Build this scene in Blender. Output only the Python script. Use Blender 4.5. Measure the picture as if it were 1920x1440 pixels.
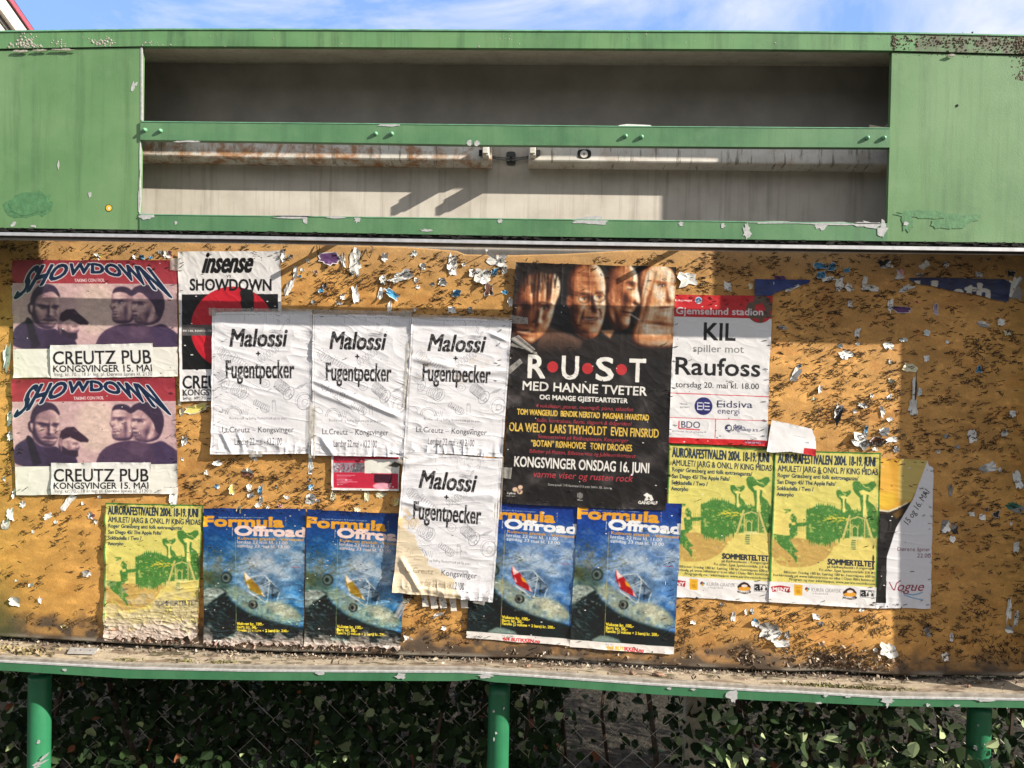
import bpy, bmesh, math, random
import numpy as np
from mathutils import Vector, Matrix

for _o in list(bpy.data.objects):
    bpy.data.objects.remove(_o)
SC = bpy.context.scene
COL = SC.collection
RNG = random.Random(7)

# ------------------------------------------------------------------ camera
CAM = np.array((0.083, -2.16, 1.55))
YAW, PITCH, ROLL, FPX = math.radians(2.2), math.radians(0.9), 0.0200, 1450.0
_f = np.array((-math.sin(YAW)*math.cos(PITCH), math.cos(YAW)*math.cos(PITCH), -math.sin(PITCH)))
_r0 = np.array((math.cos(YAW), math.sin(YAW), 0.0))
_u0 = np.cross(_r0, _f)
_r = _r0*math.cos(ROLL) + _u0*math.sin(ROLL)
_u = -_r0*math.sin(ROLL) + _u0*math.cos(ROLL)
cd = bpy.data.cameras.new('camera')
cam = bpy.data.objects.new('camera', cd)
COL.objects.link(cam)
cam.matrix_world = Matrix(((_r[0], _u[0], -_f[0], CAM[0]), (_r[1], _u[1], -_f[1], CAM[1]),
                           (_r[2], _u[2], -_f[2], CAM[2]), (0, 0, 0, 1)))
cd.sensor_width = 36
cd.lens = 36*FPX/1920
cd.clip_start, cd.clip_end = 0.05, 3000
SC.camera = cam

# ------------------------------------------------------------------ light and exposure
SUN_TRAVEL = Vector((-2.72, 1.0, -1.55))
SUN_ELEV = math.atan2(1.55, math.hypot(2.72, 1.0))
SUN_AZ = math.atan2(2.72, -1.0)
sl = bpy.data.lights.new('sun', 'SUN')
sl.energy, sl.angle, sl.color = 5.0, math.radians(0.5), (1.0, 0.93, 0.82)
so = bpy.data.objects.new('sun', sl)
COL.objects.link(so)
so.rotation_euler = SUN_TRAVEL.to_track_quat('-Z', 'Y').to_euler()
so.location = (6, -3, 6)

W = bpy.data.worlds.new('World')
SC.world = W
W.use_nodes = True
SC.view_settings.view_transform = 'Standard'
SC.view_settings.look = 'None'
SC.view_settings.gamma = 1
SC.view_settings.exposure = 1.16
SC.render.engine = 'CYCLES'
SC.cycles.max_bounces = 8
SC.cycles.transparent_max_bounces = 8


class NT:
    """small helper to write node trees"""
    def __init__(s, tree):
        s.t = tree
        tree.nodes.clear()

    def n(s, typ, ins=None, **kw):
        nd = s.t.nodes.new(typ)
        for k, v in kw.items():
            setattr(nd, k, v)
        for k, v in (ins or {}).items():
            if isinstance(v, tuple) and len(v) == 2 and hasattr(v[0], 'outputs'):
                s.t.links.new(v[0].outputs[v[1]], nd.inputs[k])
            elif hasattr(v, 'outputs'):
                s.t.links.new(v.outputs[0], nd.inputs[k])
            else:
                nd.inputs[k].default_value = v
        return nd

    def ramp(s, fac, stops, interp='LINEAR'):
        nd = s.n('ShaderNodeValToRGB', {'Fac': fac})
        cr = nd.color_ramp
        cr.interpolation = interp
        while len(cr.elements) < len(stops):
            cr.elements.new(0.5)
        for e, (p, c) in zip(cr.elements, stops):
            e.position = p
            e.color = c if len(c) == 4 else (*c, 1)
        return nd

    def mix(s, fac, a, b, blend='MIX'):
        return s.n('ShaderNodeMixRGB', {'Fac': fac, 'Color1': a, 'Color2': b}, blend_type=blend)


def _world():
    t = NT(W.node_tree)
    sky = t.n('ShaderNodeTexSky', sky_type='NISHITA', sun_disc=False)
    sky.sun_elevation = SUN_ELEV
    sky.sun_rotation = SUN_AZ
    sky.air_density, sky.dust_density, sky.ozone_density = 1.0, 0.6, 1.6
    co = t.n('ShaderNodeTexCoord')
    m1 = t.n('ShaderNodeMapping', {'Vector': (co, 'Generated'), 'Rotation': (0.0, 0.35, 0.0), 'Scale': (2.0, 3.0, 6.5)})
    n1 = t.n('ShaderNodeTexNoise', {'Vector': m1, 'Scale': 1.7, 'Detail': 9.0, 'Roughness': 0.58, 'Distortion': 0.5})
    sx = t.n('ShaderNodeSeparateXYZ', {'Vector': (co, 'Generated')})
    # clouds thicken away from the clear patch at the left
    cov = t.n('ShaderNodeMapRange', {'Value': (sx, 'X'), 'From Min': -0.62, 'From Max': -0.05, 'To Min': -0.20, 'To Max': 0.11})
    # unseen white cloud added overhead and behind the viewer to neutralise ambient light
    up = t.n('ShaderNodeMapRange', {'Value': (sx, 'Z'), 'From Min': 0.50, 'From Max': 0.68, 'To Min': 0.0, 'To Max': 0.30})
    bk = t.n('ShaderNodeMapRange', {'Value': (sx, 'Y'), 'From Min': 0.30, 'From Max': -0.10, 'To Min': 0.0, 'To Max': 0.30})
    mx_ = t.n('ShaderNodeMath', {0: up, 1: bk}, operation='MAXIMUM')
    cov = t.n('ShaderNodeMath', {0: cov, 1: mx_}, operation='ADD')
    a = t.n('ShaderNodeMath', {0: (n1, 'Fac'), 1: cov}, operation='ADD')
    r = t.ramp(a, [(0.44, (0, 0, 0)), (0.72, (1, 1, 1))])
    base = t.mix(0.65, (sky, 'Color'), (1.35, 2.35, 5.4, 1))
    mixc = t.mix(r, base, (4.3, 4.35, 4.5, 1))
    bg = t.n('ShaderNodeBackground', {'Color': mixc, 'Strength': 0.105})
    t.n('ShaderNodeOutputWorld', {'Surface': bg})
_world()


# ------------------------------------------------------------------ helpers
def P(px, py, Y):
    """point on the vertical plane at depth Y that the photograph shows at pixel (px, py)"""
    px, py, Y = np.broadcast_arrays(np.asarray(px, float), np.asarray(py, float), np.asarray(Y, float))
    d = (_f[None, :] + ((px.ravel()-960)/FPX)[:, None]*_r[None, :] + ((720-py.ravel())/FPX)[:, None]*_u[None, :])
    k = (Y.ravel()-CAM[1])/d[:, 1]
    return (CAM[None, :] + d*k[:, None]).reshape(px.shape+(3,))


def p3(px, py, Y):
    return Vector(P(px, py, Y).tolist())


def tag(o, label=None, cat=None, group=None, kind=None):
    if label: o['label'] = label
    if cat: o['category'] = cat
    if group: o['group'] = group
    if kind: o['kind'] = kind
    return o


def empty(name, loc, label, cat, group=None):
    o = bpy.data.objects.new(name, None)
    COL.objects.link(o)
    o.location = loc
    o.empty_display_size = 0.05
    return tag(o, label, cat, group)


def mesh_obj(name, verts, faces, mat, parent=None, smooth=False, cols=None):
    """link verts/faces (world space) as one object whose origin is its centre"""
    v = np.asarray(verts, float).reshape(-1, 3)
    c = (v.min(0)+v.max(0))/2
    me = bpy.data.meshes.new(name)
    if isinstance(faces, np.ndarray):
        nf, k = faces.shape
        me.vertices.add(len(v)); me.vertices.foreach_set('co', (v-c).ravel().astype(np.float32))
        me.loops.add(nf*k); me.loops.foreach_set('vertex_index', faces.ravel().astype(np.int32))
        me.polygons.add(nf); me.polygons.foreach_set('loop_start', (np.arange(nf)*k).astype(np.int32))
        me.update(calc_edges=True)
    else:
        me.from_pydata((v-c).tolist(), [], [list(f) for f in faces])
    if smooth:
        me.polygons.foreach_set('use_smooth', np.ones(len(me.polygons), bool))
    if cols is not None:
        at = me.color_attributes.new('Col', 'FLOAT_COLOR', 'POINT')
        c4 = np.ones((len(v), 4), np.float32); c4[:, :3] = cols
        at.data.foreach_set('color', c4.ravel())
    me.materials.append(mat)
    o = bpy.data.objects.new(name, me)
    COL.objects.link(o)
    if parent is not None:
        o.parent = parent
        o.location = Vector(c.tolist()) - parent_loc(parent)
    else:
        o.location = c.tolist()
    return o


def parent_loc(o):
    p = Vector(o.location)
    while o.parent is not None:
        o = o.parent
        p += Vector(o.location)
    return p


class MB:
    """collects shapes that belong to ONE object"""
    def __init__(s): s.v, s.f = [], []

    def add(s, v, f):
        b = len(s.v)
        s.v += [tuple(x) for x in v]
        s.f += [tuple(i+b for i in q) for q in f]

    def box(s, a, b):
        (x0, y0, z0), (x1, y1, z1) = a, b
        s.add([(x0,y0,z0),(x1,y0,z0),(x1,y1,z0),(x0,y1,z0),(x0,y0,z1),(x1,y0,z1),(x1,y1,z1),(x0,y1,z1)],
              [(0,3,2,1),(4,5,6,7),(0,1,5,4),(1,2,6,5),(2,3,7,6),(3,0,4,7)])

    def tube(s, pts, rad, n=6, cap=True):
        pts = [Vector(p) for p in pts]
        rads = rad if isinstance(rad, (list, tuple)) else [rad]*len(pts)
        vs, fs = [], []
        for i, p in enumerate(pts):
            t = (pts[min(i+1, len(pts)-1)]-pts[max(i-1, 0)])
            t = t.normalized() if t.length > 1e-9 else Vector((0, 0, 1))
            a = t.cross(Vector((0.31, 0.87, 0.38))).normalized()
            b = t.cross(a)
            for k in range(n):
                w = 2*math.pi*k/n
                vs.append(p+(a*math.cos(w)+b*math.sin(w))*rads[i])
        for i in range(len(pts)-1):
            for k in range(n):
                fs.append((i*n+k, i*n+(k+1) % n, (i+1)*n+(k+1) % n, (i+1)*n+k))
        if cap:
            fs.append(tuple(range(n))[::-1]); fs.append(tuple(range((len(pts)-1)*n, len(pts)*n)))
        s.add(vs, fs)

    def prism(s, poly, Y0, Y1):
        """photo-pixel polygon seen at depth Y0, extruded straight back to Y1"""
        f = P([q[0] for q in poly], [q[1] for q in poly], Y0)
        n = len(poly)
        b = f.copy(); b[:, 1] = Y1
        s.add([*f.tolist(), *b.tolist()],
              [tuple(range(n))[::-1], tuple(range(n, 2*n))] + [(i, (i+1) % n, n+(i+1) % n, n+i) for i in range(n)])

    def band(s, top, bot, Y0, Y1, sub=6):
        """sheet between two photo polylines (same x order), front at Y0, back at Y1; drawn as many quads"""
        xs = sorted(set([p[0] for p in top]+[p[0] for p in bot]))
        xx = []
        for a, b in zip(xs[:-1], xs[1:]):
            xx += [a+(b-a)*k/sub for k in range(sub)]
        xx.append(xs[-1])
        yt = np.interp(xx, [p[0] for p in top], [p[1] for p in top])
        yb = np.interp(xx, [p[0] for p in bot], [p[1] for p in bot])
        A, B = P(xx, yt, Y0), P(xx, yb, Y0)
        C, D = A.copy(), B.copy()
        C[:, 1] = Y1; D[:, 1] = Y1
        n = len(xx)
        fs = []
        for i in range(n-1):
            fs += [(i, n+i, n+i+1, i+1), (2*n+i, 2*n+i+1, 3*n+i+1, 3*n+i), (i, i+1, 2*n+i+1, 2*n+i), (n+i, 3*n+i, 3*n+i+1, n+i+1)]
        fs += [(0, 2*n, 3*n, n), (n-1, 2*n-1, 4*n-1, 3*n-1)]
        s.add(np.vstack([A, B, C, D]).tolist(), fs)

    def build(s, name, mat, parent=None, smooth=False):
        o = mesh_obj(name, s.v, s.f, mat, parent, smooth)
        bm = bmesh.new(); bm.from_mesh(o.data)
        bmesh.ops.recalc_face_normals(bm, faces=bm.faces)
        bm.to_mesh(o.data); bm.free()
        return o


# ------------------------------------------------------------------ value noise on arrays
_TAB = np.random.RandomState(3).rand(256, 256)


def vn(x, y, seed=0):
    x = np.asarray(x, float)+seed*17.31; y = np.asarray(y, float)+seed*9.77
    ix, iy = np.floor(x).astype(int), np.floor(y).astype(int)
    fx, fy = x-ix, y-iy
    fx = fx*fx*fx*(fx*(fx*6-15)+10); fy = fy*fy*fy*(fy*(fy*6-15)+10)
    g = lambda a, b: _TAB[(ix+a) % 256, (iy+b) % 256]
    return (g(0,0)*(1-fx)+g(1,0)*fx)*(1-fy)+(g(0,1)*(1-fx)+g(1,1)*fx)*fy


def fbm(x, y, seed=0, oct=4, gain=0.5):
    s, a, t = 0, 1.0, 0
    for k in range(oct):
        s = s+a*vn(x*2**k, y*2**k, seed+k*5); t += a; a *= gain
    return s/t


def smooth01(a, b, x):
    t = np.clip((np.asarray(x, float)-a)/(b-a), 0, 1)
    return t*t*(3-2*t)


def lin(c):
    c = np.asarray(c, float)/255.0
    return np.where(c <= 0.04045, c/12.92, ((c+0.055)/1.055)**2.4)


# ------------------------------------------------------------------ materials
def mat_new(name):
    m = bpy.data.materials.new(name)
    m.use_nodes = True
    return m, NT(m.node_tree)


def finish(t, col, rough=0.6, spec=0.5, metal=0.0, bump=None, bs=0.3, bd=0.002):
    ins = {'Base Color': col, 'Roughness': rough, 'Specular IOR Level': spec, 'Metallic': metal}
    if bump is not None:
        ins['Normal'] = t.n('ShaderNodeBump', {'Height': bump, 'Strength': bs, 'Distance': bd})
    b = t.n('ShaderNodeBsdfPrincipled', ins)
    t.n('ShaderNodeOutputMaterial', {'Surface': b})
    return b


def simple(name, col, rough=0.6, spec=0.5, metal=0.0, var=0.25, scale=30.0, bs=0.2, bd=0.001):
    m, t = mat_new(name)
    co = t.n('ShaderNodeTexCoord')
    n = t.n('ShaderNodeTexNoise', {'Vector': (co, 'Object'), 'Scale': scale, 'Detail': 5.0, 'Roughness': 0.6})
    c = t.ramp((n, 'Fac'), [(0.3, tuple(x*(1-var) for x in col)), (0.7, tuple(min(1, x*(1+var)) for x in col))])
    finish(t, c, rough, spec, metal, (n, 'Fac'), bs, bd)
    return m


def attr_mat(name, rough=0.6, spec=0.4, bs=0.15, bd=0.0006, scale=180.0, var=0.10):
    m, t = mat_new(name)
    a = t.n('ShaderNodeAttribute', attribute_name='Col')
    co = t.n('ShaderNodeTexCoord')
    n = t.n('ShaderNodeTexNoise', {'Vector': (co, 'Object'), 'Scale': scale, 'Detail': 4.0, 'Roughness': 0.65})
    v = t.n('ShaderNodeMapRange', {'Value': (n, 'Fac'), 'From Min': 0.25, 'From Max': 0.75, 'To Min': 1-var, 'To Max': 1+var})
    c = t.n('ShaderNodeVectorMath', {0: (a, 'Color'), 1: v}, operation='MULTIPLY')
    finish(t, c, rough, spec, 0, (n, 'Fac'), bs, bd)
    return m


def green_mat(name, base, dark, pale, streak=1.0, rough=0.5, patchy=1.0, crust=None):
    """weathered gloss paint: cloudy tone, rain streaks, orange peel, pin chips"""
    m, t = mat_new(name)
    co = t.n('ShaderNodeTexCoord')
    geo = t.n('ShaderNodeNewGeometry')
    n1 = t.n('ShaderNodeTexNoise', {'Vector': (geo, 'Position'), 'Scale': 3.2, 'Detail': 6.0, 'Roughness': 0.6})
    c1 = t.ramp((n1, 'Fac'), [(0.30, dark), (0.50, base), (0.72, pale)])
    mp = t.n('ShaderNodeMapping', {'Vector': (geo, 'Position'), 'Scale': (22.0, 22.0, 1.3)})
    n2 = t.n('ShaderNodeTexNoise', {'Vector': mp, 'Scale': 1.0, 'Detail': 5.0, 'Roughness': 0.7})
    f2 = t.ramp((n2, 'Fac'), [(0.48, (0, 0, 0)), (0.75, (min(0.95, 0.75*streak),)*3)])
    c2 = t.mix(f2, c1, tuple(x*0.62 for x in dark)+(1,))
    n3 = t.n('ShaderNodeTexNoise', {'Vector': (geo, 'Position'), 'Scale': 11.0, 'Detail': 7.0, 'Roughness': 0.68})
    f3 = t.ramp((n3, 'Fac'), [(0.50, (0, 0, 0)), (0.68, (0.45*patchy,)*3)])
    c3 = t.mix(f3, c2, (*pale, 1))
    n4 = t.n('ShaderNodeTexNoise', {'Vector': (geo, 'Position'), 'Scale': 130.0, 'Detail': 3.0, 'Roughness': 0.6})
    f4 = t.ramp((n4, 'Fac'), [(0.75, (0, 0, 0)), (0.79, (0.8, 0.8, 0.8))])
    c4 = t.mix(f4, c3, (0.10, 0.11, 0.07, 1))
    if crust is not None:       # moss and grime that has taken over one end
        sp = t.n('ShaderNodeSeparateXYZ', {'Vector': (geo, 'Position')})
        e = t.n('ShaderNodeMapRange', {'Value': (sp, 'X'), 'From Min': crust-0.015, 'From Max': crust+0.02, 'To Min': -0.4, 'To Max': 0.12})
        n6 = t.n('ShaderNodeTexNoise', {'Vector': (geo, 'Position'), 'Scale': 24.0, 'Detail': 9.0, 'Roughness': 0.72})
        ad = t.n('ShaderNodeMath', {0: (n6, 'Fac'), 1: e}, operation='ADD')
        c4 = t.mix(t.ramp(ad, [(0.50, (0, 0, 0)), (0.70, (0.92, 0.92, 0.92))]), c4, (0.085, 0.070, 0.048, 1))
    n5 = t.n('ShaderNodeTexNoise', {'Vector': (geo, 'Position'), 'Scale': 260.0, 'Detail': 3.0, 'Roughness': 0.6})
    add = t.n('ShaderNodeMath', {0: (n5, 'Fac'), 1: (n3, 'Fac')}, operation='ADD')
    finish(t, c4, rough, 0.4, 0, add, 0.28, 0.0012)
    return m


M = {}
M['green_panel'] = green_mat('green_panel_paint', (0.112, 0.222, 0.090), (0.086, 0.184, 0.072), (0.152, 0.258, 0.120), 0.95, 0.55, 0.9)
M['green_rail'] = green_mat('green_rail_paint', (0.078, 0.185, 0.084), (0.046, 0.135, 0.060), (0.125, 0.235, 0.115), 0.6, 0.5)
M['green_cap'] = green_mat('green_cap_paint', (0.105, 0.235, 0.095), (0.065, 0.150, 0.062), (0.140, 0.255, 0.105), 1.8, 0.6, 1.0, 1.062)
M['green_sill'] = green_mat('green_sill_paint', (0.040, 0.150, 0.068), (0.030, 0.115, 0.052), (0.065, 0.180, 0.085), 0.6, 0.45)
M['green_post'] = green_mat('green_post_paint', (0.022, 0.150, 0.066), (0.018, 0.125, 0.055), (0.034, 0.172, 0.080), 0.9, 0.38)
M['green_repaint'] = simple('darker_green_repaint', (0.070, 0.178, 0.075), 0.5, 0.4, 0, 0.25, 60, 0.5, 0.002)
M['primer'] = simple('bare_pale_metal', (0.37, 0.37, 0.365), 0.55, 0.4, 0, 0.25, 90)
M['lichen'] = simple('pale_lichen', (0.30, 0.285, 0.24), 0.95, 0.1, 0, 0.35, 200, 0.5, 0.002)
M['crust'] = simple('dark_moss_crust', (0.12, 0.10, 0.072), 0.95, 0.1, 0, 0.7, 120, 0.6, 0.003)
M['bolt'] = simple('green_painted_bolt', (0.13, 0.32, 0.18), 0.4, 0.5)
M['black'] = simple('black_rubber', (0.012, 0.012, 0.012), 0.6, 0.3, 0, 0.4)
M['alu'] = simple('weathered_aluminium', (0.55, 0.55, 0.56), 0.42, 0.5, 0.55, 0.18, 40)
M['sill_alu'] = simple('dirty_sill_channel', (0.27, 0.24, 0.205), 0.6, 0.4, 0.1, 0.35, 45)
M['grime'] = simple('dark_grime', (0.020, 0.020, 0.018), 0.9, 0.1, 0, 0.6, 70, 0.5, 0.003)
M['white_plastic'] = simple('yellowed_white_plastic', (0.60, 0.57, 0.50), 0.4, 0.5, 0, 0.2, 80)
M['cable'] = simple('grey_cable', (0.16, 0.155, 0.15), 0.5, 0.4)
M['tape'] = None


def _wall():
    m, t = mat_new('grey_sheet_metal')
    geo = t.n('ShaderNodeNewGeometry')
    n = t.n('ShaderNodeTexNoise', {'Vector': (geo, 'Position'), 'Scale': 9.0, 'Detail': 7.0, 'Roughness': 0.62})
    c = t.ramp((n, 'Fac'), [(0.3, (0.42, 0.38, 0.325)), (0.5, (0.52, 0.475, 0.405)), (0.7, (0.58, 0.54, 0.47))])
    mp = t.n('ShaderNodeMapping', {'Vector': (geo, 'Position'), 'Scale': (55.0, 55.0, 2.2)})
    n2 = t.n('ShaderNodeTexNoise', {'Vector': mp, 'Scale': 1.0, 'Detail': 6.0, 'Roughness': 0.7})
    f2 = t.ramp((n2, 'Fac'), [(0.50, (0, 0, 0)), (0.74, (0.6, 0.6, 0.6))])
    c2 = t.mix(f2, c, (0.22, 0.195, 0.165, 1))
    n3 = t.n('ShaderNodeTexNoise', {'Vector': (geo, 'Position'), 'Scale': 70.0, 'Detail': 3.0, 'Roughness': 0.6})
    f3 = t.ramp((n3, 'Fac'), [(0.72, (0, 0, 0)), (0.77, (0.6, 0.6, 0.6))])
    c3 = t.mix(f3, c2, (0.12, 0.10, 0.08, 1))
    finish(t, c3, 0.7, 0.3, 0, (n, 'Fac'), 0.1, 0.003)
    return m
M['wall'] = _wall()
M['wall_shade'] = simple('shade_toned_stained_sheet', (0.25, 0.232, 0.205), 0.8, 0.2, 0, 0.24, 5)  # sheet tone darkened for the shade of the upper recess, plus stains


def _lamp_metal(name, rust):
    m, t = mat_new(name)
    geo = t.n('ShaderNodeNewGeometry')
    n = t.n('ShaderNodeTexNoise', {'Vector': (geo, 'Position'), 'Scale': 14.0, 'Detail': 6.0, 'Roughness': 0.6})
    c = t.ramp((n, 'Fac'), [(0.3, (0.50, 0.47, 0.41)), (0.6, (0.66, 0.63, 0.57))])
    n1 = t.n('ShaderNodeTexNoise', {'Vector': (geo, 'Position'), 'Scale': 17.0, 'Detail': 9.0, 'Roughness': 0.7, 'Distortion': 0.4})
    f1 = t.ramp((n1, 'Fac'), [(0.56-0.06*rust, (0, 0, 0)), (0.66-0.04*rust, (0.9*min(1, rust),)*3)])
    c1 = t.mix(f1, c, (0.34, 0.15, 0.045, 1))
    n4 = t.n('ShaderNodeTexNoise', {'Vector': (geo, 'Position'), 'Scale': 33.0, 'Detail': 8.0, 'Roughness': 0.7})
    f4 = t.ramp((n4, 'Fac'), [(0.62-0.03*rust, (0, 0, 0)), (0.70, (0.8*min(1, rust),)*3)])
    c1 = t.mix(f4, c1, (0.13, 0.045, 0.02, 1))
    mp = t.n('ShaderNodeMapping', {'Vector': (geo, 'Position'), 'Scale': (75.0, 20.0, 9.0)})
    n2 = t.n('ShaderNodeTexNoise', {'Vector': mp, 'Scale': 1.0, 'Detail': 5.0, 'Roughness': 0.7})
    f2 = t.ramp((n2, 'Fac'), [(0.56, (0, 0, 0)), (0.66, (0.85, 0.85, 0.85))])
    c2 = t.mix(f2, c1, (0.16, 0.14, 0.11, 1))
    finish(t, c2, 0.5, 0.4, 0, (n1, 'Fac'), 0.25, 0.001)
    return m
M['lamp_rusty'] = _lamp_metal('rusty_white_lamp_metal', 1.6)
M['lamp_plain'] = _lamp_metal('stained_white_lamp_metal', 0.35)


def _tape():
    m, t = mat_new('clear_tape')
    tr = t.n('ShaderNodeBsdfTransparent', {'Color': (0.93, 0.91, 0.86, 1)})
    geo = t.n('ShaderNodeNewGeometry')
    n = t.n('ShaderNodeTexNoise', {'Vector': (geo, 'Position'), 'Scale': 120.0, 'Detail': 4.0})
    c = t.ramp((n, 'Fac'), [(0.3, (0.36, 0.34, 0.30)), (0.7, (0.62, 0.60, 0.56))])
    b = t.n('ShaderNodeBsdfPrincipled', {'Base Color': c, 'Roughness': 0.28, 'Specular IOR Level': 0.6})
    mx = t.n('ShaderNodeMixShader', {'Fac': 0.42, 1: tr, 2: b})
    t.n('ShaderNodeOutputMaterial', {'Surface': mx})
    return m
M['tape'] = _tape()
M['poster'] = attr_mat('printed_poster_paper', 0.42, 0.45, 0.10, 0.0004, 260.0, 0.04)
M['paper'] = attr_mat('torn_paper', 0.65, 0.3, 0.15, 0.0006, 160.0, 0.10)
M['decal'] = attr_mat('painted_detail', 0.6, 0.3, 0.2, 0.0008, 120.0, 0.2)
# ------------------------------------------------------------------ ground, building, fence, hedge
def _ground():
    m, t = mat_new('gravelly_asphalt')
    geo = t.n('ShaderNodeNewGeometry')
    n = t.n('ShaderNodeTexNoise', {'Vector': (geo, 'Position'), 'Scale': 60.0, 'Detail': 8.0, 'Roughness': 0.75})
    n2 = t.n('ShaderNodeTexNoise', {'Vector': (geo, 'Position'), 'Scale': 1.5, 'Detail': 5.0})
    c = t.ramp((n, 'Fac'), [(0.3, (0.045, 0.042, 0.038)), (0.5, (0.09, 0.085, 0.077)), (0.72, (0.19, 0.18, 0.165))])
    c2 = t.mix(t.ramp((n2, 'Fac'), [(0.35, (0, 0, 0)), (0.7, (0.5, 0.5, 0.5))]), c, (0.085, 0.075, 0.06, 1))
    finish(t, c2, 0.9, 0.2, 0, (n, 'Fac'), 0.6, 0.01)
    v, f = [], []
    xs = [-900, -60, -24, -12, -7, -4, 0, 4, 7, 12, 16, 24, 60, 900]
    for y in xs:
        for x in xs:
            # raised bank added behind the viewer, unseen, to hold back low sky light
            v.append((x, y+1.0, 4.0 if (y < -8 and -100 < x < 20) else 0.0))
    k = len(xs)
    for j in range(k-1):
        for i in range(k-1):
            f.append((j*k+i, j*k+i+1, (j+1)*k+i+1, (j+1)*k+i))
    o = mesh_obj('ground', v, f, m)
    tag(o, kind='structure')
_ground()


def _bed():  # bed added to darken the ground seen through the hedge gaps
    m = simple('darkening_soil', (0.030, 0.026, 0.020), 0.95, 0.1, 0, 0.7, 40, 0.8, 0.02)
    v, f = [], []
    xs, ys = np.linspace(-6, 6, 60), np.linspace(0.15, 3.2, 20)
    for y in ys:
        for x in xs: v.append((x, y, 0.004+0.03*float(fbm(x*2, y*2, 4, 3))))
    for j in range(19):
        for i in range(59): f.append((j*60+i, j*60+i+1, (j+1)*60+i+1, (j+1)*60+i))
    tag(mesh_obj('darkening_bed', v, f, m), kind='structure')
_bed()


def _building():
    cream = simple('cream_painted_board', (0.66, 0.60, 0.52), 0.6, 0.4, 0, 0.06, 6)
    groove = simple('shaded_board_groove', (0.16, 0.15, 0.14), 0.8, 0.2)
    red = simple('red_metal_flashing', (0.45, 0.05, 0.07), 0.4, 0.5)
    soffit = simple('brown_soffit_board', (0.22, 0.19, 0.17), 0.8, 0.2)
    wallm = simple('pale_rendered_wall', (0.50, 0.48, 0.44), 0.85, 0.2)
    roofm = simple('dark_roof_felt', (0.06, 0.06, 0.065), 0.85, 0.2)
    a = P(52, 55, 5.2); b0 = P(12, -2, 4.5)
    H = a[2]
    # horizontal run of the eave: same height at both pixels
    def at_h(px, py, h):
        d = _f+((px-960)/FPX)*_r+((720-py)/FPX)*_u
        return CAM+d*((h-CAM[2])/d[2])
    A, B = at_h(54, 58, H), at_h(12, -2, H)
    d = (A-B); d[2] = 0; d /= np.linalg.norm(d)
    nrm = np.array((d[1], -d[0], 0.0))           # outward, to the right of the run
    if nrm[0] < 0: nrm = -nrm
    root = empty('building', (A+d*4-nrm*3-np.array((0, 0, H))).tolist(),
                 'cream building with red edged eave rising beyond the left end of the notice board', 'building')
    def prof(name, pts, mat):
        """pts: (outward offset, height offset) profile swept along the eave"""
        mb = MB()
        v = []
        for s in (-3.0, 12.0):
            for (o_, z_) in pts:
                v.append(A+d*s+nrm*o_+np.array((0, 0, z_)))
        n = len(pts)
        mb.add([tuple(x) for x in v], [tuple(range(n)), tuple(range(n, 2*n))[::-1]]+[(i, (i+1) % n, n+(i+1) % n, n+i) for i in range(n)])
        return mb.build(name, mat, root)
    prof('flashing', [(0.02, 0.0), (0.02, 0.05), (-0.02, 0.06), (-0.02, 0.0)], red)
    prof('fascia', [(0.0, -0.16), (0.0, 0.0), (-0.04, 0.0), (-0.04, -0.16)], cream)
    prof('batten', [(-0.045, -0.20), (-0.045, -0.02), (-0.09, -0.02), (-0.09, -0.20)], groove)
    prof('fascia_board', [(-0.06, -0.32), (-0.06, -0.17), (-0.11, -0.17), (-0.11, -0.32)], cream)
    prof('soffit', [(-0.11, -0.30), (-0.11, -0.28), (-0.75, -0.20), (-0.75, -0.22)], soffit)
    prof('wall', [(-0.70, -H), (-0.70, -0.22), (-6.0, -0.22), (-6.0, -H)], wallm)
    prof('roof', [(0.02, 0.06), (-3.3, 1.1), (-6.6, 0.06), (-6.6, -0.1), (-0.02, -0.1)], roofm)
_building()


def _leaf_mat():
    m, t = mat_new('hedge_leaf')
    a = t.n('ShaderNodeAttribute', attribute_name='Col')
    b = t.n('ShaderNodeBsdfPrincipled', {'Base Color': (a, 'Color'), 'Roughness': 0.6, 'Specular IOR Level': 0.12})
    tr = t.n('ShaderNodeBsdfTranslucent', {'Color': (a, 'Color')})
    mx = t.n('ShaderNodeMixShader', {'Fac': 0.22, 1: b, 2: tr})
    t.n('ShaderNodeOutputMaterial', {'Surface': mx})
    return m
M['leaf'] = _leaf_mat()
M['twig'] = simple('brown_twig', (0.07, 0.05, 0.035), 0.8, 0.2, 0, 0.5, 60)
M['wire'] = simple('galvanised_wire', (0.38, 0.34, 0.28), 0.5, 0.5, 0.3, 0.2, 80)
M['timber'] = simple('weathered_post', (0.34, 0.30, 0.23), 0.8, 0.2, 0, 0.3, 25)


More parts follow.
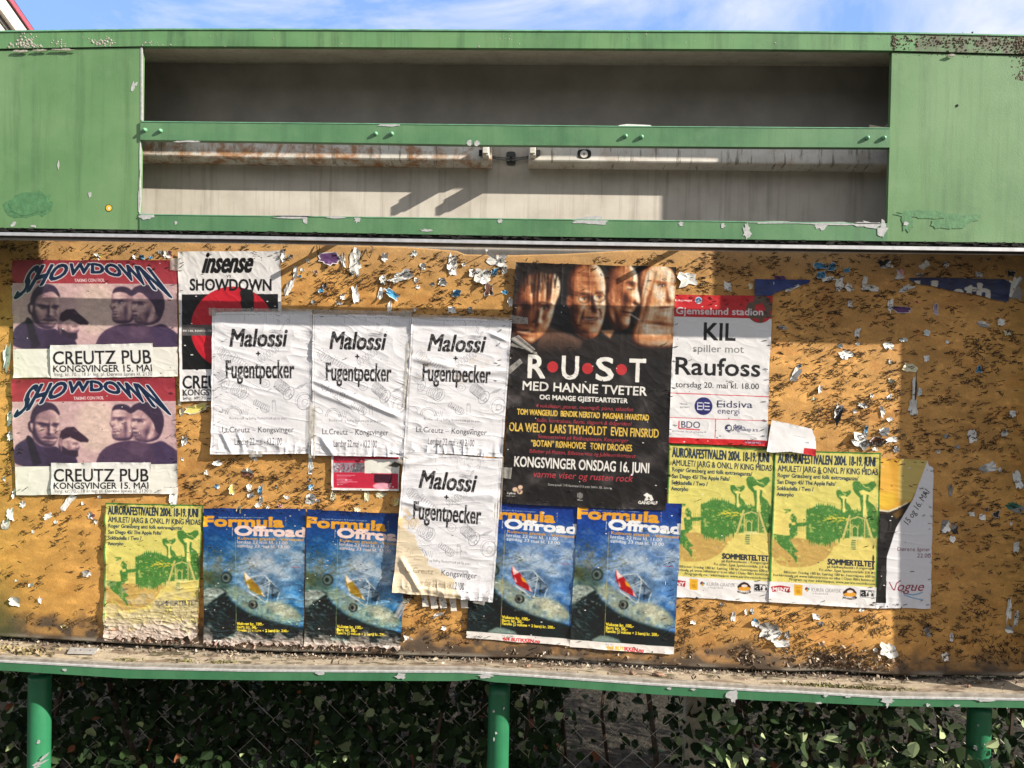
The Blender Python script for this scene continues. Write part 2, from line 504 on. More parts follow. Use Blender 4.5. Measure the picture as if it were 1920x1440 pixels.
def leaves(rs, pts, size, pale):
    """many folded oval leaves as arrays; one vertex colour per leaf"""
    prof = [(0, 0.0), (0.18, 0.30), (0.42, 0.42), (0.70, 0.33), (1.0, 0.0)]
    V, F, C = [], [], []
    for p in pts:
        L = size*rs.choice((rs.uniform(0.45, 0.9), rs.uniform(0.8, 1.45)))
        a = rs.normal(0, 1, 3); a[2] -= 0.5; a /= np.linalg.norm(a)
        nrm = rs.normal(0, 1, 3); nrm[2] += 0.9; nrm[0] += 0.35; nrm[1] -= 0.5
        s = np.cross(a, nrm); s /= np.linalg.norm(s)
        n = np.cross(s, a)
        fold, droop, wid = rs.uniform(0.1, 0.5), rs.uniform(0.0, 0.35), rs.uniform(0.75, 1.15)
        b = len(V)
        for (t_, w_) in prof:
            m = p+a*L*t_-n*L*droop*t_*t_
            V.append(m)
            if 0 < w_:
                V.append(m+s*L*w_*wid+n*L*w_*fold)
                V.append(m-s*L*w_*wid+n*L*w_*fold)
        # indices: 0 | 1 2 3 | 4 5 6 | 7 8 9 | 10
        F += [(b, b+2, b+1), (b, b+1, b+3)]
        for q in (1, 4):
            F += [(b+q, b+q+1, b+q+4, b+q+3), (b+q, b+q+3, b+q+5, b+q+2)]
        F += [(b+7, b+8, b+10), (b+7, b+10, b+9)]
        g = rs.uniform(0, 1)
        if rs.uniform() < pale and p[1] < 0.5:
            c = np.array((0.27, 0.32, 0.16))*rs.uniform(0.8, 1.35)  # pale leaves: sunlight put into the leaf colour
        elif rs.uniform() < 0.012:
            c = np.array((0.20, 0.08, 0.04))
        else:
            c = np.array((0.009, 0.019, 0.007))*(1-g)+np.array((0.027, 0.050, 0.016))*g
        C += [c]*11
    return V, F, C


def shrub(x0, x1, nleaf, nstem, label, seed, pale=0.05, ylo=0.20, yhi=0.85, zhi=1.7):  # height hidden behind the board is added to block sky light
    rs = np.random.RandomState(seed)
    cx = (x0+x1)/2
    root = empty('shrub', (cx, (ylo+yhi)/2, 0), label, 'shrub', 'shrubs of the hedge behind the notice board')
    mb = MB()
    tips = []
    for k in range(nstem):
        x, y = rs.uniform(x0+0.03, x1-0.03), rs.uniform(ylo+0.08, yhi)
        p = np.array((x, y, 0.0)); pts = [p.copy()]
        dx, dy = rs.normal(0, 0.07), rs.normal(0, 0.05)
        for j in range(7):
            p = p+np.array((dx*0.5+rs.normal(0, 0.02), dy*0.5+rs.normal(0, 0.015), zhi/7*rs.uniform(0.8, 1.1)))
            p[1] = min(max(p[1], 0.28), yhi+0.1); pts.append(p.copy())
            if j >= 2:
                q = p+rs.normal(0, 1, 3)*np.array((0.14, 0.09, 0.06)); q[1] = max(q[1], 0.26); q[2] = min(q[2], zhi)
                mb.tube([p, (p+q)/2+rs.normal(0, .01, 3), q], [0.0035, 0.0028, 0.0015], 4, False)
                tips += [p, (p+q)/2, q, q]
        r0 = rs.uniform(0.006, 0.013)
        mb.tube(pts, [r0*(1-0.09*i) for i in range(len(pts))], 5, False)
    mb.build('stem', M['twig'], root)
    tips = np.array(tips)
    base = tips[rs.randint(0, len(tips), nleaf)]+rs.normal(0, 1, (nleaf, 3))*np.array((0.06, 0.05, 0.06))
    k = int(nleaf*.55)                               # a second half spread evenly through the volume
    base[:k] = np.stack([rs.uniform(x0-0.05, x1+0.05, k), ylo+(yhi-ylo)*rs.uniform(0, 1, k)**1.7, rs.uniform(0.06, 0.70, k)], 1)
    lo_ = 0.02+np.maximum(0, 0.36-0.55*base[:k, 1]); base[:k, 2] = lo_+(base[:k, 2]-0.06)*np.maximum(0.3, 1-0.5*base[:k, 1])
    base[:, 1] = np.maximum(base[:, 1], np.where(base[:, 2] > 0.62, 0.285, ylo-0.02))
    base[:, 2] = np.minimum(base[:, 2], zhi)
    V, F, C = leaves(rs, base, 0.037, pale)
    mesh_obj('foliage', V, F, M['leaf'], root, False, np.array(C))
    return root


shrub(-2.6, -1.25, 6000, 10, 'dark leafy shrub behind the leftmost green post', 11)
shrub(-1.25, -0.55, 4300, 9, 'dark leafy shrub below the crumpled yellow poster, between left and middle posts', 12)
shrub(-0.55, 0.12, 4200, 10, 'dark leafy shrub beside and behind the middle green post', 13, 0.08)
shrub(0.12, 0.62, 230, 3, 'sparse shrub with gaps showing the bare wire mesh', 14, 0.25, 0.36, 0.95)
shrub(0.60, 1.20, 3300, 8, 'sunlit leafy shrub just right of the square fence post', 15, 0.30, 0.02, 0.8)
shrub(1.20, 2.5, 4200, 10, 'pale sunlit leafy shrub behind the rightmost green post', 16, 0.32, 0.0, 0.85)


def _fence():
    root = empty('chain_link_fence', (0.2, 0.33, 0), 'rusty wire chain link fence with square post behind the notice board', 'fence')
    mb = MB()
    w, h, Y = 0.062, 0.060, 0.33
    rs = np.random.RandomState(5)
    for k in range(-44, 62):
        x = k*w
        pts = []
        for j in range(0, 17):
            s = 0.5 if (j+k) % 2 else -0.5
            pts.append((x+s*w*1.02+rs.normal(0, .0012), Y+(0.0022 if (j+k) % 2 else -0.0022), 0.04+j*h/1.0*0.98))
        mb.tube(pts, 0.0014, 4, False)
    mb.build('wire_mesh', M['wire'], root)
    for px in (1301,):
        c = P(px, 1380, 0.37)
        mb = MB(); mb.box((c[0]-0.031, 0.345, 0), (c[0]+0.031, 0.40, 1.0)); mb.build('post', M['timber'], root)
    for x in (-1.75, 2.9):
        mb = MB(); mb.box((x-0.031, 0.345, 0), (x+0.031, 0.40, 1.0)); mb.build('post', M['timber'], root)
_fence()

# ------------------------------------------------------------------ the notice board
YB, YW = 0.160, 0.215
XL, XR = -72, 2046
BOARD = empty('notice_board', (0, 0.1, 0), 'long green metal notice board with open lamp box above an orange poster panel', 'notice board')


def rag(cx, cy, rx, ry, n=12, j=0.35, seed=0, rot=0.0):
    """ragged outline in photo pixels"""
    r = random.Random(seed*131+int(cx)*7+int(cy))
    out = []
    for k in range(n):
        a = 2*math.pi*k/n+r.uniform(-.2, .2)
        q = 1+r.uniform(-j, j)
        x, y = math.cos(a)*rx*q, math.sin(a)*ry*q
        out.append((cx+x*math.cos(rot)-y*math.sin(rot), cy+x*math.sin(rot)+y*math.cos(rot)))
    return out


_nchip = [0]


def chip(name, poly, Y, mat, parent, th=0.0008):
    _nchip[0] += 1; th += 0.00004*(_nchip[0] % 12)
    mb = MB(); mb.prism(poly, Y-th, Y-0.0002)
    return mb.build(name, mat, parent)


cap_t = [(XL, 60), (0, 58), (300, 54), (480, 54), (960, 56.5), (1400, 58), (1670, 60.5), (1920, 66), (XR, 68)]
cap_b = [(XL, 92), (0, 91), (266, 86.5), (480, 87), (960, 90), (1400, 92), (1670, 94.5), (1920, 101), (XR, 103)]
mb = MB(); mb.band(cap_t, cap_b, -0.004, 0.0125); CAP = mb.build('top_cap', M['green_cap'], BOARD)
for o_ in (cap_t,):
    mb = MB(); mb.band([(x, y-1.0) for x, y in o_], [(x, y+1.6) for x, y in o_], -0.0065, 0.011)
    mb.build('cap_lip', M['bolt'], BOARD)

gb = [(XL, 425.5), (0, 427), (480, 434), (1000, 443), (1420, 449), (1920, 455.5), (XR, 457)]
gy = lambda x: float(np.interp(x, [p[0] for p in gb], [p[1] for p in gb]))
ct = lambda x: float(np.interp(x, [p[0] for p in cap_b], [p[1] for p in cap_b]))
# left and right header sheets
mb = MB(); mb.prism([(XL, ct(XL)+4), (0, ct(0)+4), (266.5, ct(266)+2.5), (265, 228), (263.5, 262), (261.5, 401.5), (261, gy(261)), (0, gy(0)), (XL, gy(XL))], 0.0, 0.014)
HPL = mb.build('header_panel', M['green_panel'], BOARD)
mb = MB(); mb.prism([(1672.5, ct(1672)+4), (1920, ct(1920)+4), (XR, ct(XR)+4), (XR, gy(XR)), (1920, gy(1920)), (1663.5, gy(1663)), (1664, 419.5), (1668, 276), (1669, 239.5)], 0.0, 0.014)
HPR = mb.build('header_panel', M['green_panel'], BOARD)
# dark strips stand in for the shade in the gap above the panels
mb = MB(); mb.band([(XL, ct(XL)-1), (266, ct(266)-1)], [(XL, ct(XL)+6), (266, ct(266)+5)], 0.016, 0.03)
mb.build('gap_shade', M['black'], BOARD)
mb = MB(); mb.band([(1672, ct(1672)-1), (XR, ct(XR)-1)], [(1672, ct(1672)+6), (XR, ct(XR)+6)], 0.016, 0.03)
mb.build('gap_shade', M['black'], BOARD)
lr_t = [(261.5, 401.5), (480, 404.5), (960, 410), (1420, 415.5), (1664, 419.5)]
mb = MB(); mb.band(lr_t, [p for p in ((261.5, gy(261)), (480, 434), (960, gy(960)), (1420, 449), (1663.5, gy(1663)))], -0.0025, 0.003)
LRAIL = mb.build('lower_rail', M['green_rail'], BOARD)
mr_t = [(264.5, 227.5), (740, 232), (1160, 236.5), (1669, 239.8)]
mr_b = [(263, 262), (500, 265), (900, 271.5), (1400, 275.5), (1668, 276.5)]
mb = MB(); mb.band(mr_t, mr_b, -0.005, 0.016)
MRAIL = mb.build('middle_rail', M['green_rail'], BOARD)
# worn top edges, the light they catch put into a paler green
for (poly, par, Y) in ((mr_t, MRAIL, -0.0062), (lr_t, LRAIL, -0.0037)):
    mb = MB(); mb.band([(x, y-0.6) for x, y in poly], [(x, y+1.0) for x, y in poly], Y, Y+0.006)
    mb.build('worn_edge', M['bolt'], par)
mb = MB(); mb.band([(264.8, 88), (267.0, 88)], [(263.6, 226), (265.8, 226)], -0.0012, 0.0015, 1); mb.build('worn_edge', M['primer'], HPL)
mb = MB(); mb.prism(rag(262.5, 300, 1.3, 38, 14, .25, 1), -0.0012, 0.002); mb.build('worn_edge', M['primer'], HPL)
mb = MB(); mb.prism(rag(261.5, 365, 2.0, 36, 16, .4, 2), -0.0012, 0.002); mb.build('worn_edge', M['primer'], HPL)

for (x, y) in ((272.5, 244), (301.5, 245.5), (705, 251), (735, 251), (1173, 255.5), (1203, 257), (1626, 258.7), (1657, 258.7)):
    c = P(x, y, -0.005)
    mb = MB(); vs, fs = [], []
    for i in range(5):
        a = math.pi/2*i/4
        for k in range(12):
            w = 2*math.pi*k/12
            vs.append((c[0]+0.0060*math.cos(a)*math.cos(w), -0.005-0.0075*math.sin(a)-(0.002 if i else 0), c[2]+0.0060*math.cos(a)*math.sin(w)))
    for i in range(4):
        for k in range(12):
            fs.append((i*12+k, i*12+(k+1) % 12, (i+1)*12+(k+1) % 12, (i+1)*12+k))
    mb.add(vs, fs); mb.build('bolt', M['bolt'], MRAIL, True)

# cabinet: ceiling, back sheet, ends
c0, c1 = P([XL, XR], [ct(XL)-6, ct(XR)-6], 0.013), P([XL, XR], [116, 122], YW)
mb = MB(); v = [c0[0], c0[1], c1[1], c1[0]]; mb.add([tuple(q) for q in v]+[tuple(q+np.array((0, 0, .004))) for q in v], [(0, 1, 2, 3), (7, 6, 5, 4), (0, 4, 5, 1), (1, 5, 6, 2), (2, 6, 7, 3), (3, 7, 4, 0)])
mb.build('cabinet_ceiling', M['wall'], BOARD)
z1, z0 = float(c1[:, 2].max())+0.03, 0.74
mb = MB(); mb.box((-1.60, YW, z0), (1.60, YW+0.004, z1)); mb.build('back_sheet', M['wall'], BOARD)
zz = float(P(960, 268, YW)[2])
mb = MB(); mb.box((-1.598, YW-0.003, zz), (1.598, YW-0.0005, float(c1[:, 2].min())-0.002)); mb.build('upper_shade_sheet', M['wall_shade'], BOARD)  # added thin sheet; shade of the upper recess is put into its colour
for s in (-1, 1):
    x = 1.533 if s > 0 else -1.60
    mb = MB(); mb.box((min(x, x+s*0.05), 0.0145, z0), (max(x, x+s*0.05), YW-0.001, float(c0[:, 2].min())-0.01))
    mb.build('side_frame', M['green_rail'], BOARD)

# sliding-door track under the header
off = lambda L, d0, d1=None: [(x, y+(d0 if d1 is None else d0+(d1-d0)*(x+72)/2068)) for x, y in L]
mb = MB(); mb.band(off(gb, -2), off(gb, 8, 9), 0.004, 0.03); mb.build('track_seal', M['grime'], BOARD)
mb = MB(); mb.band(off(gb, 8.2, 9.2), off(gb, 14, 16), -0.003, 0.008); mb.build('door_track', M['alu'], BOARD)
mb = MB(); mb.band(off(gb, 5, 6), off(gb, 16, 19), 0.0085, 0.030); mb.build('track_seal', M['black'], BOARD)
mb = MB(); mb.band(off(gb, 14, 14), off(gb, 22, 22), 0.034, 0.046); mb.build('door_track', M['alu'], BOARD)
# ragged black grime along the paint edge
mb = MB()
for k in range(230):
    x = RNG.uniform(0, 1920)
    mb.prism(rag(x, gy(x)+RNG.uniform(0.5, 6), RNG.uniform(2, 9), RNG.uniform(0.8, 2.4), 7, .4, k), -0.0038-0.0003*RNG.random(), 0.003)
o_ = mb.build('grime', M['grime'], BOARD); o_['kind'] = 'stuff'


# ---- paint chips, repainted patches, lichen
for k, (cx, cy, rx, ry, rot) in enumerate(((249, 162, 3.2, 8, .25), (255, 157, 2.2, 5, .5), (168, 365, 3, 5, 0), (25, 420, 6, 3, -.7), (62, 424, 5, 2.2, .2), (109, 309, 1.6, 8, 0))):
    chip('paint_chip', rag(cx, cy, rx, ry, 10, .35, k, rot), 0.0, M['primer'], HPL)
chip('repainted_patch', rag(55, 382, 38, 21, 22, .10, 3, -.08), 0.0, M['green_repaint'], HPL)
chip('repainted_patch', rag(55, 383, 45, 25, 26, .18, 4, -.08), 0.0003, M['green_repaint'], HPL, 0.0004)
for k, (cx, cy, rx, ry) in enumerate(((275, 405, 14, 6), (548, 406.5, 32, 3), (628, 407.5, 16, 2), (669, 411, 5, 6), (573, 411, 4, 7), (938, 414, 4, 4), (1108, 414, 30, 7), (1092, 413, 16, 4), (1277, 420, 4, 5), (1355, 423, 4, 4),
                                           (1401, 435, 7, 14), (1450, 417, 50, 2), (1560, 419, 66, 3), (1630, 421, 32, 6), (1655, 430, 8, 14), (1540, 424, 12, 6), (800, 432, 10, 3), (330, 418, 3, 3))):
    chip('paint_chip', rag(cx, cy, rx, ry, 18, .42, k+20), -0.0025, M['primer'], LRAIL)
for k, (cx, cy, rx, ry) in enumerate(((880, 268, 5, 5), (895, 268, 6, 5), (352, 265, 22, 1.6), (728, 234, 20, 3))):
    chip('paint_chip', rag(cx, cy, rx, ry, 14, .4, k+50), -0.005, M['primer'], MRAIL)
chip('repainted_patch', rag(1735, 402, 52, 7, 24, .2, 1, .03), 0.0, M['green_repaint'], HPR)
chip('repainted_patch', rag(1790, 416, 45, 13, 22, .25, 2, -.15), 0.0, M['green_repaint'], HPR)
chip('repainted_patch', rag(1702, 418, 12, 16, 16, .25, 3), 0.0, M['green_repaint'], HPR)
chip('paint_chip', rag(1698, 419, 5, 3.5, 10, .4, 3), -0.0009, M['primer'], HPR)
chip('paint_chip', rag(1795, 198, 2.5, 2.5, 8, .4, 3), 0.0, M['grime'], HPR)


def clumps(name, spots, mat, Y, parent, flat=0.28):
    mb = MB()
    for (x, y, r) in spots:
        c = P(x, y, Y); r = r*0.00148
        n = 7; vs = [(c[0], Y-r*flat, c[2])]
        for (q, hh) in ((0.65, 0.8), (1.0, 0.0)):
            for k in range(n):
                a = 2*math.pi*k/n+RNG.uniform(-.25, .25); rr = r*q*RNG.uniform(0.6, 1.4)
                vs.append((c[0]+rr*math.cos(a), Y-r*flat*hh*RNG.uniform(.6, 1.1)+(0.0006 if hh == 0 else 0), c[2]+rr*math.sin(a)))
        fs = [(0, 1+k, 1+(k+1) % n) for k in range(n)]+[(1+k, 1+n+k, 1+n+(k+1) % n, 1+(k+1) % n) for k in range(n)]
        mb.add(vs, fs)
    o = mb.build(name, mat, parent, True); o['kind'] = 'stuff'
    return o


sp = []
for (cx, cy, sx, sy, n, r) in ((48, 82, 15, 5, 60, 2.6), (52, 72, 18, 5, 12, 2.0), (112, 82, 10, 4, 16, 2.0), (190, 80, 13, 4, 34, 2.3), (190, 72, 20, 4, 6, 1.6), (290, 83, 18, 2.5, 16, 1.7), (895, 84, 2, 5, 3, 2.0),
                               (400, 65, 6, 4, 3, 1.3), (1455, 82, 6, 3, 2, 1.6)):
    for k in range(n):
        x = RNG.gauss(cx, sx); y = min(max(RNG.gauss(cy, sy), 63), ct(x)-2)
        sp.append((x, y, r*RNG.uniform(.5, 1.3)))
for k in range(26):
    x = RNG.uniform(0, 1660); sp.append((x, RNG.uniform(61, 88), RNG.uniform(.6, 1.6)))
clumps('lichen', sp, M['lichen'], -0.004, CAP)
sp = []
for k in range(380):
    x = 1672+250*RNG.random()**0.75 if k > 40 else RNG.gauss(1676, 2)
    sp.append((x, RNG.uniform(66, ct(x)-1) if k < 220 else min(RNG.gauss(76+(x-1672)*0.02, 6), ct(x)-1), RNG.uniform(0.7, 2.4)))
for k in range(70): sp.append((RNG.uniform(1905, 1922), RNG.uniform(70, 100), RNG.uniform(1, 2.6)))
clumps('moss_crust', sp, M['crust'], -0.004, CAP, 0.7)
sp = [(RNG.gauss(x0, 14), RNG.uniform(60, 85), RNG.uniform(.6, 1.5)) for x0 in (1674, 1710, 1800, 945) for k in range(10)]
clumps('lichen', sp, M['lichen'], -0.004, CAP)
clumps('moss_crust', [(RNG.uniform(1680, 1920), ct(1800)+RNG.uniform(2, 9), RNG.uniform(.5, 1.6)) for k in range(60)], M['crust'], 0.0, HPR)
clumps('moss_crust', [(1920-abs(RNG.gauss(0, 10)), RNG.uniform(106, 150), RNG.uniform(.8, 2.4)) for k in range(60)], M['crust'], 0.0, HPR)
for k, (cx, cy, rx, ry) in enumerate(((38, 95.5, 16, 2.0), (75, 94, 12, 2), (120, 93, 20, 1.8))):
    chip('peeling_paint', rag(cx, cy, rx, ry, 16, .4, k+5), -0.004, M['lichen'], HPL, 0.003)
chip('peeling_paint', rag(1785, 103, 9, 2, 12, .4, 9), -0.004, M['lichen'], HPR, 0.003)


# ---- orange particle board
bd_t = [(XL, 441), (0, 441), (60, 442), (100, 446), (170, 451), (340, 452), (600, 456), (640, 459), (760, 463), (855, 470), (872, 477), (960, 478.5), (1060, 476), (1150, 471), (1250, 466.5), (1400, 468), (1920, 476), (XR, 478)]
bd_b = [(XL, 1186), (0, 1192), (200, 1204), (500, 1219), (750, 1227), (1000, 1233), (1230, 1247), (1350, 1251), (1480, 1257), (1550, 1256), (1660, 1264), (1920, 1266), (XR, 1267)]


def _board():
    nx, ny = 640, 250
    xs = np.linspace(XL, XR, nx)
    t = np.interp(xs, *zip(*bd_t)); b = np.interp(xs, *zip(*bd_b))
    v = np.linspace(0, 1, ny)
    px = np.repeat(xs[None, :], ny, 0)
    py = t[None, :]*(1-v[:, None])+b[None, :]*v[:, None]
    d = 0.0022*(fbm(px/150, py/110, 1)-0.5)+0.0012*(fbm(px/18, py/9, 2, 3)-.5)
    # the bottom edge has swollen and lifts towards the viewer
    d += -0.010*smooth01(40, 0, b[None, :]-py)*fbm(px/140, py*0, 5, 2)
    V = P(px, py, YB).copy(); V[..., 1] += d
    # colour: ochre with pale weathered top, dark rotten foot, stains
    c = np.array((0.445, 0.233, 0.066))[None, None]*np.ones((ny, nx, 1))
    n1 = fbm(px/120, py/70, 3, 5)[..., None]; n2 = fbm(px/30, py/12, 4, 4)[..., None]; n3 = fbm(px/260, py/240, 6, 3)[..., None]
    c = c*(0.74+0.52*n2)
    c = c*(1-0.16*smooth01(.5, .75, n1))*(1+0.16*smooth01(.45, .25, n1))
    c = c*(1-0.22*smooth01(.60, .72, fbm(px/45, py/30, 8, 5)[..., None])*np.array((0.3, 0.6, 0.8)))
    c = c*(1+0.3*smooth01(.6, .8, fbm(px/16, py/7, 9, 3)[..., None]))
    pale = smooth01(90, 0, py-t[None, :])[..., None]*(0.5+n3)*0.42
    c = c*(1-pale)+np.array((0.42, 0.28, 0.15))*pale
    yl = (smooth01(320, 60, px)*smooth01(700, 900, py))[..., None]*0.35
    c = c*(1-yl)+np.array((0.40, 0.215, 0.04))*yl*(0.7+.6*n2)
    foot = b[None, :]-py+42*(fbm(px/32, py/24, 10, 4)-.5)+22*(fbm(px/120, py*0, 11, 2)-.5)
    dk = smooth01(62, 20, foot)[..., None]*(0.55+0.45*smooth01(.35, .6, fbm(px/24, py/18, 12, 4)))[..., None]
    dk = np.maximum(dk, smooth01(22, 4, b[None, :]-py)[..., None])
    dirt = np.array((0.060, 0.042, 0.028))*(0.7+.8*n2)
    c = c*(1-dk)+dirt*dk
    lip = smooth01(9, 3, b[None, :]-py)[..., None]*smooth01(.35, .6, fbm(px/60, py*0, 13, 3))[..., None]
    c = c*(1-lip)+np.array((0.20, 0.175, 0.14))*lip
    gl = (smooth01(60, 0, px)*smooth01(1040, 1170, py))[..., None]*0.8
    c = c*(1-gl)+np.array((0.05, 0.055, 0.02))*gl
    V = V.reshape(-1, 3); c = np.clip(c, 0.004, 1).reshape(-1, 3)
    idx = np.arange(nx*ny).reshape(ny, nx)
    q = np.stack([idx[:-1, :-1], idx[1:, :-1], idx[1:, 1:], idx[:-1, 1:]], -1).reshape(-1, 4)
    # back edge rows give it thickness
    e0 = V[idx[0]].copy(); e0[:, 1] = YB+0.013; e1 = V[idx[-1]].copy(); e1[:, 1] = YB+0.013
    n = len(V)
    V = np.vstack([V, e0, e1]); c = np.vstack([c, np.tile((0.42, 0.33, 0.22), (nx, 1)), np.tile((0.05, 0.04, 0.03), (nx, 1))])
    k = np.arange(nx-1)
    qa = np.stack([n+k, idx[0][:-1], idx[0][1:], n+k+1], -1)
    qb = np.stack([idx[-1][:-1], n+nx+k, n+nx+k+1, idx[-1][1:]], -1)
    m = attr_mat('orange_particle_board', 0.62, 0.3, 0.5, 0.0012, 240.0, 0.22)
    return mesh_obj('board_panel', V, np.vstack([q, qa, qb]), m, BOARD, True, c)
_board()

# ---- sill tray
sg_t = [(XL, 1236), (0, 1240), (240, 1253), (480, 1258), (860, 1260), (905, 1262), (1000, 1268), (1230, 1284), (1440, 1296), (1480, 1297), (1660, 1308), (1920, 1312), (XR, 1313)]
sg_b = [(XL, 1251), (0, 1257), (240, 1272), (480, 1275.5), (860, 1277), (890, 1273), (925, 1279), (1000, 1284), (1230, 1302), (1440, 1314), (1480, 1315), (1660, 1324), (1920, 1327.5), (XR, 1329)]
mb = MB(); mb.band(sg_t, sg_b, -0.008, 0.02); SILLF = mb.build('sill_front', M['green_sill'], BOARD)
mb = MB(); mb.band(off(sg_t, -8), off(sg_t, -0.3), -0.003, 0.012); mb.build('door_track', M['sill_alu'], BOARD)
mb = MB(); mb.band(off(sg_t, -1.2), off(sg_t, 1.8), -0.0095, -0.0032); mb.build('worn_edge', M['primer'], SILLF)
for k, (cx, cy, rx, ry) in enumerate(((750, 1268, 11, 5), (1372, 1303, 10, 9), (1375, 1311, 4, 7), (1665, 1314, 12, 5), (1664, 1321, 3, 6), (1740, 1322, 4, 3), (1793, 1323, 7, 2.5), (1845, 1313, 18, 3), (600, 1262, 8, 3), (120, 1256, 4, 2.5), (910, 1268, 12, 4),
                                      (1548, 1304, 4, 3), (1590, 1306, 5, 2.5), (1255, 1291, 4, 2), (1300, 1293, 4, 2), (1535, 1318, 6, 2))):
    chip('paint_chip', rag(cx, cy, rx, ry, 13, .4, k+70), -0.0096, M['primer'], SILLF)


def _tray():
    nx, ny = 420, 26
    xs = np.linspace(XL, XR, nx)
    f = np.interp(xs, *zip(*sg_t))-9.2
    A = P(xs, f, 0.012)
    b = np.interp(xs, *zip(*bd_b))
    B = P(xs, b+1.5, YB+0.03)
    B[:, 2] -= 0.006
    v = np.linspace(0, 1, ny)[:, None]
    V = A[None]*(1-v[..., None])+B[None]*v[..., None]
    X, Yy = V[..., 0], V[..., 1]
    V[..., 2] += 0.004*(fbm(X*30, Yy*30, 3, 4)-.5)*smooth01(0, .12, v)+0.006*smooth01(.55, 1, v)*fbm(X*18, Yy*40, 4, 3)
    n = fbm(X*14, Yy*26, 5, 5)[..., None]; n2 = fbm(X*70, Yy*80, 6, 3)[..., None]
    c = np.array((0.36, 0.295, 0.215))*(0.7+.55*n2)*np.ones((ny, nx, 1))
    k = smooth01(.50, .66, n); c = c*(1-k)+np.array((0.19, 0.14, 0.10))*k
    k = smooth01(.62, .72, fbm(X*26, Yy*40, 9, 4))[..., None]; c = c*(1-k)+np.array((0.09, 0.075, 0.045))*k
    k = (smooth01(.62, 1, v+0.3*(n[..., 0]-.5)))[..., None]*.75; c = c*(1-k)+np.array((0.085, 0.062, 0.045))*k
    idx = np.arange(nx*ny).reshape(ny, nx)
    q = np.stack([idx[:-1, :-1], idx[:-1, 1:], idx[1:, 1:], idx[1:, :-1]], -1).reshape(-1, 4)
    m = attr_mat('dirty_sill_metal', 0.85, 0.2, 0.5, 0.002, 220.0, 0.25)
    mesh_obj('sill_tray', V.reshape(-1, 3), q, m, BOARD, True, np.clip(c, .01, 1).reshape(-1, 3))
    lo = np.vstack([A-np.array((0, 0, .022)), B-np.array((0, -.03, .022))])
    qq = np.stack([np.arange(nx-1), np.arange(nx-1)+nx, np.arange(nx-1)+nx+1, np.arange(nx-1)+1], -1)
    mesh_obj('sill_underside', lo, qq, M['green_sill'], BOARD)
_tray()

for (x, ytop) in ((75, 1262), (936.5, 1280), (1836.5, 1322)):
    c = P(x, ytop, 0.10)
    mb = MB(); mb.tube([(c[0], 0.10, c[2]-0.004), (c[0], 0.10, 0.6), (c[0], 0.10, 0.3), (c[0], 0.10, 0.0)], 0.0315, 28)
    po = mb.build('post', M['green_post'], BOARD, True)
    if x > 100:
        for k in range(4):
            chip('paint_chip', rag(x+RNG.uniform(-12, 12), ytop+RNG.uniform(25, 112), RNG.uniform(.8, 2.4), RNG.uniform(.8, 3.5), 9, .45, k+140+int(x)), 0.0735-.004*RNG.random(), M['primer'], po, 0.004)
    if x < 100:
        for k, (cx, cy, rx, ry, ro) in enumerate(((72, 1390, 3.5, 4, 0), (82, 1420, 13, 2.6, -.6), (70, 1432, 8, 2.4, -.4), (80, 1430, 12, 1.6, -.5), (68, 1438, 8, 2, -.3))):
            chip('paint_chip', rag(cx, cy, rx, ry, 11, .45, k+90, ro), 0.0695, M['primer'], po, 0.0006)


# ------------------------------------------------------------------ lamps in the header
def lamp(x0, x1, holder_x, ends, mat, label):
    e = [(190, 290), (266, 291.5), (480, 296.5), (922, 300.5), (991, 302), (1420, 306.5), (1664, 308), (1760, 309)]
    bt = [(190, 304), (266, 305.5), (480, 308.5), (922, 315), (991, 315.5), (1420, 319.5), (1664, 322), (1760, 323)]
    ye = lambda x: float(np.interp(x, *zip(*e))); yb = lambda x: float(np.interp(x, *zip(*bt)))
    c = P((x0+x1)/2, 290, 0.19)
    root = empty('lamp_fitting', c.tolist(), label, 'lamp fitting', 'strip lamp fittings in the header box')
    mb = MB(); xs = np.linspace(x0, x1, 24)
    ring = []
    for x in xs:
        a, b = P(x, ye(x), 0.158), P(x, yb(x), 0.196)
        ring.append([(a[0], .2145, a[2]+0.055), (a[0], .168, a[2]+0.055), (a[0], .160, a[2]+0.048), (a[0], .158, a[2]+0.004), (a[0], .160, a[2]), (b[0], .196, b[2]), (b[0], .2145, b[2]+0.002)])
    n = 7
    vs = [p for r in ring for p in r]
    fs = []
    for i in range(len(xs)-1):
        for k in range(n):
            fs.append((i*n+k, i*n+(k+1) % n, (i+1)*n+(k+1) % n, (i+1)*n+k))
    fs += [tuple(range(n)), tuple(range((len(xs)-1)*n, len(xs)*n))[::-1]]
    mb.add(vs, fs); mb.build('housing', mat, root)
    a = P(holder_x, 285, 0.15)
    mb = MB()
    mb.box((a[0]-0.009, 0.118, a[2]-0.018), (a[0]+0.009, 0.157, a[2]+0.020))
    mb.box((a[0]-0.007, 0.108, a[2]-0.014), (a[0]+0.007, 0.118, a[2]+0.012))
    h = mb.build('lamp_holder', M['white_plastic'], root)
    mb = MB(); s = 1 if ends > 0 else -1
    mb.box((a[0]-s*0.016-0.006, 0.148, a[2]-0.010), (a[0]-s*0.016+0.006, 0.157, a[2]+0.006)); mb.build('socket', M['black'], h)
    return root


LL = lamp(185, 922, 912, 1, M['lamp_rusty'], 'rusty white strip lamp fitting left of the cable gap')
LR = lamp(991, 1760, 999, -1, M['lamp_plain'], 'stained white strip lamp fitting with a black printed oval mark, right of the cable gap')
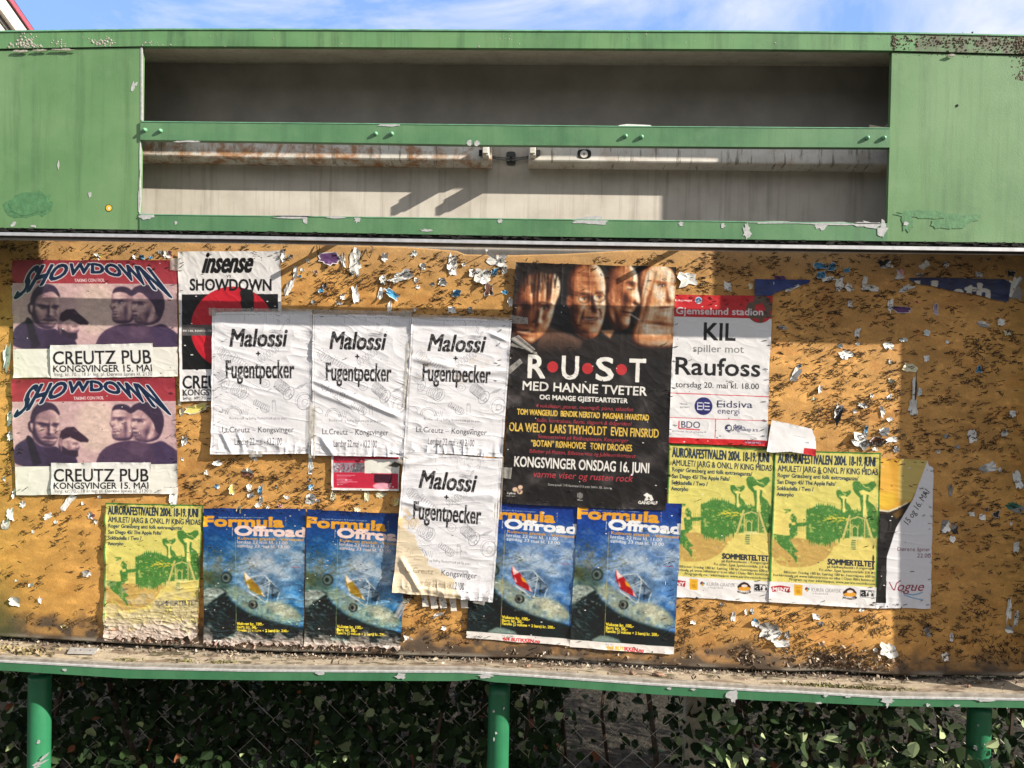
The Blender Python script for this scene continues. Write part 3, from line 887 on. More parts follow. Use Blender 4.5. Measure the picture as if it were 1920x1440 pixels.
# oval mark on the right fitting
def ov(cx, cy, rx, ry, p=2.0, n=28):
    out = []
    for k in range(n):
        a = 2*math.pi*k/n; c_, s_ = math.cos(a), math.sin(a)
        out.append((cx+rx*math.copysign(abs(c_)**(2/p), c_), cy+ry*math.copysign(abs(s_)**(2/p), s_)))
    return out
chip('printed_mark', ov(1095.5, 288.5, 13, 8.6, 3.2), 0.158, M['black'], LR, 0.0006)
chip('printed_mark', ov(1095, 288.8, 7.2, 7.0), 0.1573, M['white_plastic'], LR, 0.0005)
chip('printed_mark', ov(1095.3, 288.8, 2.0, 2.6), 0.1567, M['cable'], LR, 0.0004)
# cable and its clip
for k in range(2):
    mb = MB(); pts = []
    for i in range(13):
        x = 920+72*i/12
        pts.append(p3(x, 293+k*2.5+5*math.sin(math.pi*i/12)*(1 if k else .7), 0.205-0.004*k))
    mb.tube(pts, 0.0022, 6)
    tag(mb.build('cable', M['cable'], None, True), ('upper' if k == 0 else 'lower')+' thin grey cable of the pair sagging between the two lamp fittings', 'cable', 'cables between the lamp fittings')
mb = MB(); mb.prism(ov(958, 296.5, 9, 12.5, 4.5), 0.209, 0.2146); tag(mb.build('cable_clip', simple('dark_clip_plastic', (0.035, 0.042, 0.038), 0.6), None), 'dark square cable clip on the grey back sheet', 'clip')
mb = MB(); mb.prism(ov(958, 297, 2.4, 4.5, 3), 0.199, 0.2088)
_cl = bpy.data.objects['cable_clip']; mb.build('strap', M['black'], _cl)
# round sticker on the left panel
def disc_obj(name, cx, cy, r, Y, mat, parent=None, th=0.0006):
    mb = MB(); mb.prism(ov(cx, cy, r, r), Y-th, Y-0.0002); return mb.build(name, mat, parent)
M['yellow'] = simple('yellow_vinyl', (0.65, 0.42, 0.02), 0.4, 0.5, 0, .1)
st = disc_obj('sticker', 204, 390, 6.6, 0.0, M['black'])
tag(st, 'small round yellow and black sticker on the left green panel', 'sticker')
disc_obj('yellow_ring', 204, 390, 5.6, -0.0006, M['yellow'], st, .0004)
mb = MB(); mb.prism([(201.5, 387.5), (203, 389), (204, 387.8), (205.2, 389), (206.8, 387.5), (206, 391.5), (204, 393.4), (202, 391.5)], -0.0014, -0.00105); mb.build('emblem', M['white_plastic'], st)
# ------------------------------------------------------------------ printing: posters are painted in code, sample by sample
_tc = bpy.data.curves.new('type_setter', 'FONT'); _tc.resolution_u = 3
_to = bpy.data.objects.new('type_setter', _tc); COL.objects.link(_to)
_tcache = {}
CAPH = 0.67


def glyphs(s, bold=0.0):
    key = (s, bold)
    if key not in _tcache:
        _tc.body = s; _tc.offset = bold
        dg = bpy.context.evaluated_depsgraph_get(); dg.update()
        ev = _to.evaluated_get(dg); me = ev.to_mesh(); me.calc_loop_triangles()
        v = np.array([w.co[:2] for w in me.vertices]).reshape(-1, 2)
        t = np.array([q.vertices[:] for q in me.loop_triangles], int).reshape(-1, 3)
        ev.to_mesh_clear()
        _tcache[key] = (v, t)
    return _tcache[key]


def blur(a, r):
    r = int(round(r))
    if r < 1: return a
    for ax in (0, 1):
        for _ in range(2):
            pad = [(0, 0)]*a.ndim; pad[ax] = (r+1, r)
            c = np.cumsum(np.pad(a, pad, mode='edge'), ax)
            n = a.shape[ax]
            s1 = [slice(None)]*a.ndim; s2 = list(s1)
            s1[ax] = slice(2*r+1, 2*r+1+n); s2[ax] = slice(0, n)
            a = (c[tuple(s1)]-c[tuple(s2)])/(2*r+1)
    return a


def tri_fill(mask, tris):
    H, Wd = mask.shape
    for (x0, y0), (x1, y1), (x2, y2) in tris:
        xa, xb = max(int(min(x0, x1, x2)-.5), 0), min(int(max(x0, x1, x2)+.5)+1, Wd)
        ya, yb = max(int(min(y0, y1, y2)-.5), 0), min(int(max(y0, y1, y2)+.5)+1, H)
        if xa >= xb or ya >= yb: continue
        X = np.arange(xa, xb)[None, :]+.5; Y = np.arange(ya, yb)[:, None]+.5
        d = (x1-x0)*(y2-y0)-(x2-x0)*(y1-y0)
        if abs(d) < 1e-9: continue
        s = 1 if d > 0 else -1
        e = 1e-6
        m = (s*((x1-x0)*(Y-y0)-(y1-y0)*(X-x0)) >= -e) & (s*((x2-x1)*(Y-y1)-(y2-y1)*(X-x1)) >= -e) & (s*((x0-x2)*(Y-y2)-(y0-y2)*(X-x2)) >= -e)
        mask[ya:yb, xa:xb] |= m


def dilate(m, r):
    out = m.copy(); R = int(math.ceil(r))
    for dy in range(-R, R+1):
        for dx in range(-R, R+1):
            if dx*dx+dy*dy <= r*r+.1 and (dx or dy):
                out |= np.roll(np.roll(m, dy, 0), dx, 1)
    return out


class Sheet:
    """a printed sheet; everything is given in the photograph's pixels of the copy it was measured on"""
    def __init__(s, quad, k=2.6, bg=(235, 235, 233)):
        q = np.array(quad, float)
        s.q, s.k = q, k
        w = (np.linalg.norm(q[1]-q[0])+np.linalg.norm(q[2]-q[3]))/2; h = (np.linalg.norm(q[3]-q[0])+np.linalg.norm(q[2]-q[1]))/2
        s.W, s.H = int(w*k/2)*2, int(h*k/2)*2
        src, dst = q, np.array([(0, 0), (s.W, 0), (s.W, s.H), (0, s.H)], float)
        A = []; b = []
        for (x, y), (u, v) in zip(src, dst):
            A += [[x, y, 1, 0, 0, 0, -u*x, -u*y], [0, 0, 0, x, y, 1, -v*x, -v*y]]; b += [u, v]
        hcf = np.linalg.solve(np.array(A), np.array(b))
        s.Hm = np.append(hcf, 1).reshape(3, 3)
        s.a = np.zeros((s.H, s.W, 3)); s.a[:] = bg
        Hi = np.linalg.inv(s.Hm)
        X, Y = np.meshgrid(np.arange(s.W)+.5, np.arange(s.H)+.5)
        d = Hi[2, 0]*X+Hi[2, 1]*Y+Hi[2, 2]
        s.X = (Hi[0, 0]*X+Hi[0, 1]*Y+Hi[0, 2])/d; s.Y = (Hi[1, 0]*X+Hi[1, 1]*Y+Hi[1, 2])/d   # photo px of each sample

    def to(s, p):
        p = np.asarray(p, float)
        h = np.concatenate([p, np.ones(p.shape[:-1]+(1,))], -1) @ s.Hm.T
        return h[..., :2]/h[..., 2:]

    def put(s, m, col, a=1.0):
        m = np.asarray(m, float)*a
        s.a += (np.asarray(col, float)-s.a)*m[..., None]

    def poly(s, pts, col, soft=0, a=1.0, ret=False):
        if 0.75 <= soft <= 1.25 and len(pts) >= 7:
            q = np.asarray(pts, float)
            for _ in range(2):
                nx_ = np.roll(q, -1, 0); q = np.stack([q*.75+nx_*.25, q*.25+nx_*.75], 1).reshape(-1, 2)
            pts = q
        c = s.to(pts); m = np.zeros((s.H, s.W), bool)
        x0, x1 = max(int(c[:, 0].min())-1, 0), min(int(c[:, 0].max())+2, s.W)
        y0, y1 = max(int(c[:, 1].min())-1, 0), min(int(c[:, 1].max())+2, s.H)
        if x0 < x1 and y0 < y1:
            X = np.arange(x0, x1)[None, :]+.5; Y = np.arange(y0, y1)[:, None]+.5
            w = np.zeros((y1-y0, x1-x0), bool)
            n = len(c)
            for i in range(n):
                (xa, ya), (xb, yb) = c[i], c[(i+1) % n]
                if ya == yb: continue
                w ^= ((ya > Y) != (yb > Y)) & (X < (xb-xa)*(Y-ya)/(yb-ya)+xa)
            m[y0:y1, x0:x1] = w
        mm = m.astype(float)
        if soft: mm = blur(mm, soft*s.k/2)
        if ret: return mm
        s.put(mm, col, a)

    def ell(s, cx, cy, rx, ry, col, soft=0, rot=0, a=1.0, n=36):
        t = np.linspace(0, 2*math.pi, n, endpoint=False)
        x, y = rx*np.cos(t), ry*np.sin(t)
        s.poly(np.stack([cx+x*math.cos(rot)-y*math.sin(rot), cy+x*math.sin(rot)+y*math.cos(rot)], 1), col, soft, a)

    def line(s, pts, w, col, a=1.0, soft=0):
        for (x0, y0), (x1, y1) in zip(pts[:-1], pts[1:]):
            L = math.hypot(x1-x0, y1-y0) or 1
            nx, ny = -(y1-y0)/L*w/2, (x1-x0)/L*w/2
            s.poly([(x0+nx, y0+ny), (x1+nx, y1+ny), (x1-nx, y1-ny), (x0-nx, y0-ny)], col, soft, a)

    def text(s, txt, a, b, cap, col, bold=0.0, shear=0.0, serif=0.0, fn=None, outline=0, ocol=None, al=1.0, stencil=False, xh=None):
        """a, b: both ends of the baseline in photo px; cap: capital height"""
        v, t = glyphs(txt)
        x0, x1 = v[:, 0].min(), v[:, 0].max()
        sx = (v[:, 0]-x0)/(x1-x0); sy = v[:, 1]/CAPH
        a, b = np.array(a, float), np.array(b, float)
        d = (b-a)/np.linalg.norm(b-a); n = np.array((d[1], -d[0]))
        if fn is not None: p = fn(sx, sy)
        else: p = a[None]+sx[:, None]*(b-a)[None]+(sy*cap)[:, None]*n[None]+(shear*sy*cap)[:, None]*d[None]
        c = s.to(p)
        pad = 14
        X0, Y0 = max(int(c[:, 0].min())-pad, 0), max(int(c[:, 1].min())-pad, 0)
        X1, Y1 = min(int(c[:, 0].max())+pad, s.W), min(int(c[:, 1].max())+pad, s.H)
        if X1 <= X0 or Y1 <= Y0: return
        m = np.zeros((Y1-Y0, X1-X0), bool)
        tri_fill(m, (c-(X0, Y0))[t])
        if bold:
            r = bold/CAPH*cap*s.k*(2.0 if fn is None else 4.2)
            if r >= 0.9: m = dilate(m, r)
            elif r >= 0.35: m = m | np.roll(m, 1, 1)
        if serif or stencil:
            hgt = (np.stack([s.X[Y0:Y1, X0:X1], s.Y[Y0:Y1, X0:X1]], -1)-a) @ n
        if serif:
            # slab feet and heads: stems are widened along the base, x-height and cap lines
            th = serif*cap*0.42
            band = ((hgt > -0.03*cap) & (hgt < th)) | ((hgt > 0.67*cap-th) & (hgt < 0.70*cap)) | ((hgt > cap-th) & (hgt < cap*1.04))
            wide = m.copy(); R = max(1, int(round(serif*cap*s.k*0.62)))
            for r in range(1, R+1): wide[:, r:] |= m[:, :-r]; wide[:, :-r] |= m[:, r:]
            m = m | (wide & band)
        reg = s.a[Y0:Y1, X0:X1]
        if outline:
            mm = dilate(m, outline*s.k)[..., None].astype(float)
            reg += (np.asarray(ocol, float)-reg)*mm
        reg += (np.asarray(col, float)-reg)*(m.astype(float)*al)[..., None]

    def noise(s, sx, sy, seed, oct=4):
        return fbm(s.X/sx, s.Y/sy, seed, oct)

    def soften(s, r, grain, seed, m):
        """turn the painted part under mask m into a soft, grainy photographic print"""
        b = blur(s.a, r)
        g = 1+grain*(fbm(s.X*1.9, s.Y*1.9, seed, 2)-.5)*2+grain*.7*(fbm(s.X/5, s.Y/4, seed+2, 3)-.5)*2
        s.a += (b*g[..., None]-s.a)*np.asarray(m, float)[..., None]

    def relief(s, pts, bumps, ramp, light=(.62, -.38, .68), R=20.0, r=9.0, tex=.12, seed=5, amb=.10, smooth=True):
        """a head as a photograph shows it: the outline is puffed up, features are raised or sunk, and the result lit and toned"""
        m = s.poly(pts, None, 1.0 if smooth else .6, 1, True)
        big = blur(m, r*s.k)*.6+blur(m, r*s.k*.45)*.4
        z = R*np.sqrt(np.clip((big-.40)/.60, 0, 1)+1e-4)
        for (cx, cy, rx, ry, amp, rot) in bumps:
            dx, dy = s.X-cx, s.Y-cy
            a, b = dx*math.cos(rot)+dy*math.sin(rot), -dx*math.sin(rot)+dy*math.cos(rot)
            z = z+amp*np.exp(-(a/rx)**2-(b/ry)**2)
        z = z+.25*fbm(s.X/2.2, s.Y/2.2, seed, 3)
        gy, gx = np.gradient(z, 1/s.k)
        n = np.sqrt(gx*gx+gy*gy+1)
        L = np.array(light)/np.linalg.norm(light)
        sh = amb+(1-amb)*np.clip((-gx*L[0]-gy*L[1]+L[2])/n, 0, 1)**1.15
        sh = np.clip(sh*(1-tex+2*tex*fbm(s.X/7, s.Y/9, seed+4, 4)), 0, 1)
        xs = [q[0] for q in ramp]
        col = np.stack([np.interp(sh, xs, [q[1][i] for q in ramp]) for i in range(3)], -1)
        s.a += (col-s.a)*m[..., None]

    def wear(s, sx, sy, thr, col, a, seed, m=1.0):
        n = fbm(s.X/sx, s.Y/sy, seed, 4)
        s.put(smooth01(thr, thr+.05, n)*m, col, a)

    def done(s):
        a = s.a
        return (a[0::2, 0::2]+a[1::2, 0::2]+a[0::2, 1::2]+a[1::2, 1::2])/4


def cr(ox, oy, k):
    """reader for points measured on an enlarged crop"""
    return lambda *p: [(ox+x/k, oy+y/k) for x, y in p]


# ---- concert poster of the four men in violet duotone
def paint_band():
    c = cr(0, 690, 4.8)
    q = c((105, 100), (1580, 80), (1610, 1125), (150, 1143))
    S = Sheet(q)
    sm = lambda e: S.noise(9, 9, e)
    bgn = S.noise(60, 45, 3)[..., None]
    S.a[:] = np.array((196, 160, 165))*(0.90+0.25*bgn)
    S.poly(c((95, 280), (1640, 280), (1640, 880), (95, 880)), (205, 172, 168), 6, .5)
    S.ell(*c((870, 520))[0], 38, 50, (222, 196, 180), 16, a=.7)
    dk, md, sk, hl = (62, 47, 68), (112, 84, 102), (158, 120, 130), (205, 168, 166)
    VR = ((0, (46, 34, 52)), (.30, (84, 62, 84)), (.55, (132, 100, 114)), (.78, (176, 138, 142)), (1, (222, 188, 182)))
    def head(pts, bumps, light, R=17, seed=1):
        S.relief(c(*pts), [(x/4.8, 690+y/4.8, rx/4.8, ry/4.8, amp, ro) for (x, y, rx, ry, amp, ro) in bumps], VR, light, R=R, r=7, seed=seed, amb=.18)
    # two men at the right looking to the left
    head([(1000, 420), (1020, 350), (1090, 330), (1170, 345), (1215, 420), (1220, 640), (1080, 665), (1020, 640), (1005, 590), (1012, 550), (1002, 530), (984, 505), (1000, 465)],
         [(1020, 470, 26, 16, -4, 0), (1090, 475, 34, 18, -4, 0), (1060, 440, 70, 12, 2.5, 0), (1012, 515, 20, 18, 3, 0), (1030, 545, 26, 6, 1.6, 0), (1036, 580, 28, 8, -3, 0), (1040, 596, 28, 10, 2, 0), (1045, 630, 36, 18, 3, 0), (1100, 540, 40, 44, 3, 0), (1150, 560, 24, 100, -4, 0)], (-.35, -.4, .8), seed=11)
    S.poly(c((1003, 395), (1020, 345), (1060, 325), (1130, 325), (1190, 360), (1180, 420), (1120, 375), (1040, 375)), dk, .9)
    S.line(c((1000, 474), (1040, 470)), 1.5, dk, .8, .6); S.line(c((1062, 470), (1110, 474)), 1.7, dk, .8, .6); S.line(c((1015, 584), (1050, 580)), 1.4, dk, .7, .6); S.poly(c((1010, 600), (1040, 592), (1070, 610), (1050, 650), (1018, 640)), (84, 62, 78), 1.5, .6)
    head([(1175, 430), (1200, 330), (1300, 300), (1400, 320), (1470, 400), (1480, 520), (1445, 630), (1380, 665), (1280, 675), (1215, 640), (1195, 590), (1192, 560), (1172, 520), (1195, 470)],
         [(1200, 480, 26, 18, -4, 0), (1265, 488, 36, 18, -4, 0), (1230, 455, 70, 12, 2.5, .05), (1190, 530, 20, 22, 3.5, 0), (1215, 556, 20, 8, -2.5, 0), (1215, 590, 30, 8, -3, 0), (1215, 606, 28, 10, 2, 0), (1235, 645, 36, 18, 3, 0), (1285, 550, 40, 40, 3, 0), (1395, 545, 20, 34, 4, 0), (1340, 600, 26, 70, -4, .3)], (-.40, -.4, .75), seed=13)
    S.poly(c((1165, 420), (1180, 340), (1280, 300), (1390, 315), (1470, 400), (1485, 520), (1440, 610), (1400, 560), (1380, 480), (1300, 400), (1250, 370), (1210, 400)), dk, 1.0)
    S.line(c((1182, 478), (1222, 480)), 1.6, dk, .8, .7); S.line(c((1240, 482), (1295, 488)), 1.9, dk, .8, .7); S.line(c((1192, 592), (1238, 590)), 1.6, dk, .75, .7)
    S.poly(c((1195, 575), (1225, 570), (1260, 590), (1300, 640), (1260, 670), (1215, 650)), (80, 60, 76), 2, .55)
    S.poly(c((860, 900), (880, 800), (940, 720), (1050, 670), (1190, 650), (1350, 690), (1460, 650), (1530, 700), (1625, 760), (1640, 900)), (78, 58, 82), 1.0)
    S.poly(c((1180, 660), (1290, 640), (1340, 700), (1280, 800), (1160, 760)), (102, 78, 100), 5, .6)
    S.poly(c((1360, 700), (1450, 655), (1580, 740), (1600, 880), (1420, 880)), (66, 52, 84), 4, .7)
    # bearded man in front left
    head([(252, 500), (268, 480), (286, 470), (300, 380), (400, 335), (500, 350), (545, 440), (548, 560), (525, 650), (485, 712), (400, 712), (330, 660), (298, 590), (262, 570)],
         [(385, 525, 46, 18, -5, .05), (502, 528, 34, 18, -5, -.05), (385, 490, 56, 13, 3, .12), (505, 492, 36, 13, 3, -.12), (455, 540, 16, 50, 4, .05), (458, 588, 30, 16, 4, 0), (350, 580, 44, 44, 3, 0), (520, 570, 22, 40, 2.5, 0), (450, 622, 54, 9, 2, 0), (450, 640, 56, 6, -3, 0), (452, 656, 46, 9, 2, 0), (455, 690, 44, 20, 3, 0), (275, 525, 14, 34, 3, 0), (300, 560, 16, 80, -4, 0)], (.62, -.35, .62), seed=15)
    S.poly(c((270, 500), (285, 390), (350, 310), (430, 305), (500, 330), (540, 400), (540, 440), (480, 370), (400, 390), (330, 420), (310, 500)), dk, .9)
    S.line(c((345, 500), (430, 515)), 2.4, dk, .85, .7); S.line(c((465, 518), (535, 505)), 2.4, dk, .85, .7)
    S.ell(*c((388, 527))[0], 5, 1.6, dk, .6, a=.75); S.ell(*c((500, 529))[0], 4.4, 1.6, dk, .6, a=.75)
    S.poly(c((385, 640), (400, 610), (455, 604), (512, 612), (525, 650), (505, 630), (450, 622), (410, 630)), dk, .9, .6); S.line(c((415, 640), (495, 640)), 1.4, (100, 70, 84), .8, .5)
    S.poly(c((390, 660), (450, 668), (510, 660), (490, 712), (420, 715)), dk, 2.5, .4)
    S.poly(c((285, 560), (300, 640), (340, 690), (420, 715), (410, 690), (330, 640)), dk, 1.2, .7)
    # man in a cap
    head([(525, 660), (545, 620), (690, 630), (716, 690), (722, 720), (704, 745), (700, 800), (640, 830), (560, 810), (530, 730)],
         [(690, 690, 34, 14, -4, .1), (700, 718, 20, 18, 3.5, 0), (640, 720, 34, 30, 2.5, 0), (548, 668, 14, 30, 3.5, 0), (600, 690, 30, 60, -2.5, 0)], (.35, -.45, .75), 14, 17)
    S.poly(c((560, 700), (620, 740), (700, 740), (708, 790), (660, 830), (560, 790)), (52, 40, 56), 1.6)
    S.poly(c((535, 640), (550, 570), (600, 535), (670, 530), (710, 570), (780, 625), (803, 650), (795, 672), (720, 665), (640, 620), (560, 650)), (60, 42, 58), .7)
    S.line(c((640, 622), (740, 668)), 2.2, (38, 27, 40), .8, .6); S.line(c((660, 560), (700, 575)), .9, (150, 120, 135), .8)
    S.ell(*c((548, 668))[0], 4, 8, sk, .7); S.line(c((655, 690), (700, 690)), 1.4, (60, 40, 55), .8, .5)
    S.poly(c((110, 900), (130, 720), (180, 670), (240, 640), (250, 605), (290, 620), (330, 690), (430, 720), (520, 700), (560, 780), (700, 800), (700, 900)), (66, 52, 80), .9)
    S.poly(c((240, 640), (255, 605), (300, 640), (380, 860), (300, 890)), (40, 32, 44), 1.5, .8)
    S.poly(c((400, 730), (520, 720), (600, 800), (690, 830), (690, 900), (430, 900)), (56, 42, 62), 3, .6)
    S.a *= (0.93+0.14*sm(4))[..., None]
    S.soften(2, .10, 71, 1.0)
    # crimson head band, white foot
    S.poly(c((80, 60), (1640, 50), (1640, 298), (80, 305)), (166, 58, 68))
    S.poly(c((80, 60), (1640, 50), (1640, 170), (80, 180)), (140, 44, 56), 14, .6)
    S.poly(c((80, 892), (1640, 862), (1640, 1200), (80, 1200)), (234, 231, 220))
    S.text('TAKING CONTROL', c((664, 288))[0], c((934, 283))[0], 5.6, (232, 214, 214), .012)
    for k in range(3): S.line(c((1480, 1070), (1590, 1072)), .7, (150, 145, 140), .6)

    def arch(sx, sy):
        u = sx*2-1
        tp = 125+38*np.abs(u)**2.2-14*(np.abs(u) < .01)
        bt = 205+np.where(u < 0, 255*np.abs(u)**2.1, 215*np.abs(u)**2.0)
        X = 830+u*545+np.sign(u)*(1-np.clip(sy, 0, 1))*np.abs(u)**1.6*np.where(u < 0, 165, 205)+np.where(u > 0, -40*u, 40*u*0)
        Y = tp*np.clip(sy, 0, 1.02)+bt*(1-np.clip(sy, 0, 1.02))
        return np.array(c(*zip(X, Y)))
    S.text('SHOWDOWN', (0, 0), (1, 0), 10, (18, 38, 72), .030, fn=arch, outline=1.5, ocol=(228, 228, 230))
    S.text('SHOWDOWN', (0, 0), (1, 0), 10, (18, 36, 68), .012, fn=arch)
    return S, c


def paint_strip(S0, c):
    q = c((462, 853), (1362, 850), (1345, 1128), (468, 1140))
    S = Sheet(q, 2.6, (238, 236, 230))
    S.text('CREUTZ PUB', c((488, 1022))[0], c((1338, 1022))[0], 23, (30, 28, 30), .011)
    S.text('KONGSVINGER 15. MAI', c((490, 1088))[0], c((1338, 1086))[0], 11.2, (28, 26, 28), .014)
    S.text('Inng. kr. 70,-. 18 år leg. pl. Dørene åpnes kl. 2130', c((500, 1122))[0], c((1338, 1120))[0], 5.8, (50, 48, 50), .006)
    return S


def paint_versus():
    c = cr(330, 460, 4.8)
    q = c((25, 60), (945, 50), (960, 1390), (40, 1405))
    S = Sheet(q, 2.6, (228, 225, 224))
    S.poly(c((55, 442), (920, 438), (925, 1112), (60, 1118)), (16, 15, 16))
    cc = c((510, 745))[0]
    t = np.linspace(0, 2*math.pi, 60)
    m = S.poly(np.stack([cc[0]+78*np.cos(t), cc[1]+78*np.sin(t)], 1), None, 0, 1, True)
    S.put(m, (196, 28, 44))
    for pl in (((575, 420), (600, 395), (690, 400), (705, 470), (700, 590), (800, 700), (560, 700), (600, 590), (582, 520), (590, 480)),):
        S.poly(c(*pl), (14, 13, 14), .5)
    S.poly(c((55, 715), (330, 715), (330, 812), (55, 812)), (92, 86, 84))
    S.text('METAL HARDCORE LIVE', c((66, 778))[0], c((420, 778))[0], 3.6, (225, 220, 220), .015)
    S.text('insense', c((240, 245))[0], c((672, 240))[0], 37, (14, 13, 14), .016, .28)
    S.text('vs', c((457, 290))[0], c((498, 290))[0], 7, (40, 38, 40), 0)
    S.text('SHOWDOWN', c((130, 405))[0], c((858, 408))[0], 20.5, (18, 17, 18), .016)
    S.text('CREUTZ PUB', c((65, 1288))[0], c((800, 1284))[0], 23, (24, 23, 24), .012)
    S.text('KONGSVINGER 15. MAI', c((65, 1352))[0], c((800, 1348))[0], 11, (24, 23, 24), .014)
    S.text('Inng. kr. 70,-. 18 år leg. pl.', c((66, 1390))[0], c((560, 1388))[0], 5.6, (40, 38, 40), .005)
    return S


def paint_engine():
    c = cr(390, 570, 4.646)
    q = c((42, 65), (910, 65), (905, 1305), (25, 1303))
    S = Sheet(q, 2.8, (233, 231, 234))
    S.a *= (0.96+0.08*S.noise(45, 30, 4))[..., None]
    g = (92, 92, 100)
    r = random.Random(4)
    L = lambda *p, w=.6, a=.75: S.line(c(*p), w, g, a)

    def ring(cx, cy, rx, ry, rot=0, w=.65, a=.75, part=1.0):
        a = min(.9, a*1.35)
        t = np.linspace(0, 2*math.pi*part, int(26*abs(part))+2)
        x, y = rx*np.cos(t), ry*np.sin(t)
        S.line([tuple(v) for v in c(*zip(cx+x*math.cos(rot)-y*math.sin(rot), cy+x*math.sin(rot)+y*math.cos(rot)))], w, g, a)
    # exploded view of an engine in faint grey line work
    for k in range(7): ring(110+k*14, 400+k*14, 18+8*(k > 2), 40+10*(k in (2, 3)), .6, a=.45)
    for k in range(9): ring(220+k*19, 455+k*13, 13, 36-2*k, .6, a=.42)
    for k in range(5): ring(240+k*18, 735+k*8, 34+3*k, 52+2*k, .45, a=.6)
    ring(310, 775, 20, 34, .45); ring(310, 775, 8, 14, .45)
    for k in range(7): ring(85+k*9, 600+k*8, 16, 36, .5, a=.4)
    ring(155, 690, 30, 55, .3); ring(155, 690, 12, 22, .3); ring(160, 745, 44, 20, .2, a=.4)
    for k in range(9): ring(610+k*9, 690+k*7, 24, 48, .55, a=.62)
    ring(705, 775, 42, 62, .5, .8); ring(700, 770, 22, 34, .5); ring(720, 800, 12, 18, .5, .9)
    for k in range(8): L((752+k*9, 742-k*2), (800+k*9, 705-k*3), a=.5)
    ring(840, 850, 60, 70, .3, .7); ring(845, 855, 24, 30, .3); ring(830, 840, 66, 74, .3, .5, .5)
    for k in range(8): ring(410+k*16, 850+k*8, 9, 26, .5, .7, .7)
    ring(500, 905, 42, 34, .2, .9, .75, .55); L((560, 845), (565, 935), a=.7); L((588, 845), (595, 938), a=.7); ring(574, 842, 14, 7)
    ring(500, 690, 40, 34, .2, a=.5); ring(495, 690, 20, 16, .2, a=.5)
    L((60, 880), (95, 880), (125, 905), (130, 935), (95, 935), (45, 905), (60, 880), w=.8, a=.6)
    for k in range(2): ring(225, 960, 55+k*16, 60+k*14, 0, .8, .6, -.5)
    for k in range(4): L((270+k*20, 920), (285+k*20, 965), (292+k*20, 910), a=.5)
    for k in range(6): ring(560+k*14, 235+k*2, 10, 26, 1.3, a=.5)
    L((600, 200), (615, 150), (600, 135), (630, 150), (615, 200), a=.6); L((680, 150), (700, 130), (715, 165), (690, 160), a=.6); ring(650, 205, 6, 30, .5, a=.6)
    for k in range(7): ring(455+k*24, 480-k*16, 10, 30, -.6, .7, .55)
    for k in range(4): L((430+k*28, 500+k*18), (470+k*28, 485+k*18), a=.4)
    for (a, b, n) in (((330, 660), (480, 745), 12), ((170, 790), (380, 905), 13), ((480, 740), (640, 800), 12), ((520, 470), (600, 510), 7), ((330, 190), (385, 235), 5)):
        for k in range(n):
            t_ = k/n; x, y = a[0]+(b[0]-a[0])*t_, a[1]+(b[1]-a[1])*t_
            L((x, y), (x+7, y+5+r.uniform(-3, 3)), w=.9, a=.5)
    for x in (322, 512, 575, 715): L((x, 95), (x, 150 if x != 512 else 180), a=.5)
    for k in range(40): 
        x, y = r.uniform(60, 880), r.uniform(380, 960); L((x, y), (x+5, y), w=.9, a=.45)
    for y in (240, 270, 300, 325): L((815, y), (830, y), w=.7, a=.4)
    for k in range(9): L((355+48*k+r.uniform(-6, 6), 92), (359+48*k, 96), w=1.2, a=.8)
    # thin frame
    fr = c((58, 88), (893, 86), (884, 1284), (46, 1284), (58, 88)); S.line(fr, .7, (120, 118, 122), .65)
    bk = (24, 23, 25)
    S.text('Malossi', c((193, 366))[0], c((672, 366))[0], 31, bk, .014, .17)
    S.text('+', c((422, 452))[0], c((456, 452))[0], 9.5, bk, .03)
    S.text('Fugentpecker', c((160, 640))[0], c((750, 640))[0], 32, bk, .010, 0, .035)
    S.wear(2.0, 7, .60, (224, 222, 224), .55, 95); S.wear(1.6, 1.6, .70, (226, 224, 226), .6, 96)
    S.text('Rock\'n roll og heftig Stonerrock på to plan', c((190, 1002))[0], c((685, 1002))[0], 4.6, (96, 94, 98), -.004, 0, .03, al=.75)
    S.text('Lt.Creutz – Kongsvinger', c((125, 1115))[0], c((750, 1115))[0], 10.2, (52, 50, 56), -.004, 0, .04)
    S.text('Lørdag 22.mai - Kl.2100', c((235, 1226))[0], c((645, 1226))[0], 13.2, (58, 56, 64), -.006)
    S.text('www.malossi.net', c((770, 1278))[0], c((874, 1278))[0], 2.6, (60, 58, 62), .01)
    return S


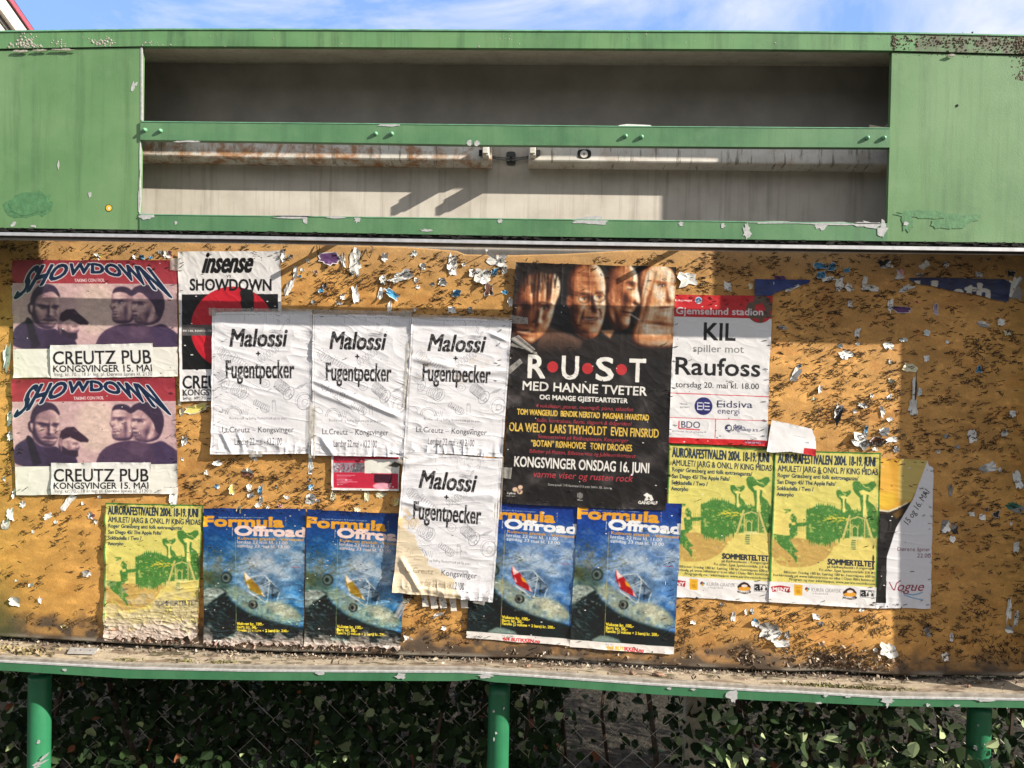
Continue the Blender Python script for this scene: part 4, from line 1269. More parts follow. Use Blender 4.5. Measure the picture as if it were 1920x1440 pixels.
def paint_rust():
    q = [(967, 491.5), (1268, 501), (1247.5, 957.5), (941.5, 943.5)]
    S = Sheet(q, 2.5, (30, 27, 27))
    c = cr(940, 470, 4.965); e = cr(940, 740, 5.647)
    # cloudy black ground
    n = S.noise(34, 30, 21, 5); n2 = S.noise(12, 26, 22, 4)
    S.a *= (0.75+1.1*np.clip(n-.45, 0, 1)*2+.25*n2)[..., None]
    S.put(np.clip(n-.60, 0, 1)*1.6*(S.Y > 640), (150, 142, 138), .5)
    sk, hl, dk, rd = (220, 156, 108), (250, 224, 192), (34, 22, 18), (146, 72, 44)

    RAMP = ((0, (22, 12, 9)), (.28, (74, 36, 22)), (.52, (150, 84, 50)), (.74, (214, 148, 98)), (.92, (248, 216, 178)), (1, (255, 240, 218)))
    def face(pts, bumps, light=(.62, -.30, .66), **k):
        b = [(940+x/4.965, 470+y/4.965, rx/4.965, ry/4.965, amp, ro) for (x, y, rx, ry, amp, ro) in bumps]
        S.relief(c(*pts), b, RAMP, light, amb=.20, **k)
    # shoulders and clothes first
    S.poly(c((330, 860), (420, 690), (600, 760), (760, 830), (740, 900), (650, 930), (330, 930)), (118, 84, 66), 3, .8)
    for k in range(26): S.line(c((290+14*k, 850-3*k), (310+14*k, 925)), .7, (40, 28, 24), .5)
    S.poly(c((760, 830), (900, 740), (1040, 735), (1260, 860), (1230, 940), (900, 910)), (36, 31, 30), 3)
    S.poly(c((910, 735), (1050, 730), (1010, 810)), sk, 2, .8)
    # woman with long hair at the right
    face([(1270, 210), (1340, 150), (1500, 130), (1640, 200), (1660, 900), (1420, 910), (1230, 890), (1190, 760), (1260, 640), (1300, 480), (1262, 330)],
         [(1560, 400, 22, 70, 5, -.1), (1572, 450, 30, 22, 5, 0), (1480, 325, 50, 26, -5, 0), (1610, 330, 40, 26, -5, 0), (1480, 280, 60, 16, 3, .1), (1440, 430, 60, 50, 4, 0), (1520, 512, 46, 12, 2.6, -.1), (1515, 545, 44, 14, 2.6, -.1), (1515, 528, 50, 6, -3, -.1),
          (1500, 600, 60, 34, 4, 0), (1460, 690, 120, 26, -8, .1), (1380, 780, 120, 60, 5, .2), (1340, 480, 26, 200, -5, .25), (1300, 420, 18, 200, 3, .25), (1500, 830, 160, 50, -6, 0)], (.35, -.25, .8), R=24, seed=31)
    r = random.Random(2)
    for k in range(46):
        x = 1250+r.uniform(0, 380); 
        S.line(c((x+70, 190), (x+15, 420), (x-20+r.uniform(-20, 20), 650+r.uniform(-60, 200))), .6, (90, 44, 22) if k % 2 else (214, 160, 104), .5)
    # man in profile with a cigarette
    face([(955, 280), (975, 190), (1060, 120), (1180, 120), (1250, 180), (1272, 260), (1262, 340), (1292, 440), (1292, 490), (1250, 515), (1240, 555), (1200, 575), (1200, 620), (1188, 700), (1120, 742), (1050, 735), (1005, 660), (950, 560)],
         [(1215, 340, 42, 24, -6, .1), (1225, 295, 40, 14, 3.5, .1), (1180, 420, 50, 46, 4.5, .2), (1262, 470, 24, 24, 4, 0), (1232, 492, 16, 12, -4, 0), (1180, 560, 46, 8, 2.4, .1), (1180, 590, 40, 10, 2.4, .1), (1180, 575, 44, 4, -3, .1), (1150, 680, 50, 30, 4, 0),
          (1110, 520, 40, 90, -3.5, .3), (1012, 430, 22, 46, 5, 0), (1014, 430, 10, 26, -5, 0), (1050, 600, 30, 80, -4, -.2), (1100, 240, 60, 60, 3, 0)], (.78, -.30, .5), R=22, seed=33)
    S.line(c((1190, 580), (1310, 655)), 2.2, (232, 222, 205)); S.line(c((1290, 642), (1312, 657)), 2.2, (120, 100, 90))
    # bald man with glasses
    face([(634, 430), (596, 300), (640, 170), (730, 115), (860, 112), (935, 170), (970, 300), (962, 420), (972, 520), (938, 690), (890, 790), (810, 826), (720, 806), (660, 710), (628, 570)],
         [(862, 470, 20, 66, 5, -.15), (876, 535, 32, 24, 6, 0), (838, 552, 12, 9, -4, 0), (900, 548, 10, 9, -4, 0), (768, 444, 46, 28, -6, 0), (912, 432, 40, 26, -6, 0), (768, 384, 58, 15, 3.5, .05), (910, 378, 44, 14, 3.5, -.05), (730, 540, 48, 44, 4, 0), (925, 520, 34, 40, 3, 0),
          (742, 600, 12, 60, -3, .3), (920, 600, 10, 50, -3, -.2), (820, 606, 66, 12, 3, -.05), (825, 660, 60, 14, 3, -.05), (822, 632, 70, 9, -5, -.05), (812, 745, 56, 36, 5, 0), (640, 470, 16, 44, 4, 0), (780, 200, 90, 9, 1.2, .05), (790, 240, 100, 8, -1.2, .03), (800, 280, 100, 9, 1.2, .03), (800, 315, 90, 8, -1.2, 0), (850, 240, 60, 80, 2, 0)], (.70, -.26, .58), R=24, seed=35)
    S.poly(c((752, 622), (820, 628), (890, 616), (884, 640), (820, 650), (764, 642)), (72, 30, 24), .5, .9); S.poly(c((762, 624), (820, 631), (882, 620), (878, 632), (820, 640), (770, 634)), (232, 214, 192), .5, .9)
    for (cx, cy) in ((770, 440), (905, 430)):
        t = np.linspace(0, 2*math.pi, 24); S.line([tuple(v) for v in c(*zip(cx+54*np.cos(t), cy+44*np.sin(t)))], 1.3, (24, 18, 16), .95)
    S.line(c((640, 400), (716, 415)), 1.3, (24, 18, 16)); S.line(c((824, 430), (856, 425)), 1.6, (24, 18, 16))
    for (cx, cy) in ((768, 446), (905, 434)):
        S.ell(*c((cx, cy))[0], 5.2, 2.0, (216, 196, 176), .5); S.ell(*c((cx+3, cy))[0], 1.8, 1.8, (30, 20, 16), .4); S.line(c((cx-26, cy-9), (cx, cy-15), (cx+26, cy-8)), 1.3, dk, .9, .5)
        S.line(c((cx-40, cy-52), (cx, cy-62), (cx+44, cy-52)), 2.2, (120, 78, 50), .8, .7)
    S.line(c((850, 440), (888, 540), (870, 566), (820, 560)), 1.6, (96, 50, 32), .8, .8)
    S.line(c((742, 560), (722, 640), (742, 690)), 1.6, (110, 62, 42), .8, .9); S.line(c((908, 570), (920, 640)), 1.4, (110, 62, 42), .8, .9)
    for k in range(0): S.line(c((690+6*k, 190+34*k), (800, 178+34*k), (920, 196+34*k)), 1.2, (150, 96, 64), .5, .9)
    S.ell(*c((628, 470))[0], 5, 12, (150, 84, 54), 1.2); S.line(c((770, 655), (820, 668), (880, 652)), 1.4, (120, 58, 44), .8, .7)
    S.ell(*c((1012, 430))[0], 5.5, 12, (160, 96, 62), 1.2); S.line(c((1006, 400), (1022, 430), (1008, 465)), 1.4, (70, 36, 22), .8, .7)
    S.line(c((1165, 352), (1200, 360), (1238, 350)), 1.6, dk, .9, .6); S.line(c((1150, 300), (1200, 285), (1248, 300)), 2.6, (80, 48, 30), .8, .8)
    S.ell(*c((1262, 492))[0], 3, 2, dk, .8); S.line(c((1120, 570), (1195, 578)), 1.5, (70, 28, 22), .9, .6)
    S.line(c((1448, 322), (1490, 312), (1530, 326)), 1.6, dk, .9, .6); S.ell(*c((1492, 327))[0], 4.5, 1.9, (206, 188, 170), .5); S.ell(*c((1496, 327))[0], 1.9, 1.8, (30, 22, 18), .4)
    S.line(c((1545, 400), (1575, 452), (1540, 462)), 1.6, (90, 44, 30), .8, .8); S.line(c((1470, 524), (1515, 516), (1560, 520)), 1.4, (70, 22, 20), .9, .5)
    # young man half hidden at the left
    face([(120, 520), (150, 330), (200, 200), (320, 150), (460, 160), (545, 250), (545, 400), (500, 480), (486, 570), (446, 690), (400, 770), (245, 890), (140, 860), (100, 760), (110, 640)],
         [(352, 590, 20, 80, 5, .15), (338, 660, 34, 26, 6, 0), (312, 672, 12, 10, -4, 0), (395, 532, 52, 28, -6, 0), (200, 520, 60, 40, -8, 0), (395, 486, 66, 15, 4, .05), (420, 610, 44, 44, 4, 0), (215, 725, 70, 12, 3, .1), (215, 770, 60, 14, 3, .1), (215, 745, 70, 7, -4.5, .1), (240, 835, 60, 30, 5, .1),
          (290, 330, 14, 150, -3, 0), (350, 330, 12, 150, 3, .05), (420, 330, 14, 150, -3, .05), (470, 330, 14, 130, 3, .1), (170, 600, 60, 120, -7, 0)], (.80, -.25, .5), R=24, seed=37)
    S.poly(c((150, 738), (215, 746), (280, 738), (270, 754), (215, 760), (160, 752)), (222, 200, 176), .6, .75)
    for k in range(34):
        x = 190+r.uniform(0, 340); S.line(c((x, 110), (x+r.uniform(-12, 12), 200), (x+r.uniform(-25, 25), 250+r.uniform(0, 150))), r.uniform(1.0, 2.8), (26, 18, 16), .75, .4)
    S.poly(c((140, 100), (560, 100), (560, 225), (430, 215), (330, 190), (230, 235), (120, 420), (100, 300)), (28, 21, 20), 3, .9)
    S.line(c((352, 522), (395, 512), (446, 528)), 1.8, dk, .95, .6); S.ell(*c((396, 533))[0], 6, 2.4, (206, 180, 156), .5); S.ell(*c((398, 533))[0], 2.3, 2.3, (24, 16, 12), .3)
    S.line(c((300, 490), (380, 474), (470, 492)), 3.0, (62, 34, 22), .85, .8); S.line(c((322, 540), (340, 640), (318, 676), (290, 668)), 1.8, (110, 56, 36), .8, .9)
    S.put(smooth01(628, 664, S.Y)*(S.Y < 670), (32, 26, 25), .9)
    S.soften(3, .12, 73, S.Y < 664)
    # vertical crease shading put into the print colour of the picture
    S.a[:] *= (1+0.16*(S.noise(5, 120, 41, 3)-.5)*(S.Y < 660))[..., None]
    wh, yl, re = (236, 232, 224), (228, 190, 84), (196, 62, 74)
    T = lambda s_, a, b, cap, col, **k: S.text(s_, a, b, cap, col, **k)
    for ch, x0, x1, y in (('R', 990, 1020.5, 705.6), ('U', 1053, 1083, 707.7), ('S', 1117, 1148.5, 710.5), ('T', 1179.5, 1209, 713)):
        T(ch, (x0, y), (x1, y+1), 41, wh, bold=.012)
    for x, y in ((1035.7, 686), (1101, 689), (1164.6, 691)): S.ell(x, y, 10.2, 10.4, (186, 48, 52))
    T('MED HANNE TVETER', (980, 729), (1212, 740), 16, wh, bold=.014)
    T('OG MANGE GJESTEARTISTER', (1011.5, 746.4), (1176, 754), 8.2, wh, bold=.026)
    T('4 vokalister, gitarer, munnspill, piano, saksofon', (1004, 761.5), (1186, 769), 6.6, re, shear=.2, serif=.04)
    T('TOM WANGERUD  BENDIK NERSTAD  MAGNAR HVARSTAD', (970, 774.8), (1216, 786.4), 10, yl, bold=.02)
    T('fiolin, kontrabass, fløyte, slagverk & didgeridoo!', (1005.5, 788.7), (1182.6, 796.4), 6.6, re, shear=.2, serif=.04)
    T('OLA WELO  LARS THYHOLDT  EVEN FINSRUD', (954, 806), (1234, 819), 15.5, yl, bold=.010)
    T('Sommerteltet på Rådhusplassen, Kongsvinger', (1008, 819.7), (1177, 827.6), 6.6, re, shear=.15, serif=.04)
    T('”BOTAN” RØNHOVDE   TONY DROGNES', (995, 834.9), (1184, 844.6), 11.5, yl, bold=.014)
    T('Billetter på Posten, Billettservice og Jubileumskontoret', (992, 847.2), (1190.6, 857), 6.6, re, shear=.15, serif=.04)
    T('KONGSVINGER ONSDAG 16. JUNI', (964, 873), (1216, 886), 18.5, wh, bold=.010)
    T('varme viser og rusten rock', (998.4, 893.2), (1185, 902.4), 12, re, shear=.18, serif=.045)
    T('Dørene åpnes kl. 21.00. Konsertstart 21.30 presis. Entré kr. 100,-. Servering.', (1027, 909.3), (1147, 916.4), 4.2, wh, bold=.03)
    for x, y, r1 in ((965.5, 917, 5), (975.3, 912.8, 4.6), (974.4, 921.6, 5.2)): S.ell(x, y, r1, r1*.85, (226, 190, 160), .6)
    T('F', (972.3, 924), (976.4, 924), 5.0, (60, 40, 30), bold=.03)
    T('Trykkeri', (949.5, 925.6), (965.5, 926.4), 3.6, wh, bold=.02); T('med visjon', (949.5, 930), (965.5, 930.8), 2.6, wh)
    S.poly(e((800, 1040), (830, 1030), (858, 1045), (858, 1085), (830, 1098), (800, 1082)), (170, 165, 160), .5, .8)
    for x in (812, 828, 846): S.line(e((x, 1040), (x+4, 1090)), .9, (40, 36, 36))
    S.line(e((802, 1110), (856, 1114)), .8, wh)
    S.poly(e((1540, 1035), (1560, 1050), (1590, 1062), (1610, 1110), (1580, 1128), (1560, 1105), (1540, 1120), (1508, 1122), (1530, 1080), (1500, 1060)), wh, .4)
    S.poly(e((1545, 1095), (1560, 1075), (1575, 1105)), (30, 28, 28))
    T('GANDALF', e((1448, 1156))[0], e((1650, 1160))[0], 5.4, wh, bold=.03)
    return S


def paint_match():
    c = cr(1240, 530, 4.5)
    q = c((115, 100), (938, 118), (888, 1383), (60, 1350))
    S = Sheet(q, 2.6, (230, 228, 228))
    rd = (198, 34, 40)
    S.poly(c((90, 80), (960, 100), (960, 305), (80, 285)), rd)
    t = np.linspace(0, 2*math.pi, 40)
    m = S.poly(c(*zip(830+116*np.cos(t), 222+118*np.sin(t))), None, 0, 1, True)
    S.put(m, (96, 78, 64))
    for pl in (((790, 190), (850, 175), (880, 225), (840, 260), (785, 240)), ((740, 130), (790, 118), (770, 165), (730, 175)), ((860, 300), (930, 290), (920, 330), (850, 335)), ((760, 300), (820, 305), (830, 335), (780, 325)), ((910, 130), (950, 130), (950, 190), (925, 175)), ((920, 240), (950, 235), (950, 270), (915, 265))):
        S.put(S.poly(c(*pl), None, .5, 1, True)*m, rd)
    S.ell(*c((311, 148))[0], 6.6, 6.6, (226, 230, 236)); S.ell(*c((311, 146))[0], 4.6, 4.6, (60, 130, 190)); S.poly(c((298, 160), (311, 140), (324, 160)), (236, 236, 236))
    S.text('Kongsvinger', c((116, 156))[0], c((260, 158))[0], 3.4, (236, 225, 225), .02)
    S.text('Gjemselund stadion', c((125, 262))[0], c((856, 276))[0], 12, (232, 226, 226), .014)
    bk = (26, 25, 27)
    S.text('KIL', c((356, 480))[0], c((620, 488))[0], 31, bk, .012)
    S.text('spiller mot', c((264, 582))[0], c((692, 591))[0], 13.6, (128, 126, 126), .008)
    S.text('Raufoss', c((121, 770))[0], c((830, 790))[0], 31, bk, .011)
    S.text('torsdag 20. mai kl. 18.00', c((118, 879))[0], c((820, 898))[0], 10.4, (44, 42, 44), .010)
    rl = (204, 50, 62)
    S.line(c((60, 928), (930, 962)), 1.5, rl); S.line(c((55, 1134), (920, 1166)), 1.4, rl); S.line(c((455, 1150), (450, 1312)), 1.5, rl)
    S.text('Hoved-', c((155, 1028))[0], c((222, 1030))[0], 3.4, (70, 70, 74)); S.text('sponsor:', c((155, 1054))[0], c((236, 1056))[0], 3.4, (70, 70, 74))
    S.ell(*c((353, 1040))[0], 16.8, 16.8, (38, 40, 104))
    for s_ in (-1, 1):
        for y in (1012, 1040, 1068): S.line(c((353+s_*8, y), (353+s_*52, y+s_*2)), 1.9, (232, 232, 236))
    S.line(c((353, 1012), (353, 1068)), 1.5, (232, 232, 236)); S.line(c((304, 1014), (304, 1066)), 1.5, (232, 232, 236))
    nb = (44, 46, 84)
    S.text('Eidsiva', c((465, 1050))[0], c((764, 1056))[0], 12.6, nb, .006); S.line(c((460, 1022), (520, 1024)), 1.5, nb)
    S.text('energi', c((470, 1103))[0], c((655, 1108))[0], 10.6, nb, .004)
    S.text('BDO', c((165, 1222))[0], c((322, 1227))[0], 12, nb, .006); S.line(c((148, 1165), (145, 1230), (322, 1240)), 2.2, rl)
    S.text('BDO Noraudit Bokhold og Regnskap AS', c((90, 1258))[0], c((375, 1268))[0], 3.2, (110, 110, 118))
    S.ell(*c((562, 1226))[0], 6.8, 6.8, nb); S.ell(*c((570, 1222))[0], 3.4, 3.4, (232, 232, 234)); S.line(c((540, 1240), (585, 1240)), 1.2, (232, 232, 234))
    S.text('data-', c((604, 1226))[0], c((692, 1229))[0], 7.2, nb, .02, serif=.07); S.text('regnskap a·s', c((604, 1250))[0], c((810, 1257))[0], 7.2, nb, .016, serif=.07)
    S.line(c((600, 1275), (790, 1282)), .7, (150, 150, 160), .7)
    S.poly(c((40, 1300), (910, 1335), (910, 1400), (40, 1370)), (206, 36, 40))
    S.poly(c((690, 1335), (870, 1342), (850, 1362), (710, 1358)), (120, 50, 90), .8, .8); S.text('VIKING', c((700, 1358))[0], c((835, 1362))[0], 3.4, (215, 170, 190), .02)
    return S


def paint_festival():
    c = cr(1430, 820, 4.235)
    q = c((98, 100), (937, 121), (897, 1356), (47, 1306))
    S = Sheet(q, 2.7, (219, 208, 112))
    gr, nv, tan = (70, 126, 54), (42, 56, 74), (196, 160, 88)
    S.a *= (0.97+.06*S.noise(60, 60, 3))[..., None]
    S.poly(c((70, 560), (350, 640), (600, 760), (640, 640), (930, 640), (930, 1140), (40, 1140)), (232, 206, 116), 22, .6)
    S.poly(c((75, 760), (200, 790), (345, 800), (470, 850), (585, 850), (435, 1030), (70, 1025)), tan, 1.0)
    S.poly(c((345, 640), (600, 760), (585, 860), (345, 860)), tan, 3, .9)
    # forest and its mirror image, with spruce tops standing out
    r = random.Random(6)
    top, bot = [], []
    for k in range(64):
        x = 340+k*9
        h = 600-60*math.exp(-((x-470)/130)**2)-20*math.exp(-((x-800)/200)**2)-r.uniform(0, 34)*(k % 2)
        d = 790+50*math.exp(-((x-470)/90)**2)+r.uniform(0, 60)*(k % 2)*(1 if x < 640 else .3)
        top.append((x, h)); bot.append((x, d if x < 640 else min(d, 800)))
    S.poly(c(*top, *bot[::-1]), gr, .5)
    for x in (285, 300, 318, 332): S.line(c((x, 640), (x, 740)), .8, gr, .7)
    S.poly(c((205, 680), (345, 670), (345, 700), (205, 705)), gr, .6)
    for k in range(60):
        x, y = r.gauss(540, 70), r.gauss(640, 14); S.line(c((x, y), (x+r.uniform(10, 26), y+2)), 1.1, (236, 210, 70), .9)
    # two long-necked heads with large ears
    for (ox, oy, k) in ((635, 440, .62), (800, 385, 1.0)):
        T_ = lambda *p: c(*[(ox+x*k, oy+y*k) for x, y in p])
        S.poly(T_((-92, -20), (-80, -40), (-40, -42), (-15, -15), (30, -20), (60, -38), (90, -38), (100, -8), (75, 25), (40, 50), (35, 110), (25, 195), (-20, 195), (-35, 90), (-75, 50), (-90, 15)), gr, .4)
        S.poly(T_((-42, 40), (-5, 28), (50, 50), (50, 70), (10, 62), (-20, 70)), (236, 220, 122), .4)
        S.poly(T_((-8, 60), (22, 62), (14, 120), (28, 240), (-8, 245), (-6, 130)), (238, 224, 130), .5)
        S.poly(T_((30, 110), (80, 150), (125, 240), (60, 245), (28, 200)), gr, .5, .95)
        S.line(T_((-10, -10), (15, 10), (45, 12)), 1.4, (238, 224, 130), .9)
    # face in profile at the left
    S.poly(c((155, 565), (225, 568), (215, 585), (170, 600), (185, 580)), gr, .4)
    S.poly(c((225, 605), (245, 600), (268, 640), (262, 655), (275, 690), (270, 770), (215, 790), (205, 690), (230, 665), (212, 640)), gr, .6)
    S.poly(c((222, 672), (255, 668), (258, 690), (228, 694)), (226, 200, 110), .4)
    S.poly(c((85, 760), (180, 775), (270, 770), (215, 810), (255, 880), (282, 900), (240, 915), (270, 945), (265, 1000), (240, 950), (190, 900), (140, 860), (85, 790)), gr, .7)
    # suspension bridge
    br = (206, 190, 116)
    S.poly(c((680, 610), (695, 610), (640, 800), (620, 800)), br, .4); S.poly(c((800, 615), (815, 610), (900, 870), (880, 870)), br, .4)
    for (a, b, y0) in ((690, 805, 625), (705, 750, 695)):
        S.line(c((a, y0+170), (a, y0+20), ((a+b)/2, y0), (b, y0+20), (b, y0+170)), 2.0, br)
    S.poly(c((690, 780), (800, 785), (800, 810), (690, 805)), (228, 218, 150), .5, .8)
    for k in range(6): S.line(c((815+k*12, 650+k*30), (815+k*12, 800+k*12)), .7, br, .8)
    for k in range(5): S.line(c((700-k*2, 815+k*17), (735, 815+k*17)), 2.4, (70, 110, 70), .8)
    art = (S.Y > 880+(S.X-1450)*.03)
    S.wear(7, 6, .67, (216, 206, 110), .6, 81, art); S.wear(2.2, 2.2, .70, (206, 200, 120), .7, 82, art); S.soften(1, .07, 83, art)
    # lettering
    S.text('AURORAFESTIVALEN 2004. 18-19. JUNI', c((120, 200))[0], c((890, 228))[0], 16.5, nv, .016)
    S.text('AMULET/ JARG & ONKL P/ KING MIDAS', c((118, 266))[0], c((912, 298))[0], 10.6, nv, .012)
    for s_, x0, y0, x1, y1 in (('Roger Græsberg anti folk extravaganza/', 118, 312, 755, 339), ('San Diego 45/ The Apple Falls/', 115, 364, 572, 381), ('Sokkadella / Two /', 112, 414, 397, 425), ('Amorpho', 110, 462, 242, 467)):
        S.text(s_, c((x0, y0))[0], c((x1, y1))[0], 7.0, (44, 64, 78), .018)
    S.text('SOMMERTELTET', c((510, 1003))[0], c((888, 1023))[0], 9.6, (40, 48, 60), .03)
    for s_, x0, y0, x1, y1 in (('på Rådhusplassen i Kongsvinger', 505, 1032, 888, 1048), ('Fri alder. Eget Spenkområde (18 år)', 443, 1056, 890, 1083), ('Billetter: Fredag 180 kr. Lørdag 180 kr. Festivalpass 600 kr', 165, 1075, 890, 1113), ('Forhåndssalg på www.billettservice.no eller i Open Bårs kontorer', 84, 1098, 888, 1141), ('Program og mer informasjon: www.aurora-records.com', 207, 1133, 888, 1172)):
        S.text(s_, c((x0, y0))[0], c((x1, y1))[0], 4.6, (48, 62, 58), .014)
    # green border
    for p0, p1 in (((98, 104), (937, 124)), ((96, 100), (58, 1140)), ((933, 120), (903, 1186))):
        S.line(c(p0, p1), 4.4, gr)
    # sponsor strip
    S.poly(c((20, 1138), (930, 1190), (930, 1400), (20, 1360)), (234, 230, 228))
    S.poly(c((65, 1182), (140, 1172), (215, 1186), (208, 1232), (140, 1216), (76, 1226)), (176, 38, 50))
    S.text('MENY', c((80, 1216))[0], c((203, 1221))[0], 6.4, (240, 236, 234), .03)
    S.poly(c((246, 1165), (312, 1169), (309, 1257), (245, 1252)), (232, 176, 48)); S.line(c((258, 1190), (298, 1192)), 1, (190, 120, 20)); S.line(c((260, 1215), (296, 1238)), 1, (190, 120, 20)); S.ell(*c((278, 1222))[0], 4, 4, (210, 150, 30))
    for (x, y, cl) in ((340, 1203, (40, 60, 110)), (358, 1203, (60, 150, 160)), (349, 1214, (206, 160, 40)), (344, 1196, (150, 40, 50))): S.ell(*c((x, y))[0], 2.3, 2.3, cl)
    S.text('KURÉR GRAFISK', c((382, 1222))[0], c((616, 1232))[0], 6.6, (136, 134, 134), -.006); S.text('en Kringler Bedrift', c((390, 1242))[0], c((515, 1248))[0], 3, (130, 128, 128))
    S.poly(c((632, 1225), (660, 1200), (688, 1190), (720, 1202), (742, 1230), (735, 1262), (640, 1258)), (40, 30, 30), .4); S.ell(*c((690, 1245))[0], 12, 4.2, (226, 160, 52)); S.poly(c((655, 1228), (690, 1205), (725, 1230)), (186, 44, 44)); S.ell(*c((690, 1222))[0], 6, 2.6, (232, 220, 210))
    S.poly(c((628, 1262), (690, 1270), (745, 1264), (740, 1280), (690, 1287), (636, 1276)), (30, 24, 26)); S.text('OPEN BÅR', c((645, 1278))[0], c((732, 1279))[0], 2.8, (230, 226, 222), .03)
    fr = c((772, 1210), (882, 1216), (880, 1273), (770, 1267), (772, 1210)); S.line(fr, .9, (50, 50, 52))
    S.text('a', c((777, 1258))[0], c((820, 1260))[0], 15.5, (26, 26, 28), .02)
    t = np.linspace(math.pi, 2*math.pi, 14); S.line([tuple(v) for v in c(*zip(850+20*np.cos(t), 1243+24*np.sin(t)))], 1.2, (30, 30, 32)); S.ell(*c((832, 1247))[0], 2, 3.4, (30, 30, 32)); S.ell(*c((868, 1249))[0], 2, 3.4, (30, 30, 32))
    return S


def paint_race(faded):
    q = [(1085, 934), (1279, 944), (1263, 1225.5), (1068.5, 1213)]
    c = cr(860, 930, 4.465)
    S = Sheet(q, 2.6, (40, 84, 160))
    u = (S.Y-945)/265; v = (S.X-1075)/200
    sky0, sky1 = ((26, 70, 122), (66, 128, 176)) if faded else ((32, 68, 136), (74, 120, 174))
    k = np.clip(u*1.5, 0, 1)[..., None]
    S.a[:] = np.array(sky0)*(1-k)+np.array(sky1)*k
    # cloud and dust
    n = S.noise(60, 40, 8, 5)
    cl = np.exp(-(((S.X-1215)/55)**2+((S.Y-1050)/42)**2))*1.3
    S.put(np.clip(cl*(0.45+1.8*(n-.25)), 0, .95), (188, 196, 202) if not faded else (196, 192, 188))
    S.put(np.clip(np.exp(-(((S.X-1190)/70)**2+((S.Y-1085)/26)**2))*n*1.2, 0, .7), (150, 172, 194))
    n3_ = S.noise(26, 14, 18, 5); S.put(np.clip((n3_-.45)*2.4, 0, .7)*smooth01(965, 1020, S.Y), (176, 186, 192), .8)
    S.put(np.clip((.5-n3_)*2.2, 0, .6)*smooth01(975, 1040, S.Y), (58, 84, 112), .6)
    # branches
    r = random.Random(9)
    for b in range(16):
        x, y = 990+r.uniform(-20, 190), 700+r.uniform(-50, 20)
        a = -math.pi/2+r.uniform(-.9, .9)
        pts = [(x, y)]
        for j in range(6):
            x += math.cos(a)*r.uniform(30, 70); y += math.sin(a)*r.uniform(25, 62); a += r.uniform(-.4, .4); pts.append((x, y))
        S.line(c(*pts), .7, (86, 84, 70), .8)
        for (px_, py_) in pts[1:]:
            for w in range(7):
                qx, qy = px_+r.gauss(0, 34), py_+r.gauss(0, 30)
                S.line(c((px_, py_), (qx, qy)), .45, (98, 94, 70), .55)
                S.ell(*c((qx, qy))[0], .8, .7, (150, 122, 56) if r.random() < .5 else (112, 116, 74), a=.8, n=6)
    g = S.noise(16, 14, 12, 4)[..., None]
    S.put(S.poly(c((950, 560), (1060, 600), (1120, 660), (1210, 720), (1150, 800), (940, 780)), None, 5, 1, True), (84, 96, 66), .65)
    # rock, slope, dark ground
    S.poly(c((940, 760), (1010, 740), (1110, 745), (1160, 780), (1180, 850), (1300, 960), (1420, 1020), (1600, 1080), (1830, 1150), (1830, 1300), (920, 1260)), (36, 52, 54), 3)
    S.poly(c((930, 770), (1000, 735), (1100, 745), (1140, 780), (1060, 830), (1000, 880), (940, 900)), (150, 158, 150), 2, .9)
    mm_ = S.poly(c((1130, 760), (1230, 720), (1350, 830), (1520, 880), (1660, 900), (1790, 990), (1810, 1110), (1660, 1110), (1480, 1050), (1340, 990), (1200, 860)), None, 9, 1, True)
    S.put(np.clip(mm_*(.35+1.5*S.noise(9, 7, 55, 5))-.25, 0, .95), (158, 166, 146) if not faded else (138, 156, 140))
    S.poly(c((1480, 900), (1620, 880), (1740, 980), (1760, 1060), (1600, 1020)), (190, 186, 164), 9, .7)
    S.poly(c((950, 900), (1060, 860), (1180, 880), (1340, 980), (1500, 1060), (1700, 1120), (1700, 1200), (930, 1190)), (34, 46, 48), 8, .75)
    S.a *= (0.80+.40*g*(u[..., None] > .45)+.20*(u[..., None] <= .45))
    for q_ in range(90):
        x, y = 950+abs(r.gauss(0, 90)), r.uniform(880, 1190); S.line(c((x, y), (x+r.uniform(10, 46), y+r.uniform(6, 26))), r.uniform(.5, 1.2), (150, 166, 160), r.uniform(.2, .6))
    S.poly(c((1110, 1200), (1180, 1165), (1240, 1165), (1340, 1200), (1360, 1225), (1120, 1215)), (150, 166, 158), 2, .8)
    S.a *= (0.84+.32*S.noise(3.2, 2.6, 61, 3))[..., None]
    for q_ in range(260):
        x, y = 1150+abs(r.gauss(0, 1))*270, 830+r.gauss(0, 60)+0; S.ell(*c((x, y+max(0, x-1250)*.28))[0], r.uniform(.5, 2.4), r.uniform(.4, 1.6), r.choice(((206, 200, 178), (120, 126, 112), (170, 176, 158), (90, 98, 92))), .5, a=.5, n=7)
    for q_ in range(70):
        x, y = r.uniform(945, 1150), r.uniform(750, 880); S.ell(*c((x, y))[0], r.uniform(.6, 2.4), r.uniform(.4, 1.2), r.choice(((206, 210, 204), (96, 106, 102), (60, 70, 68))), .3, a=.6, n=7)
    # buggy
    for (cx, cy, rr, col) in ((1160, 652, 50, (104, 116, 118)), (1378, 905, 40, (112, 116, 108))):
        S.ell(*c((cx, cy))[0], rr/4.465, rr*1.05/4.465, (40, 46, 48), .5); S.ell(*c((cx-2, cy))[0], rr*.72/4.465, rr*.78/4.465, col, .8); S.ell(*c((cx-6, cy))[0], rr*.36/4.465, rr*.42/4.465, (18, 22, 24), .4)
    S.poly(c((1200, 690), (1330, 780), (1420, 850), (1390, 890), (1280, 800)), (120, 128, 116), 4, .6)
    S.poly(c((1370, 660), (1480, 640), (1560, 740), (1600, 800), (1540, 860), (1450, 830)), (34, 40, 46), 2, .22)
